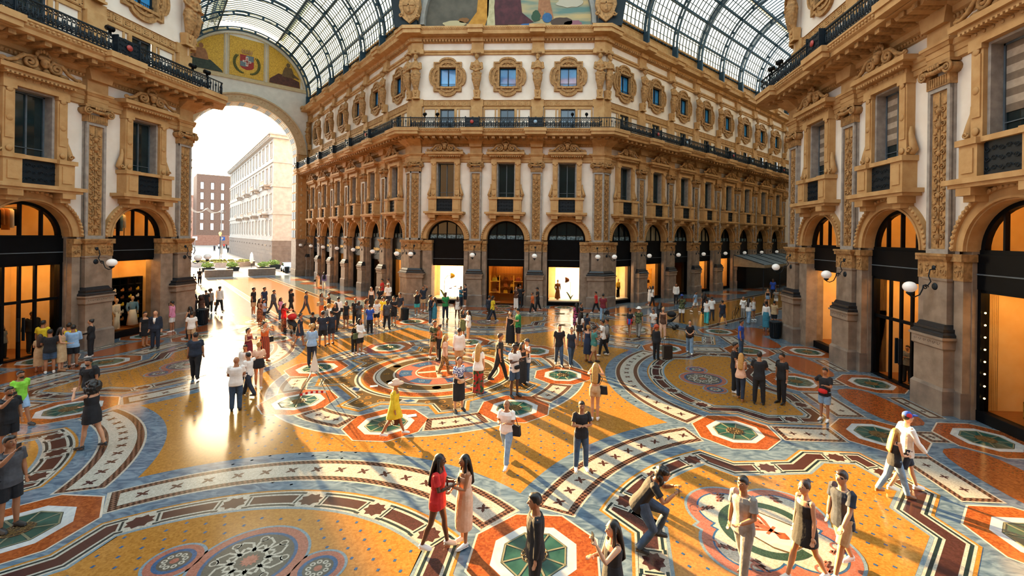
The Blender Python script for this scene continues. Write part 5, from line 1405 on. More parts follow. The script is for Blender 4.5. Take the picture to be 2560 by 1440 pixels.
# arcade floors
for ang, A1, st in ((135,52,LB),(45,58,RB)):
    XF[0] = math.radians(ang)
    A = 19.5
    fp([(18.2,-2.6),(A1,-2.6),(A1,2.6),(18.2,2.6)], 1, YE)
    for y in (-2.6,2.6): fp([(18.2,y-.3),(A1,y-.3),(A1,y+.3),(18.2,y+.3)], 2, WH); fp([(18.3,y-.2),(A1,y-.2),(A1,y+.2),(18.3,y+.2)], 3, DB)
    while A < A1-2:
        for s in (-1,1):
            fp([(A+1.3*math.copysign(abs(math.cos(t))**.8,math.cos(t)), s*5.2+1.2*math.copysign(abs(math.sin(t))**.8,math.sin(t))) for t in [2*PI*i/18 for i in range(18)]], 2, RD)
            band_box(A+1.7,A+3.6,s*5.2-.45,s*5.2+.45,2,3)
        for q in range(9):
            for z in (-1.8,-1.2,-.6,0,.6,1.2,1.8): fp([(A+q*.58-.03,z-.03),(A+q*.58+.03,z-.03),(A+q*.58+.03,z+.03),(A+q*.58-.03,z+.03)], 2, BL)
        A += st
struct(FL.obj('floor', FMATS))
# glass lights let into the floor
M_BEAD = pmat('skylight_bead','6a6a54','7c7a62',6,.4,metal=.3); M_GRIL = pmat('brass_grille','5a4420','765a2c',12,.4,metal=.4)
zt = 10*DZ
mb = MB()
for i in range(8):
    a0, a1 = PI/8+i*PI/4+.06, PI/8+(i+1)*PI/4-.06
    mb.add([(.26*math.cos(a0),.26*math.sin(a0),zt),(.6*math.cos(a0),.6*math.sin(a0),zt),(.6*math.cos(a1),.6*math.sin(a1),zt),(.26*math.cos(a1),.26*math.sin(a1),zt)], [(0,1,2,3)])
pane_m = mb.mesh('panes', M_SKYL)
mb = MB()
for i in range(8):
    a = PI/8+i*PI/4; mb.bar((.24*math.cos(a),.24*math.sin(a),zt+.002),(.64*math.cos(a),.64*math.sin(a),zt+.002),.035,.006)
    b = a+PI/4; mb.bar((.62*math.cos(a),.62*math.sin(a),zt+.002),(.62*math.cos(b),.62*math.sin(b),zt+.002),.03,.006)
bead_m = mb.mesh('frame', M_BEAD)
mb = MB(); mb.lathe([(.26,zt),(.26,zt+.004)],n=24,smooth=False); gm_ = M_GRIL
for i in range(12):
    a = 2*PI*i/12; mb.tube([(.17*math.cos(a)+.07*math.cos(t),.17*math.sin(a)+.07*math.sin(t),zt+.006) for t in [2*PI*j/8 for j in range(9)]], .009, 4, 1)
    mb.tube([(.09*math.cos(a)+.05*math.cos(t),.09*math.sin(a)+.05*math.sin(t),zt+.006) for t in [2*PI*j/6 for j in range(7)]], .007, 4, 1)
gril_m = mb.mesh('grille', [pmat('grille_ground','2a1c10','38260f',9,.5), gm_])
def on_screen(p):
    v = Vector((p[0],p[1],0))-CAM; z = v.dot(FW)
    if z < 1: return None
    x, y = CX+F_PX*v.dot(RT)/z, CY-F_PX*v.dot(UP)/z
    return (x,y) if -60 < x < 2620 and y < 1520 else None
cl = []
for (x,y), a in LIGHTS:
    s = on_screen((x,y))
    if s and not any(math.hypot(x-p[0],y-p[1]) < .8 for p in cl): cl.append((x,y,a,s))
cl.sort(key=lambda q: (round(math.hypot(q[0],q[1])), math.atan2(q[1],q[0])))
DIRS = ['far right','right','near right','nearest the viewer','near left','left','far left','farthest']
cnt = {}
for x, y, a, s in cl:
    r = math.hypot(x,y)
    ringn = 'inner ring round the cross' if r < 7 else 'middle ring' if r < 13 else 'outer row near shops'
    t = put('floor_skylight', None, None, (x,y,0), a)
    col_ = 'far left' if s[0] < 640 else 'centre left' if s[0] < 1280 else 'centre right' if s[0] < 1920 else 'far right'
    key = (ringn, col_); cnt.setdefault(key, []).append((s[1], t))
    put('panes', pane_m, t); put('frame', bead_m, t); put('grille', gril_m, t)
for (ringn, col_), L_ in cnt.items():
    L_.sort(key=lambda q: -q[0])
    for i, (_, t) in enumerate(L_): tag(t, 'octagonal glass floor light, %s, %s nearest at the %s' % (ringn, ORD[i], col_), 'floor light', 'octagonal glass floor lights')
# ------------------------------------------------------------------ people
CL = dict(k=('101116','1a1b20'), n=('18202e','222c3e'), w=('e4ded6','f0ebe4'), g=('7c7872','928e88'), a=('3c3d42','4a4b50'), d=('2c4058','3c5470'), j=('6c8aa6','86a2bc'), b=('b4946c','c8aa82'), t=('2f9a9e','42b0b2'), r=('b81c1c','d42c28'), e=('1f7a40','2e9452'), y=('d0b418','e6cc30'),
  m=('661822','7e2630'), p=('d07c9c','e094b0'), o=('c85a22','de7434'), u=('1e3f98','2c54b4'), c=('86a8cc','9cbcdc'), v=('7a6cb0','9084c4'), z=('4a5434','5e6844'), q=('4a2e1e','604030'), h=('dcac8c','e8c0a4'), l=('7ac430','98de4c'), i=('2a6f86','3a849a'), s=('c9a27c','d8b690'))
def cloth(k):
    if k in CL: return pmat('cloth_'+k, CL[k][0], CL[k][1], 9, .85, .35, bscale=16)
    return {'xs': lambda: pmat('striped_cloth','1c2c48','e8e4dc',14,.85,kind='wave',stretch=(.02,.02,1),contrast=(.45,.55)),
     'xt': lambda: pmat('teal_striped_cloth','3a7a74','e6e2d8',7,.85,kind='wave',stretch=(.02,.02,1),contrast=(.45,.55)),
     'fl': lambda: pmat('floral_cloth','3a1c18','b86a3a',28,.85,kind='voronoi'), 'fb': lambda: pmat('blue_floral_cloth','1c3a7a','e4e8f0',30,.85,kind='voronoi'),
     'le': lambda: pmat('leopard_cloth','4a3018','b08850',34,.85,kind='voronoi'), 'rg': lambda: pmat('red_green_floral','1f4a2c','a82c28',12,.85,kind='voronoi'),
     'ca': lambda: pmat('camouflage_cloth','24301e','6a7048',14,.85,kind='voronoi'), 'pk': lambda: pmat('pink_floral_cloth','1c1418','d85a8a',16,.85,kind='voronoi'),
     'tr': lambda: pmat('tricolour_cloth','2a4ea0','c02830',3.5,.85,kind='wave',stretch=(.3,.3,1),contrast=(.48,.52)), 'et': lambda: pmat('ethnic_print_cloth','3a1614','c0522c',16,.85,kind='wave',stretch=(.4,.4,1))}[k]()
SK = {'1': pmat('skin_light','c08a68','cc9874',6,.55), '2': pmat('skin_tan','9a6644','a87250',6,.55), '3': pmat('skin_dark','4a2c1c','583624',6,.55)}
HC = {'k': pmat('hair_black','0c0a0a','18120f',30,.5), 'b': pmat('hair_brown','2e1a10','40281a',30,.5), 'l': pmat('hair_blonde','a8793c','c09250',30,.5), 'g': pmat('hair_grey','6e6a66','8a8682',30,.6), 'r': pmat('hair_red','a03a18','b84c24',30,.5)}
M_SHW = pmat('white_shoe','dcd8d2','ece8e2',5,.6); M_SHK = pmat('black_shoe','141414','202020',5,.5); M_SHB = pmat('tan_shoe','8a5c38','9c6c46',5,.6)
M_EYE = pmat('eye_white','d8d4cc','e4e0d8',5,.3); M_PUP = pmat('pupil','120c0a','1a1210',5,.3); M_LIP = pmat('lips','8a3c34','9a4a40',5,.5)
ARMS = {'d':((.16,.02,-1),(.06,-.14,-1)), 'p':((.16,-.3,-1),(-.45,-.9,.35)), 'h':((.32,-.85,-.3),(-.5,-.35,.8)), 'c':((.25,-.32,-1),(-1,-.5,.12)), 'k':((.7,.2,-.8),(-.75,-.2,-.5)),
  'r':((.12,-.9,-.35),(0,-1,.1)), 'u':((.35,-.6,.7),(-.2,-.3,1)), 'e':((1,-.3,-.05),(1,-.35,.02)), 'f':((.14,-.4,-1),(.0,-.65,-.8)), 'b':((.16,.4,-1),(.1,.12,-1)), 'w':((.2,-.2,-1),(-.5,-.8,-.25)), 't':((.3,-.5,-.6),(-.3,-.2,1)), 'y':((.4,-.2,.9),(-.9,.2,.5))}
LEGS = {'s':((3,4,.08),(1,3,.08)), 'q':((-1,2,.06),(9,14,.12)), 'w':((21,5,.03),(-17,15,.03)), 'W':((-17,15,.03),(21,5,.03)), 'v':((14,6,.04),(-12,10,.04)), 'V':((-12,10,.04),(14,6,.04)), 'l':((2,3,.16),(2,3,.16)), 'c':((70,92,.1),(28,64,.1)), 'x':((2,2,-.01),(4,4,-.01))}
PEOPLE, PJOBS = [], []
def person(fx, fy, yt, face, sex, hair, top, bot, shoe, legs, arms, skin, label, lean=0, vox=None, **ex):
    P0 = floor_at(fx, fy); dep = depth_of(P0)
    r_ = ray(fx, yt); t_ = dep; zt_ = CAM.z + (r_*t_).z
    h = max(1.5, min(1.92, zt_)) if 'h' not in ex else ex['h']
    s = h/1.75; fem = sex == 'f'
    if vox is None: vox = .009 if dep < 13 else .0125 if dep < 24 else .017
    near = dep < 13
    L = math.radians(lean + (2 if legs in 'wWvV' else 0)); U = Vector((0,-math.sin(L),math.cos(L))); FWD = Vector((0,-math.cos(L),-math.sin(L)))
    J = {}
    pel = Vector((0,0,.95)); hp = .085
    lows = []
    for sd, (a, b, sp) in zip((1,-1), LEGS[legs]):
        a, b = math.radians(a), math.radians(b)
        hip = pel + Vector((sd*hp,0,-.02)); kn = hip + Vector((sd*sp*.5,-math.sin(a),-math.cos(a))).normalized()*.45
        an = kn + Vector((sd*sp*.2,-math.sin(a-b),-math.cos(a-b))).normalized()*.43
        J[sd] = [hip, kn, an]; lows.append(an.z - (.09 if a-b > -.15 else .12))
    dz = -min(lows)
    for sd in (1,-1): J[sd] = [p+Vector((0,0,dz)) for p in J[sd]]
    pel = pel + Vector((0,0,dz))
    if legs == 'c': pel = pel + Vector((0,.05,0))
    at = lambda d, x=0, y=0: pel + U*d + Vector((x,0,0)) + FWD*(-y)
    nb = at(.55); sw = .152 if fem else .176
    hd = nb + (U*.9 + FWD*(.28 if lean > 15 else .12)).normalized()*.152 + Vector((0,0,.01))
    A = {}
    for sd, code in zip((1,-1), arms):
        ua, fa = ARMS[code]
        vv = lambda d: (Vector((sd*d[0],0,0)) + FWD*(-d[1]) + U*d[2]*1.0).normalized() if code not in 'dbf' else Vector((sd*d[0], d[1]-(.25*math.sin(L)), d[2])).normalized()
        sh = at(.485, sd*sw); el = sh + vv(ua)*.285; wr = el + vv(fa)*.25
        A[sd] = [sh, el, wr, vv(fa)]
    fat = ex.get('fat', 1.0)*1.05
    def rings(inf, lo=-.1, hi=.53, flare=0):
        base = [(-.1,.13,.1),(-.02,.165 if not fem else .172,.118),(.1,.152 if not fem else .15,.11),(.2,.148 if not fem else .125,.105),(.32,.165 if not fem else .142,.118 if not fem else .12),(.43,.178 if not fem else .15,.115),(.5,.13,.088),(.54,.068,.062)]
        out = []
        for d, rx, ry in base:
            if lo-.001 <= d <= hi+.001: out.append((at(d), (rx*fat+inf+ (flare if d < .05 else 0), ry*fat+inf+(flare if d < .05 else 0))))
        return out
    parts = {}
    # --- the body, one skin
    b = MB(); rg = rings(0); b.tube([p for p,_ in rg], [q for _,q in rg], 16, flat=(1,0,0))
    b.tube([at(.5), at(.58), hd-Vector((0,0,.06))], [.07,.052 if fem else .064,.056], 10)
    b.ball(hd, (.083,.1,.118), 16, 12); b.ball(hd+Vector((0,-.018,-.062)), (.06,.07,.064), 12, 8)
    b.tube([hd+Vector((0,-.09,.02)), hd+Vector((0,-.113,-.022)), hd+Vector((0,-.095,-.034))], [.011,.017,.012], 8)
    for sd in (1,-1):
        b.ball(hd+Vector((sd*.077,.008,-.004)), (.012,.022,.032), 8, 6); b.ball(hd+Vector((sd*.03,-.083,.032)), (.026,.016,.01), 8, 5)
        hip, kn, an = J[sd]; th = (.088 if fem else .085)*fat
        b.tube([hip+Vector((0,0,.04)), hip.lerp(kn,.3), hip.lerp(kn,.7), kn, kn.lerp(an,.3)+Vector((0,.014,0)), kn.lerp(an,.7), an], [th,th*.95,.064,.053,.056,.043,.036], 12)
        b.tube([an, an+Vector((0,.03,-.05)), an+Vector((sd*.012,-.07,-.06)), an+Vector((sd*.02,-.15,-.07))], [.036,.036,(.042,.026),(.034,.018)], 10)
        sh, el, wr, fa = A[sd]; k = .9 if fem else 1.08
        b.ball(sh, .056*k, 10, 8); b.tube([sh, sh.lerp(el,.4), el, el.lerp(wr,.3), wr], [.054*k,.047*k,.037*k,.04*k,.026*k], 10)
        pc = wr+fa*.05; ax = fa.cross(Vector((0,0,1))); ax = ax.normalized() if ax.length > .1 else Vector((1,0,0))
        q = fa.to_track_quat('Z','Y').to_matrix()
        b.ball(pc, (.038,.017,.05), 10, 8, rot=q)
        if dep < 26:
            X, Yq = q @ Vector((1,0,0)), q @ Vector((0,1,0))
            curl = .5 if arms[0 if sd > 0 else 1] in 'db' else .9
            side = 1 if Yq.dot(Vector((-sd,0,0))+FWD*.5) > 0 else -1
            for i, (o_, ln) in enumerate(((-.029,.065),(-.01,.078),(.01,.073),(.028,.058))):
                p0 = pc + X*o_ + fa*.04; p1 = p0 + (fa+X*o_*4+Yq*side*curl*.4).normalized()*ln*.55; p2 = p1 + (fa*.8+Yq*side*curl).normalized()*ln*.5
                b.tube([p0,p1,p2], [.0098,.009,.0075], 6)
            b.tube([wr+fa*.025+X*.03, wr+fa*.055+X*.055+Yq*side*.012, wr+fa*.085+X*.058+Yq*side*.024], [.013,.011,.008], 6)
    parts['person'] = (b, SK[skin])
    # --- clothing
    def sleeves(mb, kind, inf):
        for sd in (1,-1):
            sh, el, wr, fa = A[sd]; k = .9 if fem else 1.08
            if kind in 'TL': mb.ball(sh+Vector((-sd*.012,0,-.006)), .053*k+inf*.8, 10, 8)
            if kind == 'T': mb.tube([sh+Vector((-sd*.04,0,.01)), sh, sh.lerp(el,.35), sh.lerp(el,.66)], [.06*k+inf*.7,.056*k+inf*.8,.052*k+inf*.8,.052*k+inf+.004], 10)
            elif kind == 'L': mb.tube([sh+Vector((-sd*.04,0,.01)), sh, sh.lerp(el,.5), el, el.lerp(wr,.4), wr], [.06*k+inf*.7,.056*k+inf*.8,.048*k+inf*.8,.041*k+inf*.8,.042*k+inf*.8,.03+inf*.8], 10)
            elif kind == 'K': mb.tube([sh+Vector((-sd*.05,0,.02)), at(.45,sd*sw*.7)], [.045+inf,.05+inf], 8)
    tk, tc_ = top[0], top[1:]; bk, bc = bot[0], bot[1:]
    def skirt(mb, length, inf, w0=.0, tight=0):
        kmid = (J[1][1]+J[-1][1])/2; amid = (J[1][2]+J[-1][2])/2
        sp_ = abs(J[1][1].y-J[-1][1].y)/2; spa = abs(J[1][2].y-J[-1][2].y)/2
        pts = [at(.2), at(.08), at(-.05)]; rr = [(.135*fat+inf,.11*fat+inf),(.168*fat+inf,.125*fat+inf),(.182*fat+inf+w0*.3,.14*fat+inf+w0*.3)]
        mid = pel.lerp(kmid,.55); e = min(1, max(0,(length-.12)/.34))
        pts.append(pel.lerp(kmid, .2+.75*e)); rr.append((.175*fat+w0*e+inf,.13*fat+inf+sp_*e*.55+w0*e))
        if length > .5:
            f_ = min(1,(length-.46)/.42); pts.append(kmid.lerp(amid,f_)); rr.append((.17*fat+w0*1.3+inf-tight,.13+w0*1.2+spa*f_*.5+inf-tight*.6))
        mb.tube(pts, rr, 16, flat=(1,0,0))
    inf = .016
    if tk in 'TLK':
        mb = MB(); rg = rings(inf, -.1 if bk != 'c' else .1, .5 if tk != 'K' else .43, .012); 
        if ex.get('crop'): rg = rings(inf,.2,.5)
        if not ex.get('crop'): rg = [(at(-.13),(.165*fat+inf+.012,.115*fat+inf+.012))]+rg[1:] if rg[0][1][0] < .18 else rg
        mb.tube([p for p,_ in rg], [q for _,q in rg], 16, flat=(1,0,0)); sleeves(mb, tk, inf)
        parts['shirt'] = (mb, cloth(tc_))
    if tk == 'D':     # dress: D<length 1..9><colour>
        mb = MB(); rg = rings(inf, .1, .43); mb.tube([p for p,_ in rg], [q for _,q in rg], 16, flat=(1,0,0)); sleeves(mb, ex.get('slv','K'), inf)
        skirt(mb, int(tc_[0])/10, inf, ex.get('w0',.03)); parts['dress'] = (mb, cloth(tc_[1:]))
    if tk == 'J':     # jacket over light shirt
        mb = MB(); rg = rings(inf+.014,-.1,.5,.02); rg = [(at(-.16),(.19*fat,.14*fat))]+rg; mb.tube([p for p,_ in rg], [q for _,q in rg], 16, flat=(1,0,0)); sleeves(mb,'L',inf+.008)
        parts['jacket'] = (mb, cloth(tc_))
        mb = MB(); mb.tube([at(.22,0,-.14), at(.36,0,-.155), at(.5,0,-.115)], [(.02,.01),(.05,.02),(.06,.02)], 8, flat=(1,0,0)); parts['shirt_front'] = (mb, cloth('w'))
    if bk in 'PSF':
        mb = MB(); mb.tube([at(.13), at(.05), at(-.04), at(-.1)], [(.155*fat,.118*fat),(.17*fat+.008,.128*fat),(.178*fat+.008,.134*fat),(.14*fat,.12*fat)], 16, flat=(1,0,0))
        for sd in (1,-1):
            hip, kn, an = J[sd]; t_ = .092*fat+.012
            if bk == 'S': mb.tube([hip+Vector((0,0,.05)), hip.lerp(kn,.4), hip.lerp(kn,ex.get('sl',.86))], [t_,t_*1.02,.088+.01], 12)
            elif bk == 'P': mb.tube([hip+Vector((0,0,.05)), hip.lerp(kn,.4), kn, kn.lerp(an,.5), an+Vector((0,.005,-.01))], [t_,t_*.98,.078+vox*.4,.072+vox*.4,.062+vox*.4], 12)
            else: mb.tube([hip+Vector((0,0,.05)), hip.lerp(kn,.4), kn, kn.lerp(an,.5), an+Vector((0,.0,-.05))], [t_,t_,.09+vox*.3,.098,.11], 12)
        parts['shorts' if bk == 'S' else 'trousers'] = (mb, cloth(bc))
    elif bk in 'MX':
        mb = MB(); skirt(mb, .2 if bk == 'M' else ex.get('len',.6), .012, .0 if bk == 'M' else .02); parts['skirt'] = (mb, cloth(bc))
    for sd in (1,-1):
        an = J[sd][2]; mb = MB()
        mb.tube([an+Vector((0,.05,-.045)), an+Vector((0,.03,-.02)), an+Vector((sd*.008,-.05,-.04)), an+Vector((sd*.018,-.13,-.056)), an+Vector((sd*.022,-.19,-.062))], [.03,.046,(.05,.042),(.048,.03),(.03,.02)], 12)
        mb.tube([an+Vector((0,.06,-.074)), an+Vector((sd*.01,-.05,-.074)), an+Vector((sd*.02,-.15,-.076)), an+Vector((sd*.022,-.2,-.076))], [(.034,.014),(.042,.014),(.048,.013),(.03,.012)], 10, flat=(1,0,0))
        parts['shoe' if sd > 0 else 'shoe '] = (mb, {'w':M_SHW,'k':M_SHK,'b':M_SHB}[shoe])
    # --- hair and headwear
    hk, hc = hair[0], HC[hair[1]]
    mb = MB(); up = Vector((0,.02,.026))
    if hk != '0':
        mb.ball(hd+up, (.09,.104,.108), 14, 10)
        if hk == 's': mb.ball(hd+Vector((0,-.02,.085)), (.07,.075,.045), 12, 8)
        if hk == 'c':
            rnd = random.Random(int(fx))
            for i in range(34):
                v = Vector((rnd.gauss(0,1),rnd.gauss(0,1)+.7,rnd.gauss(0,1)+.55)).normalized(); mb.ball(hd+up+Vector((v.x*.11,v.y*.11,v.z*.12-.02)), .048, 7, 5)
        if hk in 'lw':
            bk_ = hd+Vector((0,.085,0)); e = at(.26,0,.14)
            mb.tube([hd+Vector((0,.05,.06)), bk_, hd.lerp(e,.5)+Vector((0,.06,0)), e+Vector((0,.02,0)), at(.2,0,.13)], [(.08,.05),(.095,.05),(.105,.045),(.095,.035),(.05,.02)], 12, flat=(1,0,0))
            for sd in (1,-1): mb.tube([hd+Vector((sd*.07,0,.05)), hd+Vector((sd*.088,.0,-.06)), nb+Vector((sd*.085,-.03,-.02)), at(.38,sd*.09,-.06)], [.026,.03,.034,.02], 8)
        if hk == 'p': mb.tube([hd+Vector((0,.09,.06)), hd+Vector((0,.14,.02)), hd+Vector((0,.13,-.1)), hd+Vector((0,.12,-.2))], [.03,.04,.035,.012], 8)
        if hk == 'b': mb.ball(hd+Vector((0,.085,.095)), .05, 10, 8)
        if hk == 'C':    # big curly mane
            rnd = random.Random(5)
            for i in range(70):
                v = Vector((rnd.gauss(0,1),rnd.gauss(0,1)+.55,rnd.gauss(0,1)+.15)).normalized(); mb.ball(hd+Vector((0,.05,-.02))+Vector((v.x*.16,v.y*.14,v.z*.17)), .05, 7, 5)
        parts['hair'] = (mb, hc)
    if 'hat' in ex:
        mb = MB(); k_, c_ = ex['hat']
        if k_ == 'brim': mb.lathe([(.1,.05),(.19,.03),(.2,.042),(.11,.075),(.1,.13),(.06,.155),(.01,.16)], hd, 20)
        elif k_ == 'wide': mb.lathe([(.1,.05),(.24,.02),(.25,.032),(.11,.075),(.1,.14),(.06,.165),(.01,.17)], hd, 20)
        else: mb.ball(hd+Vector((0,.01,.05)), (.094,.108,.09), 14, 10); mb.ball(hd+Vector((0,-.12,.055)), (.07,.08,.012), 12, 6)
        parts['hat' if k_ != 'cap' else 'cap'] = (mb, cloth(c_))
    if 'beard' in ex: mb = MB(); mb.ball(hd+Vector((0,-.035,-.075)), (.06,.062,.05), 12, 8); parts['beard'] = (mb, HC['k'])
    if 'glasses' in ex:
        mb = MB(); mb.tube([hd+Vector((x,-.1+abs(x)*.35+.012,.022)) for x in (-.08,-.05,-.02,0,.02,.05,.08)], [(.008,.012),(.008,.02),(.008,.018),(.006,.008),(.008,.018),(.008,.02),(.008,.012)], 6, flat=(0,1,0)); parts['sunglasses'] = (mb, M_SHK)
    # --- placement
    d = (CAM-P0); d.z = 0; d.normalize(); f_ = math.radians(face); fv = d*math.cos(f_) + RT*math.sin(f_)
    rz = math.atan2(fv.y, fv.x)+PI/2
    M = Matrix.Translation(Vector((P0.x,P0.y,.0165 if P0.length < 24 else .004))) @ Matrix.Rotation(rz,4,'Z') @ Matrix.Scale(s,4)
    root = None
    for nm, (mb, mt) in parts.items():
        vx = vox/s
        if nm in ('shirt','dress','trousers','shorts','skirt','jacket') and not near: vx = max(vx,.016)
        if nm in ('shoe','shoe ','sunglasses','shirt_front','hat','cap'): vx = None if nm.strip() != 'shoe' else max(.008,vx*.8)
        nm = nm.strip(); me = mb.mesh(nm, mt); o = bpy.data.objects.new(nm, me); col.objects.link(o)
        if vx:
            rm = o.modifiers.new('fuse','REMESH'); rm.mode = 'VOXEL'; rm.voxel_size = vx; rm.use_smooth_shade = True
            sm_ = o.modifiers.new('soften','SMOOTH'); sm_.factor = .5; sm_.iterations = 3 if nm != 'person' else 2
            PJOBS.append(o)
        if root is None:
            root = o; o.matrix_world = M; tag(o, label, 'person')
        else: o.parent = root
    if near:
        mb = MB()
        for sd in (1,-1): mb.ball(hd+Vector((sd*.031,-.083,.012)), (.015,.012,.009), 8, 6, 0); mb.ball(hd+Vector((sd*.031,-.092,.012)), (.007,.006,.007), 7, 5, 1)
        eo = mb.obj('eyes', [M_EYE, M_PUP], root)
        mb = MB(); mb.ball(hd+Vector((0,-.087,-.06)), (.024,.012,.008), 8, 5); mb.obj('lips', M_LIP, root)
        mb = MB()
        for sd in (1,-1): mb.tube([hd+Vector((sd*.015,-.096,.034)), hd+Vector((sd*.035,-.094,.04)), hd+Vector((sd*.055,-.08,.034))], .005, 5)
        mb.obj('eyebrows', hc, root)
    W_ = lambda p: M @ p
    # --- carried things stay separate objects
    who = ex.get('who', label)
    if 'phone' in ex:
        sd = ex['phone']; sh, el, wr, fa = A[sd]; p = W_(wr+fa*.11)
        mb = MB(); mb.box(-.037,.037,-.005,.005,-.075,.075); o = mb.obj('phone', M_SHK, None, p, rz); tag(o, 'dark phone held by the %s' % who, 'phone')
    if 'bag' in ex:
        k_, c_, nm, sd = ex['bag']; t = put(nm.split(' ')[-1].replace('-','_'), None)
        if k_ == 'hand': t.location = W_(A[sd][2]+A[sd][3]*.1); hh = -.42
        elif k_ == 'hip': t.location = W_(at(-.04, sd*.225, .0)); hh = -.1
        elif k_ == 'back': t.location = W_(at(.3,0,.2)); hh = 0
        elif k_ == 'front': t.location = W_(at(.06, sd*.05,-.19)); hh = 0
        t.rotation_euler = (0,0,rz); tag(t, '%s carried by the %s' % (nm, who), 'bag')
        mt = cloth(c_) if c_ in CL else M_LEATH; mb = MB()
        if k_ == 'back':
            mb.tube([(0,0,-.22),(0,.02,-.12),(0,.02,.1),(0,0,.22)], [(.12,.06),(.15,.1),(.14,.09),(.08,.05)], 12, flat=(1,0,0)); mb.obj('bag_body', mt, t); mb = MB()
            for q in (-.09,.09): mb.tube([(q,-.06,.2),(q,-.18,.2),(q*1.3,-.36,.06),(q*1.3,-.22,-.16)], .014, 5)
            mb.obj('strap', mt, t)
        elif k_ == 'front': mb.tube([(-.13,.03,0),(-.06,0,.0),(.06,0,0),(.13,.03,0)], [(.05,.03),(.08,.04),(.08,.04),(.05,.03)], 10, flat=(0,0,1)); mb.obj('bag_body', mt, t)
        else:
            w_ = ex.get('bw',.17); mb.prism_y([(-w_,hh),(w_,hh),(w_*.86,hh+.26),(-w_*.86,hh+.26)],-.06,.06); mb.obj('bag_body', mt, t); mb = MB()
            if k_ == 'hand': mb.tube([(.08*math.cos(a),0,hh+.25+.2*math.sin(a)) for a in [PI*i/8 for i in range(9)]], .01, 5)
            else: mb.tube([(w_*.6,0,hh+.25),(0,.02,hh+.5),(-sd*.2,.02,hh+.72)], .01, 5)
            mb.obj('strap', mt, t)
    PEOPLE.append(root); return root
Pn = person
# left-hand facade
Pn(80,884,783,60,'m','sk','Jk','Pk','k','s','db','3','person in black suit standing guard inside left glass door')
Pn(106,908,806,150,'m','sk','Ty','Pk','k','s','dd','2','person in yellow t-shirt queuing at the left glass door')
Pn(99,930,842,170,'f','lb','Tb','Xb','b','s','ww','1','person in beige dress at left end of the queue', len=.7)
Pn(124,934,828,178,'m','sk','Tk','Sd','w','s','ww','2','person in black t-shirt and denim shorts, back turned, in queue')
Pn(151,928,823,120,'f','lk','Kb','Xb','b','s','dw','1','person with dark hair in beige tank and skirt in queue', len=.6)
Pn(171,915,812,160,'m','sk','Ty','Pg','w','s','dd','2','person in pale yellow patterned top behind the queue')
Pn(182,919,817,170,'m','sk','Lc','Sk','k','s','ww','2','person in pale blue shirt and black shorts at queue end')
Pn(227,893,803,-60,'f','bk','Lk','Pk','w','s','wd','1','person all in black with hair bun and white sneakers by left pier')
Pn(361,866,783,60,'f','sk','D5k','N','b','x','dd','1','person in black dress beside the dark suit', slv='T')
Pn(388,872,781,-20,'m','0b','Jn','Pn','k','s','dd','1','bald person in dark suit and tie before the mannequins')
Pn(430,831,756,-70,'m','sk','Lp','Sw','w','s','dt','2','person in pink shirt raising a phone by the corner pier', phone=-1, glasses=1, who='person in pink shirt')
Pn(474,846,770,-100,'f','lk','Kk','Pk','k','s','wd','1','dark-haired person half hidden against the left corner pier')
Pn(478,862,783,175,'m','sk','Tw','Sb','w','v','dd','2','person in white t-shirt and beige shorts walking to the glare')
Pn(4,900,826,90,'f','lb','Tg','Pk','k','s','dd','1','person in grey top cut by the left picture edge')
Pn(222,1030,899,-30,'m','sk','Tk','Pk','k','w','dd','2','bearded person in black with backpack walking with camera', beard=1, bag=('back','k','black backpack',1), who='bearded person in black')
Pn(229,1122,961,-90,'f','Ck','D3k','N','k','v','hw','1','person with big curly black hair in short black dress', w0=.02)
Pn(48,1064,930,70,'m','sk','Tl','Sc','k','w','bf','2','person in lime green t-shirt striding at the left edge', beard=1)
Pn(20,1140,975,70,'m','sk','Tk','Sk','k','s','dh','2','bearded person in black taking a phone photo at left edge', beard=1, phone=-1, who='bearded person at left edge')
Pn(20,1325,1100,75,'m','sk','Ta','Sk','k','s','dh','2','person in grey t-shirt with bag filming, lower left corner', phone=-1, bag=('hip','k','dark shoulder-bag',-1), who='person in lower left corner')
# glare
Pn(499,711,672,178,'m','sk','Tg','Pk','k','v','dd','2','silhouetted person with backpack under the arch', bag=('back','k','dark backpack',1), who='person under the arch')
Pn(484,722,690,170,'m','sk','Tk','Pk','k','s','dd','2','dark silhouette half hidden by the left corner pier under arch')
Pn(503,804,742,150,'f','Cb','Tq','Pk','k','s','dd','1','person with glowing curly hair behind the litter bin')
Pn(514,784,728,170,'m','sk','Tk','Pk','k','s','dd','2','dark silhouette between the litter bin and the street')
Pn(525,781,724,175,'f','cb','Tg','Pk','k','v','dd','2','curly-haired person in grey top and black trousers in glare')
Pn(548,779,718,150,'m','sk','Lw','Pk','k','V','dd','2','person in white shirt carrying a shopping bag in glare', bag=('hand','b','tan shopping-bag',1), who='person in glare')
Pn(486,806,738,-60,'f','lk','Kk','Pk','k','s','dd','1','person with black handbag at edge of left corner pier')
Pn(488,948,836,170,'m','sk','Tn','Pk','k','v','dd','2','burly person in navy t-shirt seen from behind in the glare', fat=1.15)
Pn(589,1028,899,172,'m','0k','Tw','Pd','k','s','ww','2','shaven-headed person in white t-shirt and jeans, back turned', fat=1.08)
Pn(621,990,884,-100,'m','sk','Tw','Pn','k','W','de','2','person in white t-shirt stretching one arm out to the left')
Pn(612,965,867,-20,'m','sk','Lw','Pk','k','s','dd','2','person in white shirt behind the outstretched arm')
Pn(620,912,824,80,'f','pk','Km','Xm','b','s','pp','1','person in dark red dress looking at a phone', len=.85, phone=1, who='person in dark red dress')
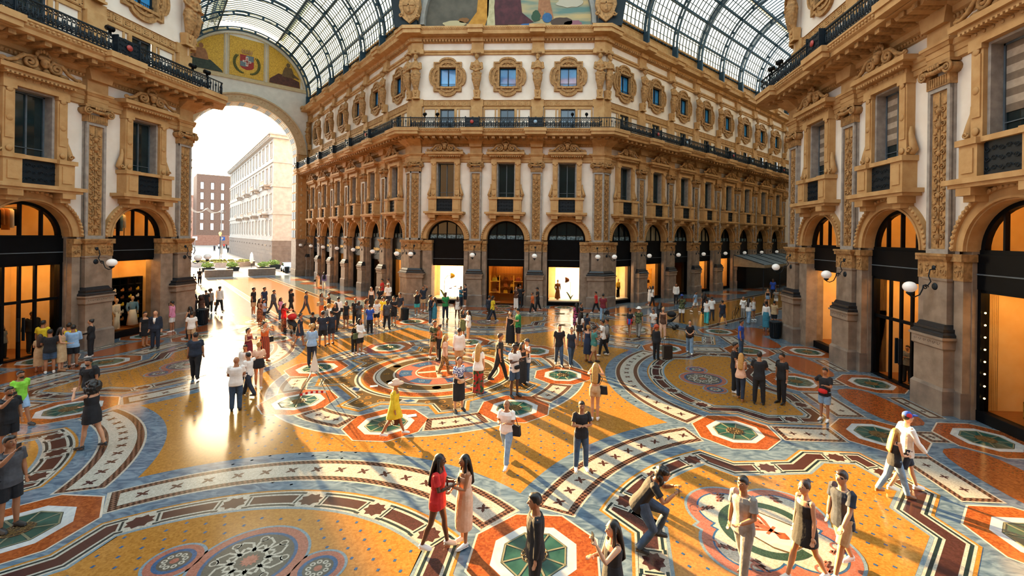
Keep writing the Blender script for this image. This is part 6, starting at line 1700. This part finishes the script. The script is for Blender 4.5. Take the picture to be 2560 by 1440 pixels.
Pn(661,906,809,60,'f','bk','Ko','Xet','b','s','hh','1','person in orange top and printed maxi skirt taking photos', len=.8, bag=('hip','k','black shoulder-bag',1), who='person in printed maxi skirt')
Pn(646,972,860,175,'f','bl','Th','Mk','w','v','ww','1','blonde person in peach top and black mini skirt, from behind', crop=1)
Pn(633,789,722,100,'m','sk','Tk','Sb','w','s','dd','2','person in black t-shirt and beige shorts, left end of line')
Pn(660,786,721,80,'m','sk','Txs','Pk','k','s','dd','2','person in striped dark t-shirt in the golden light')
Pn(649,813,749,100,'f','lb','Kfl','Xfl','b','s','ww','1','person with long curly hair in floral dress, golden light', len=.75)
Pn(660,808,751,120,'m','sk','Tc','Sn','b','s','ww','2','person in light blue shirt and navy shorts near floral dress')
Pn(683,784,726,95,'m','sk','Ja','Pa','k','w','dd','2','person in grey suit striding right in golden light')
Pn(701,802,747,90,'f','lb','Tp','Pd','w','s','pd','2','person in pink top holding up a phone', phone=1, who='person in pink top')
Pn(709,830,762,100,'f','lb','Tr','Ffl','k','s','rr','2','person in red top and floral trousers pushing a stroller')
Pn(727,783,724,140,'m','sk','Tk','Pk','k','w','yd','2','person in black with one hand on head walking away')
Pn(764,786,730,100,'m','sk','Ta','Pa','k','w','dd','2','person in grey t-shirt and trousers walking right, alone')
Pn(749,866,788,100,'f','bk','D4n','N','b','v','dd','2','person in short navy dress near the stroller', slv='T')
Pn(781,852,784,150,'f','bk','Tk','Pk','k','s','pp','2','person in black t-shirt hidden behind denim jacket')
Pn(779,915,815,172,'f','cl','Lc','Pn','k','s','ww','1','curly-haired person in pale denim jacket and navy trousers')
Pn(806,868,782,172,'m','sk','Tn','Sk','k','l','ww','2','person in navy t-shirt and black shorts, back turned')
Pn(828,862,780,-140,'m','sk','Tn','Sn','k','s','wd','2','bearded person in navy talking beside black shorts', beard=1)
Pn(803,791,735,70,'f','lb','Kg','Po','b','s','rw','2','person in grey tank and orange trousers showing a phone', bag=('hip','b','tan shoulder-bag',-1), who='person in orange trousers')
Pn(822,787,735,-80,'f','bk','Kk','Sd','b','s','rw','2','person in black top facing the orange trousers')
Pn(845,811,744,160,'m','sk','Lw','Pk','k','w','dd','2','person in white shirt with black cross-body strap', bag=('hip','k','black cross-body-bag',-1), who='person in white shirt and strap')
Pn(812,832,768,60,'m','sk','Tg','Pd','w','s','dd','3','person in pale grey t-shirt within the waiting crowd')
Pn(822,824,763,150,'f','cl','Tw','Pd','w','s','dd','1','fair curly-haired person within the waiting crowd')
Pn(838,828,760,-30,'f','lk','Tk','Pk','k','s','pp','1','dark-haired person in black within the waiting crowd')
Pn(865,821,756,-30,'f','pk','Tk','Sq','b','l','dd','2','person in black t-shirt and brown shorts facing camera', fat=1.1)
Pn(888,812,749,0,'m','sk','Tk','Pk','k','s','pd','2','person in black t-shirt reading, left of the dark-skinned neighbour')
Pn(897,815,756,20,'m','sk','Ta','Pn','k','s','pp','3','person in charcoal t-shirt reading a guide in the crowd')
Pn(916,816,751,60,'f','lb','Kg','Fg','k','s','pp','2','person in headscarf and grey flared trousers', hat=('brim','q'))
Pn(924,834,765,175,'m','sk','Tu','Pk','k','s','ww','2','person in bright blue t-shirt and black trousers, back turned')
Pn(941,816,751,10,'f','ll','Tw','Sk','k','v','ww','1','long-haired person in white t-shirt and black shorts')
Pn(899,887,800,60,'f','lk','Lw','Sk','w','s','ww','2','person in white jacket looking down', bag=('hip','z','olive shoulder-bag',-1), who='person in white jacket')
Pn(886,884,812,40,'m','sk','Tk','Pk','w','s','ww','2','person in black bending behind the white jacket', lean=18)
Pn(794,721,685,178,'f','bb','Kb','Xb','b','v','dd','1','person in long beige dress walking away in the arcade', len=.8, bag=('hip','k','dark handbag',1), who='person in long beige dress')
Pn(810,722,682,178,'f','lk','Lv','Pw','w','V','dd','2','person in lavender top and white trousers walking away', bag=('back','n','dark blue backpack',1), who='person in lavender top')
Pn(928,774,720,0,'f','lb','Kw','Xk','k','s','dd','1','person in white tank and long black skirt', len=.8)
Pn(950,776,720,-10,'m','sk','Tk','Pb','k','s','ww','2','person in black polo with hands clasped by the pier')
Pn(970,768,711,-10,'m','sk','Lw','Pn','w','s','ww','2','person in white hooded jacket near the left corner pier', hat=('cap','w'), bag=('hip','b','cream tote-bag',-1), who='person in white hooded jacket')
Pn(955,754,699,-60,'m','sk','Tr','Pn','k','q','wc','2','person in red t-shirt leaning by the left corner pier')
Pn(970,752,699,-90,'f','bb','Kw','Pw','w','s','pp','1','person in white beside the red t-shirt')
Pn(958,805,746,-10,'m','cb','Ty','Sb','w','s','pp','1','young person in mustard t-shirt lit from behind')
Pn(967,824,752,20,'m','sk','Ta','Pk','k','v','wd','3','person in charcoal shirt in front of mustard t-shirt')
Pn(984,816,744,-20,'m','sk','Tk','Sk','k','s','pp','2','person in black t-shirt and shorts right of mustard t-shirt')
Pn(1000,798,734,-20,'m','sk','Tn','Pb','k','w','dd','2','person in navy t-shirt and khaki trousers by corner bin')
# in front of the centre facade
Pn(1042,789,729,20,'m','sk','Tk','St','w','s','hh','2','person in black t-shirt and teal shorts taking a photo')
Pn(1058,778,717,-10,'m','sk','Tn','Sb','w','s','yd','2','person in navy t-shirt and tan shorts behind teal shorts')
Pn(1075,811,741,100,'m','sk','Ln','Pd','w','s','ww','2','person in dark jacket and jeans, left of blue dress')
Pn(1086,811,746,-100,'f','lb','D6i','N','b','s','ww','1','person with long hair in fitted blue dress', w0=.0)
Pn(1113,798,734,20,'m','sk','Te','Pn','k','l','ww','3','person in green t-shirt and dark trousers before yellow flower', fat=1.08)
Pn(1143,801,744,10,'f','bk','Kw','Mw','w','v','wd','3','person in white tank and white mini skirt')
Pn(1152,767,718,60,'m','sk','Ti','Pn','k','s','ww','1','person in blue t-shirt near the yellow flower window')
Pn(1163,767,713,-60,'m','sk','Tn','Sk','w','x','pp','1','person in navy polo reading by the pilaster base')
Pn(1222,800,740,150,'m','sk','Ln','Pk','k','w','dd','2','person in dark clothes beside the yellow t-shirt')
Pn(1231,804,742,110,'m','ck','Ty','Pn','w','w','rf','2','person in yellow t-shirt and blue trousers walking right')
Pn(1290,771,719,0,'f','lb','Tq','Fw','w','s','wh','1','person in white trousers at the open shop doorway')
Pn(1300,771,715,0,'m','sk','Tk','Pk','k','s','kd','2','person in black with hand on hip at the shop doorway')
Pn(1331,784,732,-70,'f','bb','To','Pk','w','w','wd','2','person in orange top and black trousers walking left')
Pn(1344,777,721,-80,'m','sk','Tk','Pk','w','v','wd','2','person in black with cap behind the orange top', hat=('cap','k'))
Pn(1490,783,730,-110,'m','sk','Tr','Pk','w','w','dd','2','person in red t-shirt striding past right corner pier')
Pn(1507,803,737,170,'m','sk','Tm','Pj','k','V','dd','2','person in maroon t-shirt and jeans carrying a bag', bag=('hand','k','black duffel-bag',-1), who='person in maroon t-shirt', bw=.2)
Pn(1156,842,777,60,'f','lk','Tk','Xz','k','s','pp','2','person in black top and dark green skirt', len=.6)
Pn(1171,852,779,-60,'f','lk','Lw','Sw','w','x','pp','1','person in white shirt dress beside dark green skirt', sl=.4)
Pn(1085,899,805,30,'m','sk','Tca','Sb','w','v','pp','2','person in camouflage shirt and beige shorts')
Pn(1098,901,816,-60,'f','bb','Ko','Pk','k','s','pw','2','person in orange backless top holding a phone', phone=1, who='person in orange backless top', crop=1)
Pn(1111,936,841,100,'f','ll','Th','Ple','b','v','dd','1','person with fair-tipped hair in leopard trousers', bag=('hip','k','small black handbag',1), who='person in leopard trousers')
Pn(1147,925,825,170,'m','sk','Lw','Sb','w','s','dd','2','person in white jacket with dark lettering, back turned', fat=1.05)
Pn(1146,1028,899,30,'f','pb','Tfb','Xk','k','l','dw','1','person in blue floral top and long black skirt', len=.6, bag=('front','s','beige belt-bag',0), who='person in blue floral top')
Pn(1195,985,865,165,'f','ll','Tw','Frg','b','s','wd','1','person with long wavy hair, white t-shirt, red floral trousers')
Pn(1247,951,836,95,'m','sb','Tk','Pk','k','w','wd','2','red-bearded person in black striding right', fat=1.1)
Pn(1285,992,865,40,'m','sk','Tw','Sd','k','l','pp','3','person in white t-shirt and denim shorts with dark strap', glasses=1, bag=('front','k','dark cross-body-bag',0), who='person in white t-shirt and denim shorts')
Pn(1305,963,861,50,'f','lk','Kk','Xk','k','s','hp','2','person in long black dress holding a phone', len=.85, phone=-1, who='person in long black dress')
Pn(1317,957,852,-60,'m','sk','Tw','Pd','w','s','pp','1','person in white t-shirt and cap leaning over phone', hat=('cap','a'))
Pn(1275,861,782,0,'f','lb','D9k','N','k','s','wd','1','person in sleeveless black maxi dress', w0=.06)
Pn(1295,862,775,-70,'m','sk','Te','Sk','k','l','pp','1','person in green t-shirt, black shorts and cap', hat=('cap','k'))
Pn(1397,915,815,10,'m','sb','Tk','Pd','k','v','dd','1','person in black t-shirt with red print and jeans')
Pn(1427,914,822,20,'f','pk','Tn','Pd','k','V','dd','1','person in dark blue top with white lanyard and jeans', fat=1.1)
Pn(1469,904,817,150,'f','bl','D6xs','N','b','s','dd','1','person in blue and white dress with pale headscarf', w0=.04)
Pn(1484,908,819,100,'m','sk','Txt','Sb','k','v','pp','2','person in teal striped polo and tan shorts', fat=1.1)
Pn(1507,890,803,-100,'f','bk','Tw','Pk','w','v','ph','2','person in white t-shirt drinking, with grey backpack', bag=('back','g','grey backpack',1), who='person drinking')
Pn(1517,884,800,-90,'m','sk','Ta','Sk','k','s','dd','2','person in charcoal hidden behind the grey backpack')
Pn(1449,866,786,165,'f','lk','Tw','Mk','b','s','dd','2','person with long dark hair, white top and black skirt')
Pn(1440,828,761,-150,'f','lk','Tpk','Xpk','b','s','dd','2','person in pink floral dress', len=.6)
Pn(1452,824,760,60,'f','bk','Tk','Pk','k','s','pp','2','person in black beside the pink floral dress')
Pn(1467,852,785,150,'f','pk','Tn','Pk','k','s','dd','2','person with ponytail in dark teal top, back turned')
Pn(1487,1052,914,176,'f','ll','Kk','Sb','w','x','hh','1','person with very long blonde hair and beige shorts photographing', crop=1, sl=.45, bag=('hip','k','small black shoulder-bag',-1), who='person with very long blonde hair')
Pn(985,1090,954,100,'f','bb','D4y','N','w','w','dd','2','person in yellow dress and wide cream hat walking right', slv='L', w0=.05, hat=('wide','h'), bag=('hand','q','brown shopping-bag',1), who='person in yellow dress', bw=.24)
Pn(1266,1158,1002,-20,'m','0k','Tw','Pj','w','w','pp','2','bald person in white t-shirt and jeans walking forward', fat=1.12, bag=('hip','k','dark sling-bag',1), who='bald person in jeans')
Pn(1452,1174,1011,10,'m','sk','Tk','Pd','w','l','cc','2','person in black t-shirt with folded arms and jeans')
# right-hand side
Pn(1574,842,775,160,'f','sk','Tk','Mtr','b','v','dd','2','person in black top with blue, white and red wrap', len=.5)
Pn(1596,844,771,165,'m','sk','Tca','Pg','k','v','dd','1','person in patterned shirt, grey trousers and white hat', hat=('brim','w'))
Pn(1633,840,776,-20,'m','sk','Tw','Sj','k','s','ww','2','person in white polo and blue shorts')
Pn(1657,847,772,-10,'f','bl','Kq','Ph','w','q','dd','1','person in brown top and beige trousers')
Pn(1647,818,757,160,'f','lk','Lk','Pk','k','s','dd','2','dark-haired person in black leaning over dark stroller', lean=20)
Pn(1640,900,816,150,'f','cr','Lk','Pk','k','s','dd','2','red-haired person in black with a suitcase')
Pn(1724,884,804,0,'f','bk','Tk','Fj','w','v','ww','1','person in black t-shirt and flared jeans looking up', fat=1.08, bag=('front','q','brown pouch',0), who='person in flared jeans')
Pn(1852,889,804,60,'m','sk','Tu','Pd','k','s','kd','2','person in bright blue polo with arm bent', fat=1.1)
Pn(1690,761,710,0,'m','sk','Lw','Pk','k','s','dd','2','person in white shirt and dark trousers with backpack straps')
Pn(1631,767,717,90,'f','lk','Tw','Pk','k','v','dd','2','person in white top and black trousers by gilded shelves')
Pn(1624,764,718,-60,'f','lb','Lw','Xw','w','s','dd','1','person in white dress by the gilded shelves', len=.6)
Pn(1704,805,739,10,'m','sk','Tca','Sw','k','s','ph','3','person in blue cap and white shorts drinking', hat=('cap','u'))
Pn(1738,781,729,60,'m','sk','Tc','Sw','w','w','db','2','person in sky blue shirt and white shorts walking right')
Pn(1760,787,732,150,'f','lk','Tk','Pk','k','s','dd','2','dark-clad person behind the teal trousers')
Pn(1766,810,750,170,'f','bb','Tw','Ft','w','v','dd','1','person in white top and wide teal trousers', bag=('hip','k','black shoulder-bag',1), who='person in wide teal trousers')
Pn(1779,802,744,170,'m','sk','Tw','Pa','k','V','dd','2','person in white t-shirt with dark strap, back turned')
Pn(1806,814,752,-150,'m','sk','Tn','Sa','k','w','dd','2','person in navy t-shirt and grey shorts walking left', fat=1.08)
Pn(1858,798,744,-40,'m','0g','Lw','Pg','k','s','rw','2','person in white shirt holding the bicycle')
Pn(1871,809,748,150,'f','lk','Tw','Fj','w','v','pp','2','person with long black hair, white t-shirt and teal jeans')
Pn(1883,801,745,40,'f','bk','Kw','Sj','w','s','kd','2','person in white tank and denim shorts, hand on hip', sl=.5)
Pn(1919,769,724,0,'f','ll','Kk','Mj','b','s','dd','1','person in black tank and denim mini skirt')
Pn(1940,767,725,-20,'m','sk','Tg','Sw','w','s','pp','2','person in grey t-shirt and white shorts by far corner')
Pn(1913,814,751,100,'m','0k','Lk','Pd','k','s','ww','2','bald person in black sweater and jeans')
Pn(1915,828,757,160,'f','bk','Lw','Xi','b','s','dd','2','person in white cardigan and long teal dress', len=.75)
Pn(1935,817,755,160,'m','sk','Tb','Sk','k','s','rd','2','person in tan shirt and black shorts, back turned', fat=1.1)
Pn(1932,747,695,0,'m','sk','Tu','Pk','k','s','dd','3','tall person in blue under the awning end')
Pn(1836,981,861,60,'m','sk','Tk','Pk','w','s','pp','2','bearded person in black leaning to the blonde', beard=1)
Pn(1851,1000,888,172,'f','ll','Kh','Pn','b','v','pp','1','person with long blonde hair, cream top and tight jeans')
Pn(1897,1012,885,178,'m','sk','Tk','Pk','k','l','cc','2','person in black with folded arms, back turned, right medallion')
Pn(1954,1009,889,-60,'m','sk','Tk','Pk','k','s','dd','2','person in black standing sideways at right end of group')
Pn(2061,1052,926,-30,'m','sk','Tk','Sj','w','s','pk','2','person in black t-shirt, denim shorts, hand on hip', bag=('front','r','red sling-bag',0), who='person with hand on hip')
Pn(2262,1228,1034,80,'m','sk','Lw','Sn','w','w','bf','1','person in white shirt and cap striding right', hat=('cap','tr'))
Pn(2235,1240,1075,85,'f','ll','Kk','Pj','b','W','fw','1','person in black top and pale jeans walking right')
Pn(2105,1432,1181,-60,'m','sb','Tn','Sb','w','w','fd','1','person in navy t-shirt, khaki shorts and sunglasses', glasses=1)
Pn(2012,1452,1206,-70,'f','bb','D3k','N','w','W','dd','1','person in short black romper walking left', w0=.03)
Pn(1857,1452,1200,-40,'m','sk','Tg','Pg','k','v','wd','2','person in grey t-shirt and grey trousers, left of couple')
Pn(1604,1376,1190,75,'m','ck','Tk','Pd','k','c','hh','2','crouching person in black t-shirt and jeans taking a photo', lean=34, h=1.8, phone=-1, who='crouching person')
Pn(1336,1523,1247,-80,'m','sk','Lk','Pk','k','s','dd','2','person in black shirt at the bottom edge', fat=1.05)
Pn(1530,1600,1315,-70,'f','lk','Kk','Xk','k','s','hp','1','long-haired person in black strappy top at the bottom edge', phone=1, who='long-haired person at bottom edge')
Pn(1092,1372,1145,85,'f','lk','Tr','Mr','w','v','pp','3','person with long black hair in red top and skirt', phone=1, who='person in red')
Pn(1160,1362,1147,-60,'f','lk','Kh','Xh','w','s','pw','2','person with long black hair in pale pink midi dress', len=.62, phone=1, who='person in pale pink dress')
Pn(2268,958,868,-40,'f','sk','Lg','Pk','k','s','pp','1','person seen through the black glass doors on the right')
# street beyond the arch, a few pixels tall
for i, (px, py, c, b) in enumerate(((560,606,'r','Pk'),(566,607,'k','Pk'),(574,606,'g','Pd'),(552,609,'o','Sd'),(547,607,'w','Pk'),(536,612,'n','Pk'),(570,617,'k','Pk'),(576,618,'g','Pk'))):
    P_o = floor_at(px, py+16)
    Pn(px, py+16, py, 40*i, 'm', 'sk', 'T'+c, b, 'k', 's', 'dd', '2', '%s walking in the street beyond the arch, %s' % ('tiny distant person in %s' % dict(r='red',k='black',g='grey',o='orange',w='white',n='navy')[c], ORD[i]), vox=.03)

# ------------------------------------------------------------------ wheeled things
def stroller(fx, fy, rzd, label, c1):
    t = put('stroller', None, None, floor_at(fx,fy)+Vector((0,0,.01)), rzd); tag(t, label, 'stroller')
    mb = MB(); mb.ball((0,.1,.95), (.24,.3,.2), 14, 8); mb.obj('canopy', cloth(c1), t)
    mb = MB(); mb.tube([(0,.32,.75),(0,.1,.55),(0,-.25,.5),(0,-.4,.4)], [(.2,.06),(.22,.1),(.2,.06),(.18,.03)], 10, flat=(1,0,0)); mb.obj('seat', cloth('k'), t)
    mb = MB()
    for s in (-.24,.24):
        mb.tube([(s,.62,1.05),(s,.4,.8),(s,-.35,.12)],.014,6); mb.tube([(s,-.1,.5),(s,.35,.14)],.014,6)
    mb.tube([(-.24,.62,1.05),(.24,.62,1.05)],.016,6); mb.obj('frame', M_IRON, t)
    for s in (-.27,.27):
        for y, r in ((-.37,.1),(.36,.14)): MB().tube([(s-.02,y,r),(s+.02,y,r)],r,14).obj('wheel', M_SHK, t)
stroller(732,832,math.radians(60),'red-canopied baby stroller in the golden light','r')
stroller(1675,822,math.radians(-120),'dark baby stroller left of the flared jeans','k')
t = put('bicycle', None, None, floor_at(1841,798)+Vector((0,0,.01)), math.radians(50)); tag(t, 'black bicycle held by the person in white shirt', 'bicycle')
for x in (-.52,.52):
    mb = MB(); mb.tube([(x+.33*math.cos(a),0,.35+.33*math.sin(a)) for a in [2*PI*i/24 for i in range(25)]],.018,6)
    for i in range(9): a = 2*PI*i/9; mb.bar((x,0,.35),(x+.33*math.cos(a),0,.35+.33*math.sin(a)),.004,.004)
    mb.obj('wheel', M_SHK, t)
mb = MB(); fr_ = [((-.52,0,.35),(-.15,0,.82)),((-.15,0,.82),(.38,0,.8)),((.38,0,.8),(-.05,0,.32)),((-.05,0,.32),(-.15,0,.86)),((-.52,0,.35),(-.05,0,.32)),((.52,0,.35),(.38,0,.95))]
for a, b in fr_: mb.tube([a,b],.016,6)
mb.obj('frame', M_BLACK, t); mb = MB(); mb.tube([(.3,-.27,1.0),(.4,-.1,.97),(.4,.1,.97),(.3,.27,1.0)],.014,6); mb.obj('handlebar', M_IRON, t); MB().ball((-.17,0,.92),(.13,.07,.03),10,5).obj('saddle', M_SHK, t)
t = put('suitcase', None, None, floor_at(1668,898)+Vector((0,0,.01)), math.radians(10)); tag(t, 'black wheeled suitcase beside the red-haired person', 'suitcase')
MB().prism([(-.22,-.13),(.22,-.13),(.22,.13),(-.22,.13)],.06,.66).obj('case', pmat('suitcase_shell','121317','1c1d22',6,.45), t)
mb = MB()
for x in (-.12,.12): mb.tube([(x,.1,.66),(x,.1,1.08)],.01,5)
mb.tube([(-.12,.1,1.08),(.12,.1,1.08)],.014,5); mb.obj('pull_handle', M_IRON, t)
for x in (-.17,.17):
    for y in (-.09,.09): MB().tube([(x-.015,y,.03),(x+.015,y,.03)],.03,8).obj('wheel', M_SHK, t)
# folding stand with warning tape and a white board, in the golden light
p0 = floor_at(785,1000)
t = put('barrier_stand', None, None, p0, math.radians(25)); tag(t, 'folding metal stand with striped tape and white board over floor light', 'barrier')
mb = MB()
for x, y in ((-.55,-.45),(.55,-.45),(.55,.45),(-.55,.45)): mb.tube([(x,y,.01),(x*.12,y*.12,1.05)],.014,6)
for z, k in ((.55,.5),): 
    for a, b in (((-1,-1),(1,-1)),((1,-1),(1,1)),((1,1),(-1,1)),((-1,1),(-1,-1))): mb.tube([(a[0]*.55*k,a[1]*.45*k,z),(b[0]*.55*k,b[1]*.45*k,z)],.01,5)
mb.obj('legs', M_BEAD, t)
mb = MB()
for i in range(10):
    a, b = i/10, (i+1)/10; p = lambda q: (-.4+.8*q, -.34, .3+.05*math.sin(q*3)); u, v = p(a), p(b)
    mb.add([u,v,(v[0],v[1],v[2]+.08),(u[0],u[1],u[2]+.08)],[(0,1,2,3)],i%2)
mb.obj('warning_tape', [cloth('r'), cloth('w')], t)
mb = MB(); mb.prism_y([(-.16,1.0),(.16,1.0),(.0,1.75)],-.02,.02); mb.obj('white_board', M_CREAM, t)
for i, (x, y) in enumerate(((1030,1040),(935,966))):
    mb = MB(); mb.add([(-.14,-.1,.012),(.14,-.1,.012),(.14,.1,.014),(-.14,.1,.012),(-.14,-.1,.016),(.14,-.1,.016),(.14,.1,.018),(-.14,.1,.016)],[(0,3,2,1),(4,5,6,7),(0,1,5,4),(1,2,6,5),(2,3,7,6),(3,0,4,7)])
    tag(mb.obj('paper_sheet', M_CREAM, None, floor_at(x,y), .4), 'sheet of white paper lying on the floor, %s of the yellow dress' % ('right','left')[i], 'paper')

# ------------------------------------------------------------------ caryatids of the upper storey
def caryatid(fem):
    b = MB(); up = lambda x, y, z: (x, y, z)
    b.tube([(0,0,.0),(0,-.05,.3),(0,-.08,.75),(0,-.1,1.1)], [(.2,.14),(.27,.2),(.34,.27),(.4,.3)], 14, flat=(1,0,0))
    b.tube([(0,-.1,1.05),(0,-.12,1.35),(0,-.12,1.55),(0,-.14,1.9),(0,-.12,2.2),(0,-.1,2.35),(0,-.1,2.5)], [(.42,.32),(.38,.3),(.28 if fem else .32,.22),(.38,.27),(.4,.24),(.2,.16),(.11,.1)], 16, flat=(1,0,0))
    b.ball((0,-.16,2.75), (.16,.18,.22), 14, 10); b.ball((0,-.1,2.82), (.2,.2,.2), 12, 8); b.ball((0,-.32,2.72), (.03,.05,.06), 8, 6)
    b.box(-.34,.34,-.3,.2,3.0,3.14)
    if fem:
        for s in (-1,1): b.ball((s*.15,-.36,1.98), (.12,.1,.11), 10, 8)
    else: b.ball((0,-.26,2.56), (.13,.1,.14), 10, 8)
    for s in (-1,1):
        b.ball((s*.4,-.1,2.2), .13, 10, 8)
        e = (s*.5,-.22,1.72); w = (-s*.05,-.46,1.75 if not fem else 1.45)
        b.tube([(s*.4,-.1,2.2), e], [.12,.09], 10); b.tube([e, w], [.09,.065], 10); b.ball(w, (.08,.06,.07), 8, 6)
    for i in range(13):
        a = PI*(i+.5)/13; x = .36*math.cos(a); b.tube([(x*.5,-.12-.1*math.sin(a),.2),(x,-.14-.2*math.sin(a),.8),(x*1.05,-.12-.24*math.sin(a),1.3)], [.03,.05,.04], 6)
    b.tube([(-.42,-.12,1.32),(0,-.42,1.22),(.42,-.12,1.35)], .09, 8)
    return b
CM = {}
for k, fem in (('f',True),('m',False)):
    me = caryatid(fem).mesh('caryatid', M_GOLD2); o = bpy.data.objects.new('caryatid', me); col.objects.link(o)
    rm = o.modifiers.new('fuse','REMESH'); rm.mode = 'VOXEL'; rm.voxel_size = .03; rm.use_smooth_shade = True; CM[k] = o; PJOBS.append(o)
bpy.context.view_layer.update()
dg = bpy.context.evaluated_depsgraph_get()
res = [(o, bpy.data.meshes.new_from_object(o.evaluated_get(dg))) for o in PJOBS]
for o, me in res:
    nm = o.data.name.split('.')[0]; old = o.data; o.modifiers.clear(); o.data = me; me.name = nm; bpy.data.meshes.remove(old)
    me.polygons.foreach_set('use_smooth', [True]*len(me.polygons))
caryd = {k: o.data for k, o in CM.items()}
for o in CM.values(): bpy.data.objects.remove(o)
# ------------------------------------------------------------------ caryatids in place
hm = MB(); hm.prism([(-.2,-.06),(.2,-.06),(.2,.3),(-.2,.3)], 0, .75, 0, [(-.28,-.14),(.28,-.14),(.28,.3),(-.28,.3)]); hm.box(-.3,.3,-.12,.3,0,.12)
hm.ball((0,-.14,.55),(.1,.06,.14),8,6); hm.ball((0,-.11,.3),(.07,.05,.1),8,6)
hmm = hm.mesh('herm_base', M_GOLD)
ci = 0
def statue(loc, rz, label):
    global ci
    o = put('caryatid', caryd['fm'[ci % 2]], None, loc, rz); ci += 1
    tag(o, label, 'statue', 'carved caryatids of the upper storey')
    put('herm_base', hmm, o, (0,0,-.78))
for fr in FRS:
    for pi, u in enumerate(fr.pils):
        pos = {FRONT:['left inner','right inner'], RIGHT:['farther','nearer'], LEFT:['farther','nearer']}.get(fr)
        w = pos[pi] if pos else ORD[pi] + ' from the corner'
        statue(fr.at(u,.12,18.4), fr.a, 'carved stone caryatid under the cornice, %s on the %s' % (w, fr.word))
for fr, u, w in CORN:
    statue(fr.at(u)+fr.ux*-.48+fr.uy*.12+Vector((0,0,18.4)), fr.a, 'left of the paired stone caryatids, %s' % w)
    d = Vector((math.cos(fr.a+PI/4), math.sin(fr.a+PI/4), 0)); n_ = Vector((-d.y, d.x, 0))
    statue(fr.at(u)+d*.48+n_*.12+Vector((0,0,18.4)), fr.a+PI/4, 'right of the paired stone caryatids, %s' % w)

# ------------------------------------------------------------------ light
sc = bpy.context.scene
w = bpy.data.worlds.new('evening_sky'); sc.world = w; w.use_nodes = True
N, L = w.node_tree.nodes, w.node_tree.links
bg = N['Background']; tc = N.new('ShaderNodeTexCoord')
SUN_AZ = math.radians(134.5); SUN_EL = math.radians(10.5)
sdir = Vector((math.cos(SUN_AZ)*math.cos(SUN_EL), math.sin(SUN_AZ)*math.cos(SUN_EL), math.sin(SUN_EL)))
dp = N.new('ShaderNodeVectorMath'); dp.operation = 'DOT_PRODUCT'; L.new(tc.outputs['Generated'], dp.inputs[0]); dp.inputs[1].default_value = sdir
rp = N.new('ShaderNodeValToRGB'); L.new(dp.outputs['Value'], rp.inputs['Fac'])
e = rp.color_ramp.elements
e[0].position, e[0].color = .55, (.62,.82,.98,1); e[1].position, e[1].color = 1.0, (1.0,.74,.42,1)
x = e.new(.84); x.color = (.95,.92,.86,1)
st = N.new('ShaderNodeMapRange'); L.new(dp.outputs['Value'], st.inputs['Value'])
st.inputs['From Min'].default_value = .8; st.inputs['From Max'].default_value = 1.0; st.inputs['To Min'].default_value = 1.0; st.inputs['To Max'].default_value = 3.4
nz = N.new('ShaderNodeTexNoise'); nz.inputs['Scale'].default_value = 3.5; nz.inputs['Detail'].default_value = 6; L.new(tc.outputs['Generated'], nz.inputs['Vector'])
cr = N.new('ShaderNodeMapRange'); L.new(nz.outputs['Fac'], cr.inputs['Value']); cr.inputs['From Min'].default_value = .35; cr.inputs['From Max'].default_value = .65; cr.inputs['To Min'].default_value = .75; cr.inputs['To Max'].default_value = 1.25
ml = N.new('ShaderNodeMath'); ml.operation = 'MULTIPLY'; L.new(st.outputs[0], ml.inputs[0]); L.new(cr.outputs[0], ml.inputs[1])
m2 = N.new('ShaderNodeMath'); m2.operation = 'MULTIPLY'; L.new(ml.outputs[0], m2.inputs[0]); m2.inputs[1].default_value = SKY
L.new(rp.outputs['Color'], bg.inputs['Color']); L.new(m2.outputs[0], bg.inputs['Strength'])
sd = bpy.data.lights.new('sun', 'SUN'); sd.energy = SUN; sd.angle = math.radians(.9); sd.color = (1.0,.63,.26)
so = bpy.data.objects.new('sun', sd); col.objects.link(so); so.rotation_euler = sdir.to_track_quat('Z','Y').to_euler()

# ------------------------------------------------------------------ camera
cd = bpy.data.cameras.new('camera'); co = bpy.data.objects.new('camera', cd); col.objects.link(co)
cd.sensor_fit = 'HORIZONTAL'; cd.sensor_width = 36; cd.lens = 36*F_PX/W
cd.shift_x = (W/2-CX)/W; cd.shift_y = -(H/2-CY)/W; cd.clip_start = .05; cd.clip_end = 900
M = Matrix((RT, UP, -FW)).transposed().to_4x4(); M.translation = CAM; co.matrix_world = M
sc.camera = co
vs = sc.view_settings; sc.display_settings.display_device = 'sRGB'
vs.view_transform = 'Standard'; vs.look = 'None'; vs.gamma = 1; vs.use_curve_mapping = False; vs.exposure = EXPO
sc.cycles.max_bounces = 6; sc.cycles.diffuse_bounces = 3; sc.cycles.glossy_bounces = 3; sc.cycles.transparent_max_bounces = 10; sc.cycles.sample_clamp_indirect = 4
sc.cycles.caustics_reflective = False; sc.cycles.caustics_refractive = False
dup_l = [k for k, v in LABELS.items() if v > 1]
if dup_l: print('DUPLICATE LABELS', dup_l)
for k in LABELS:
    if not 4 <= len(k.split()) <= 16: print('LEN', len(k.split()), k)
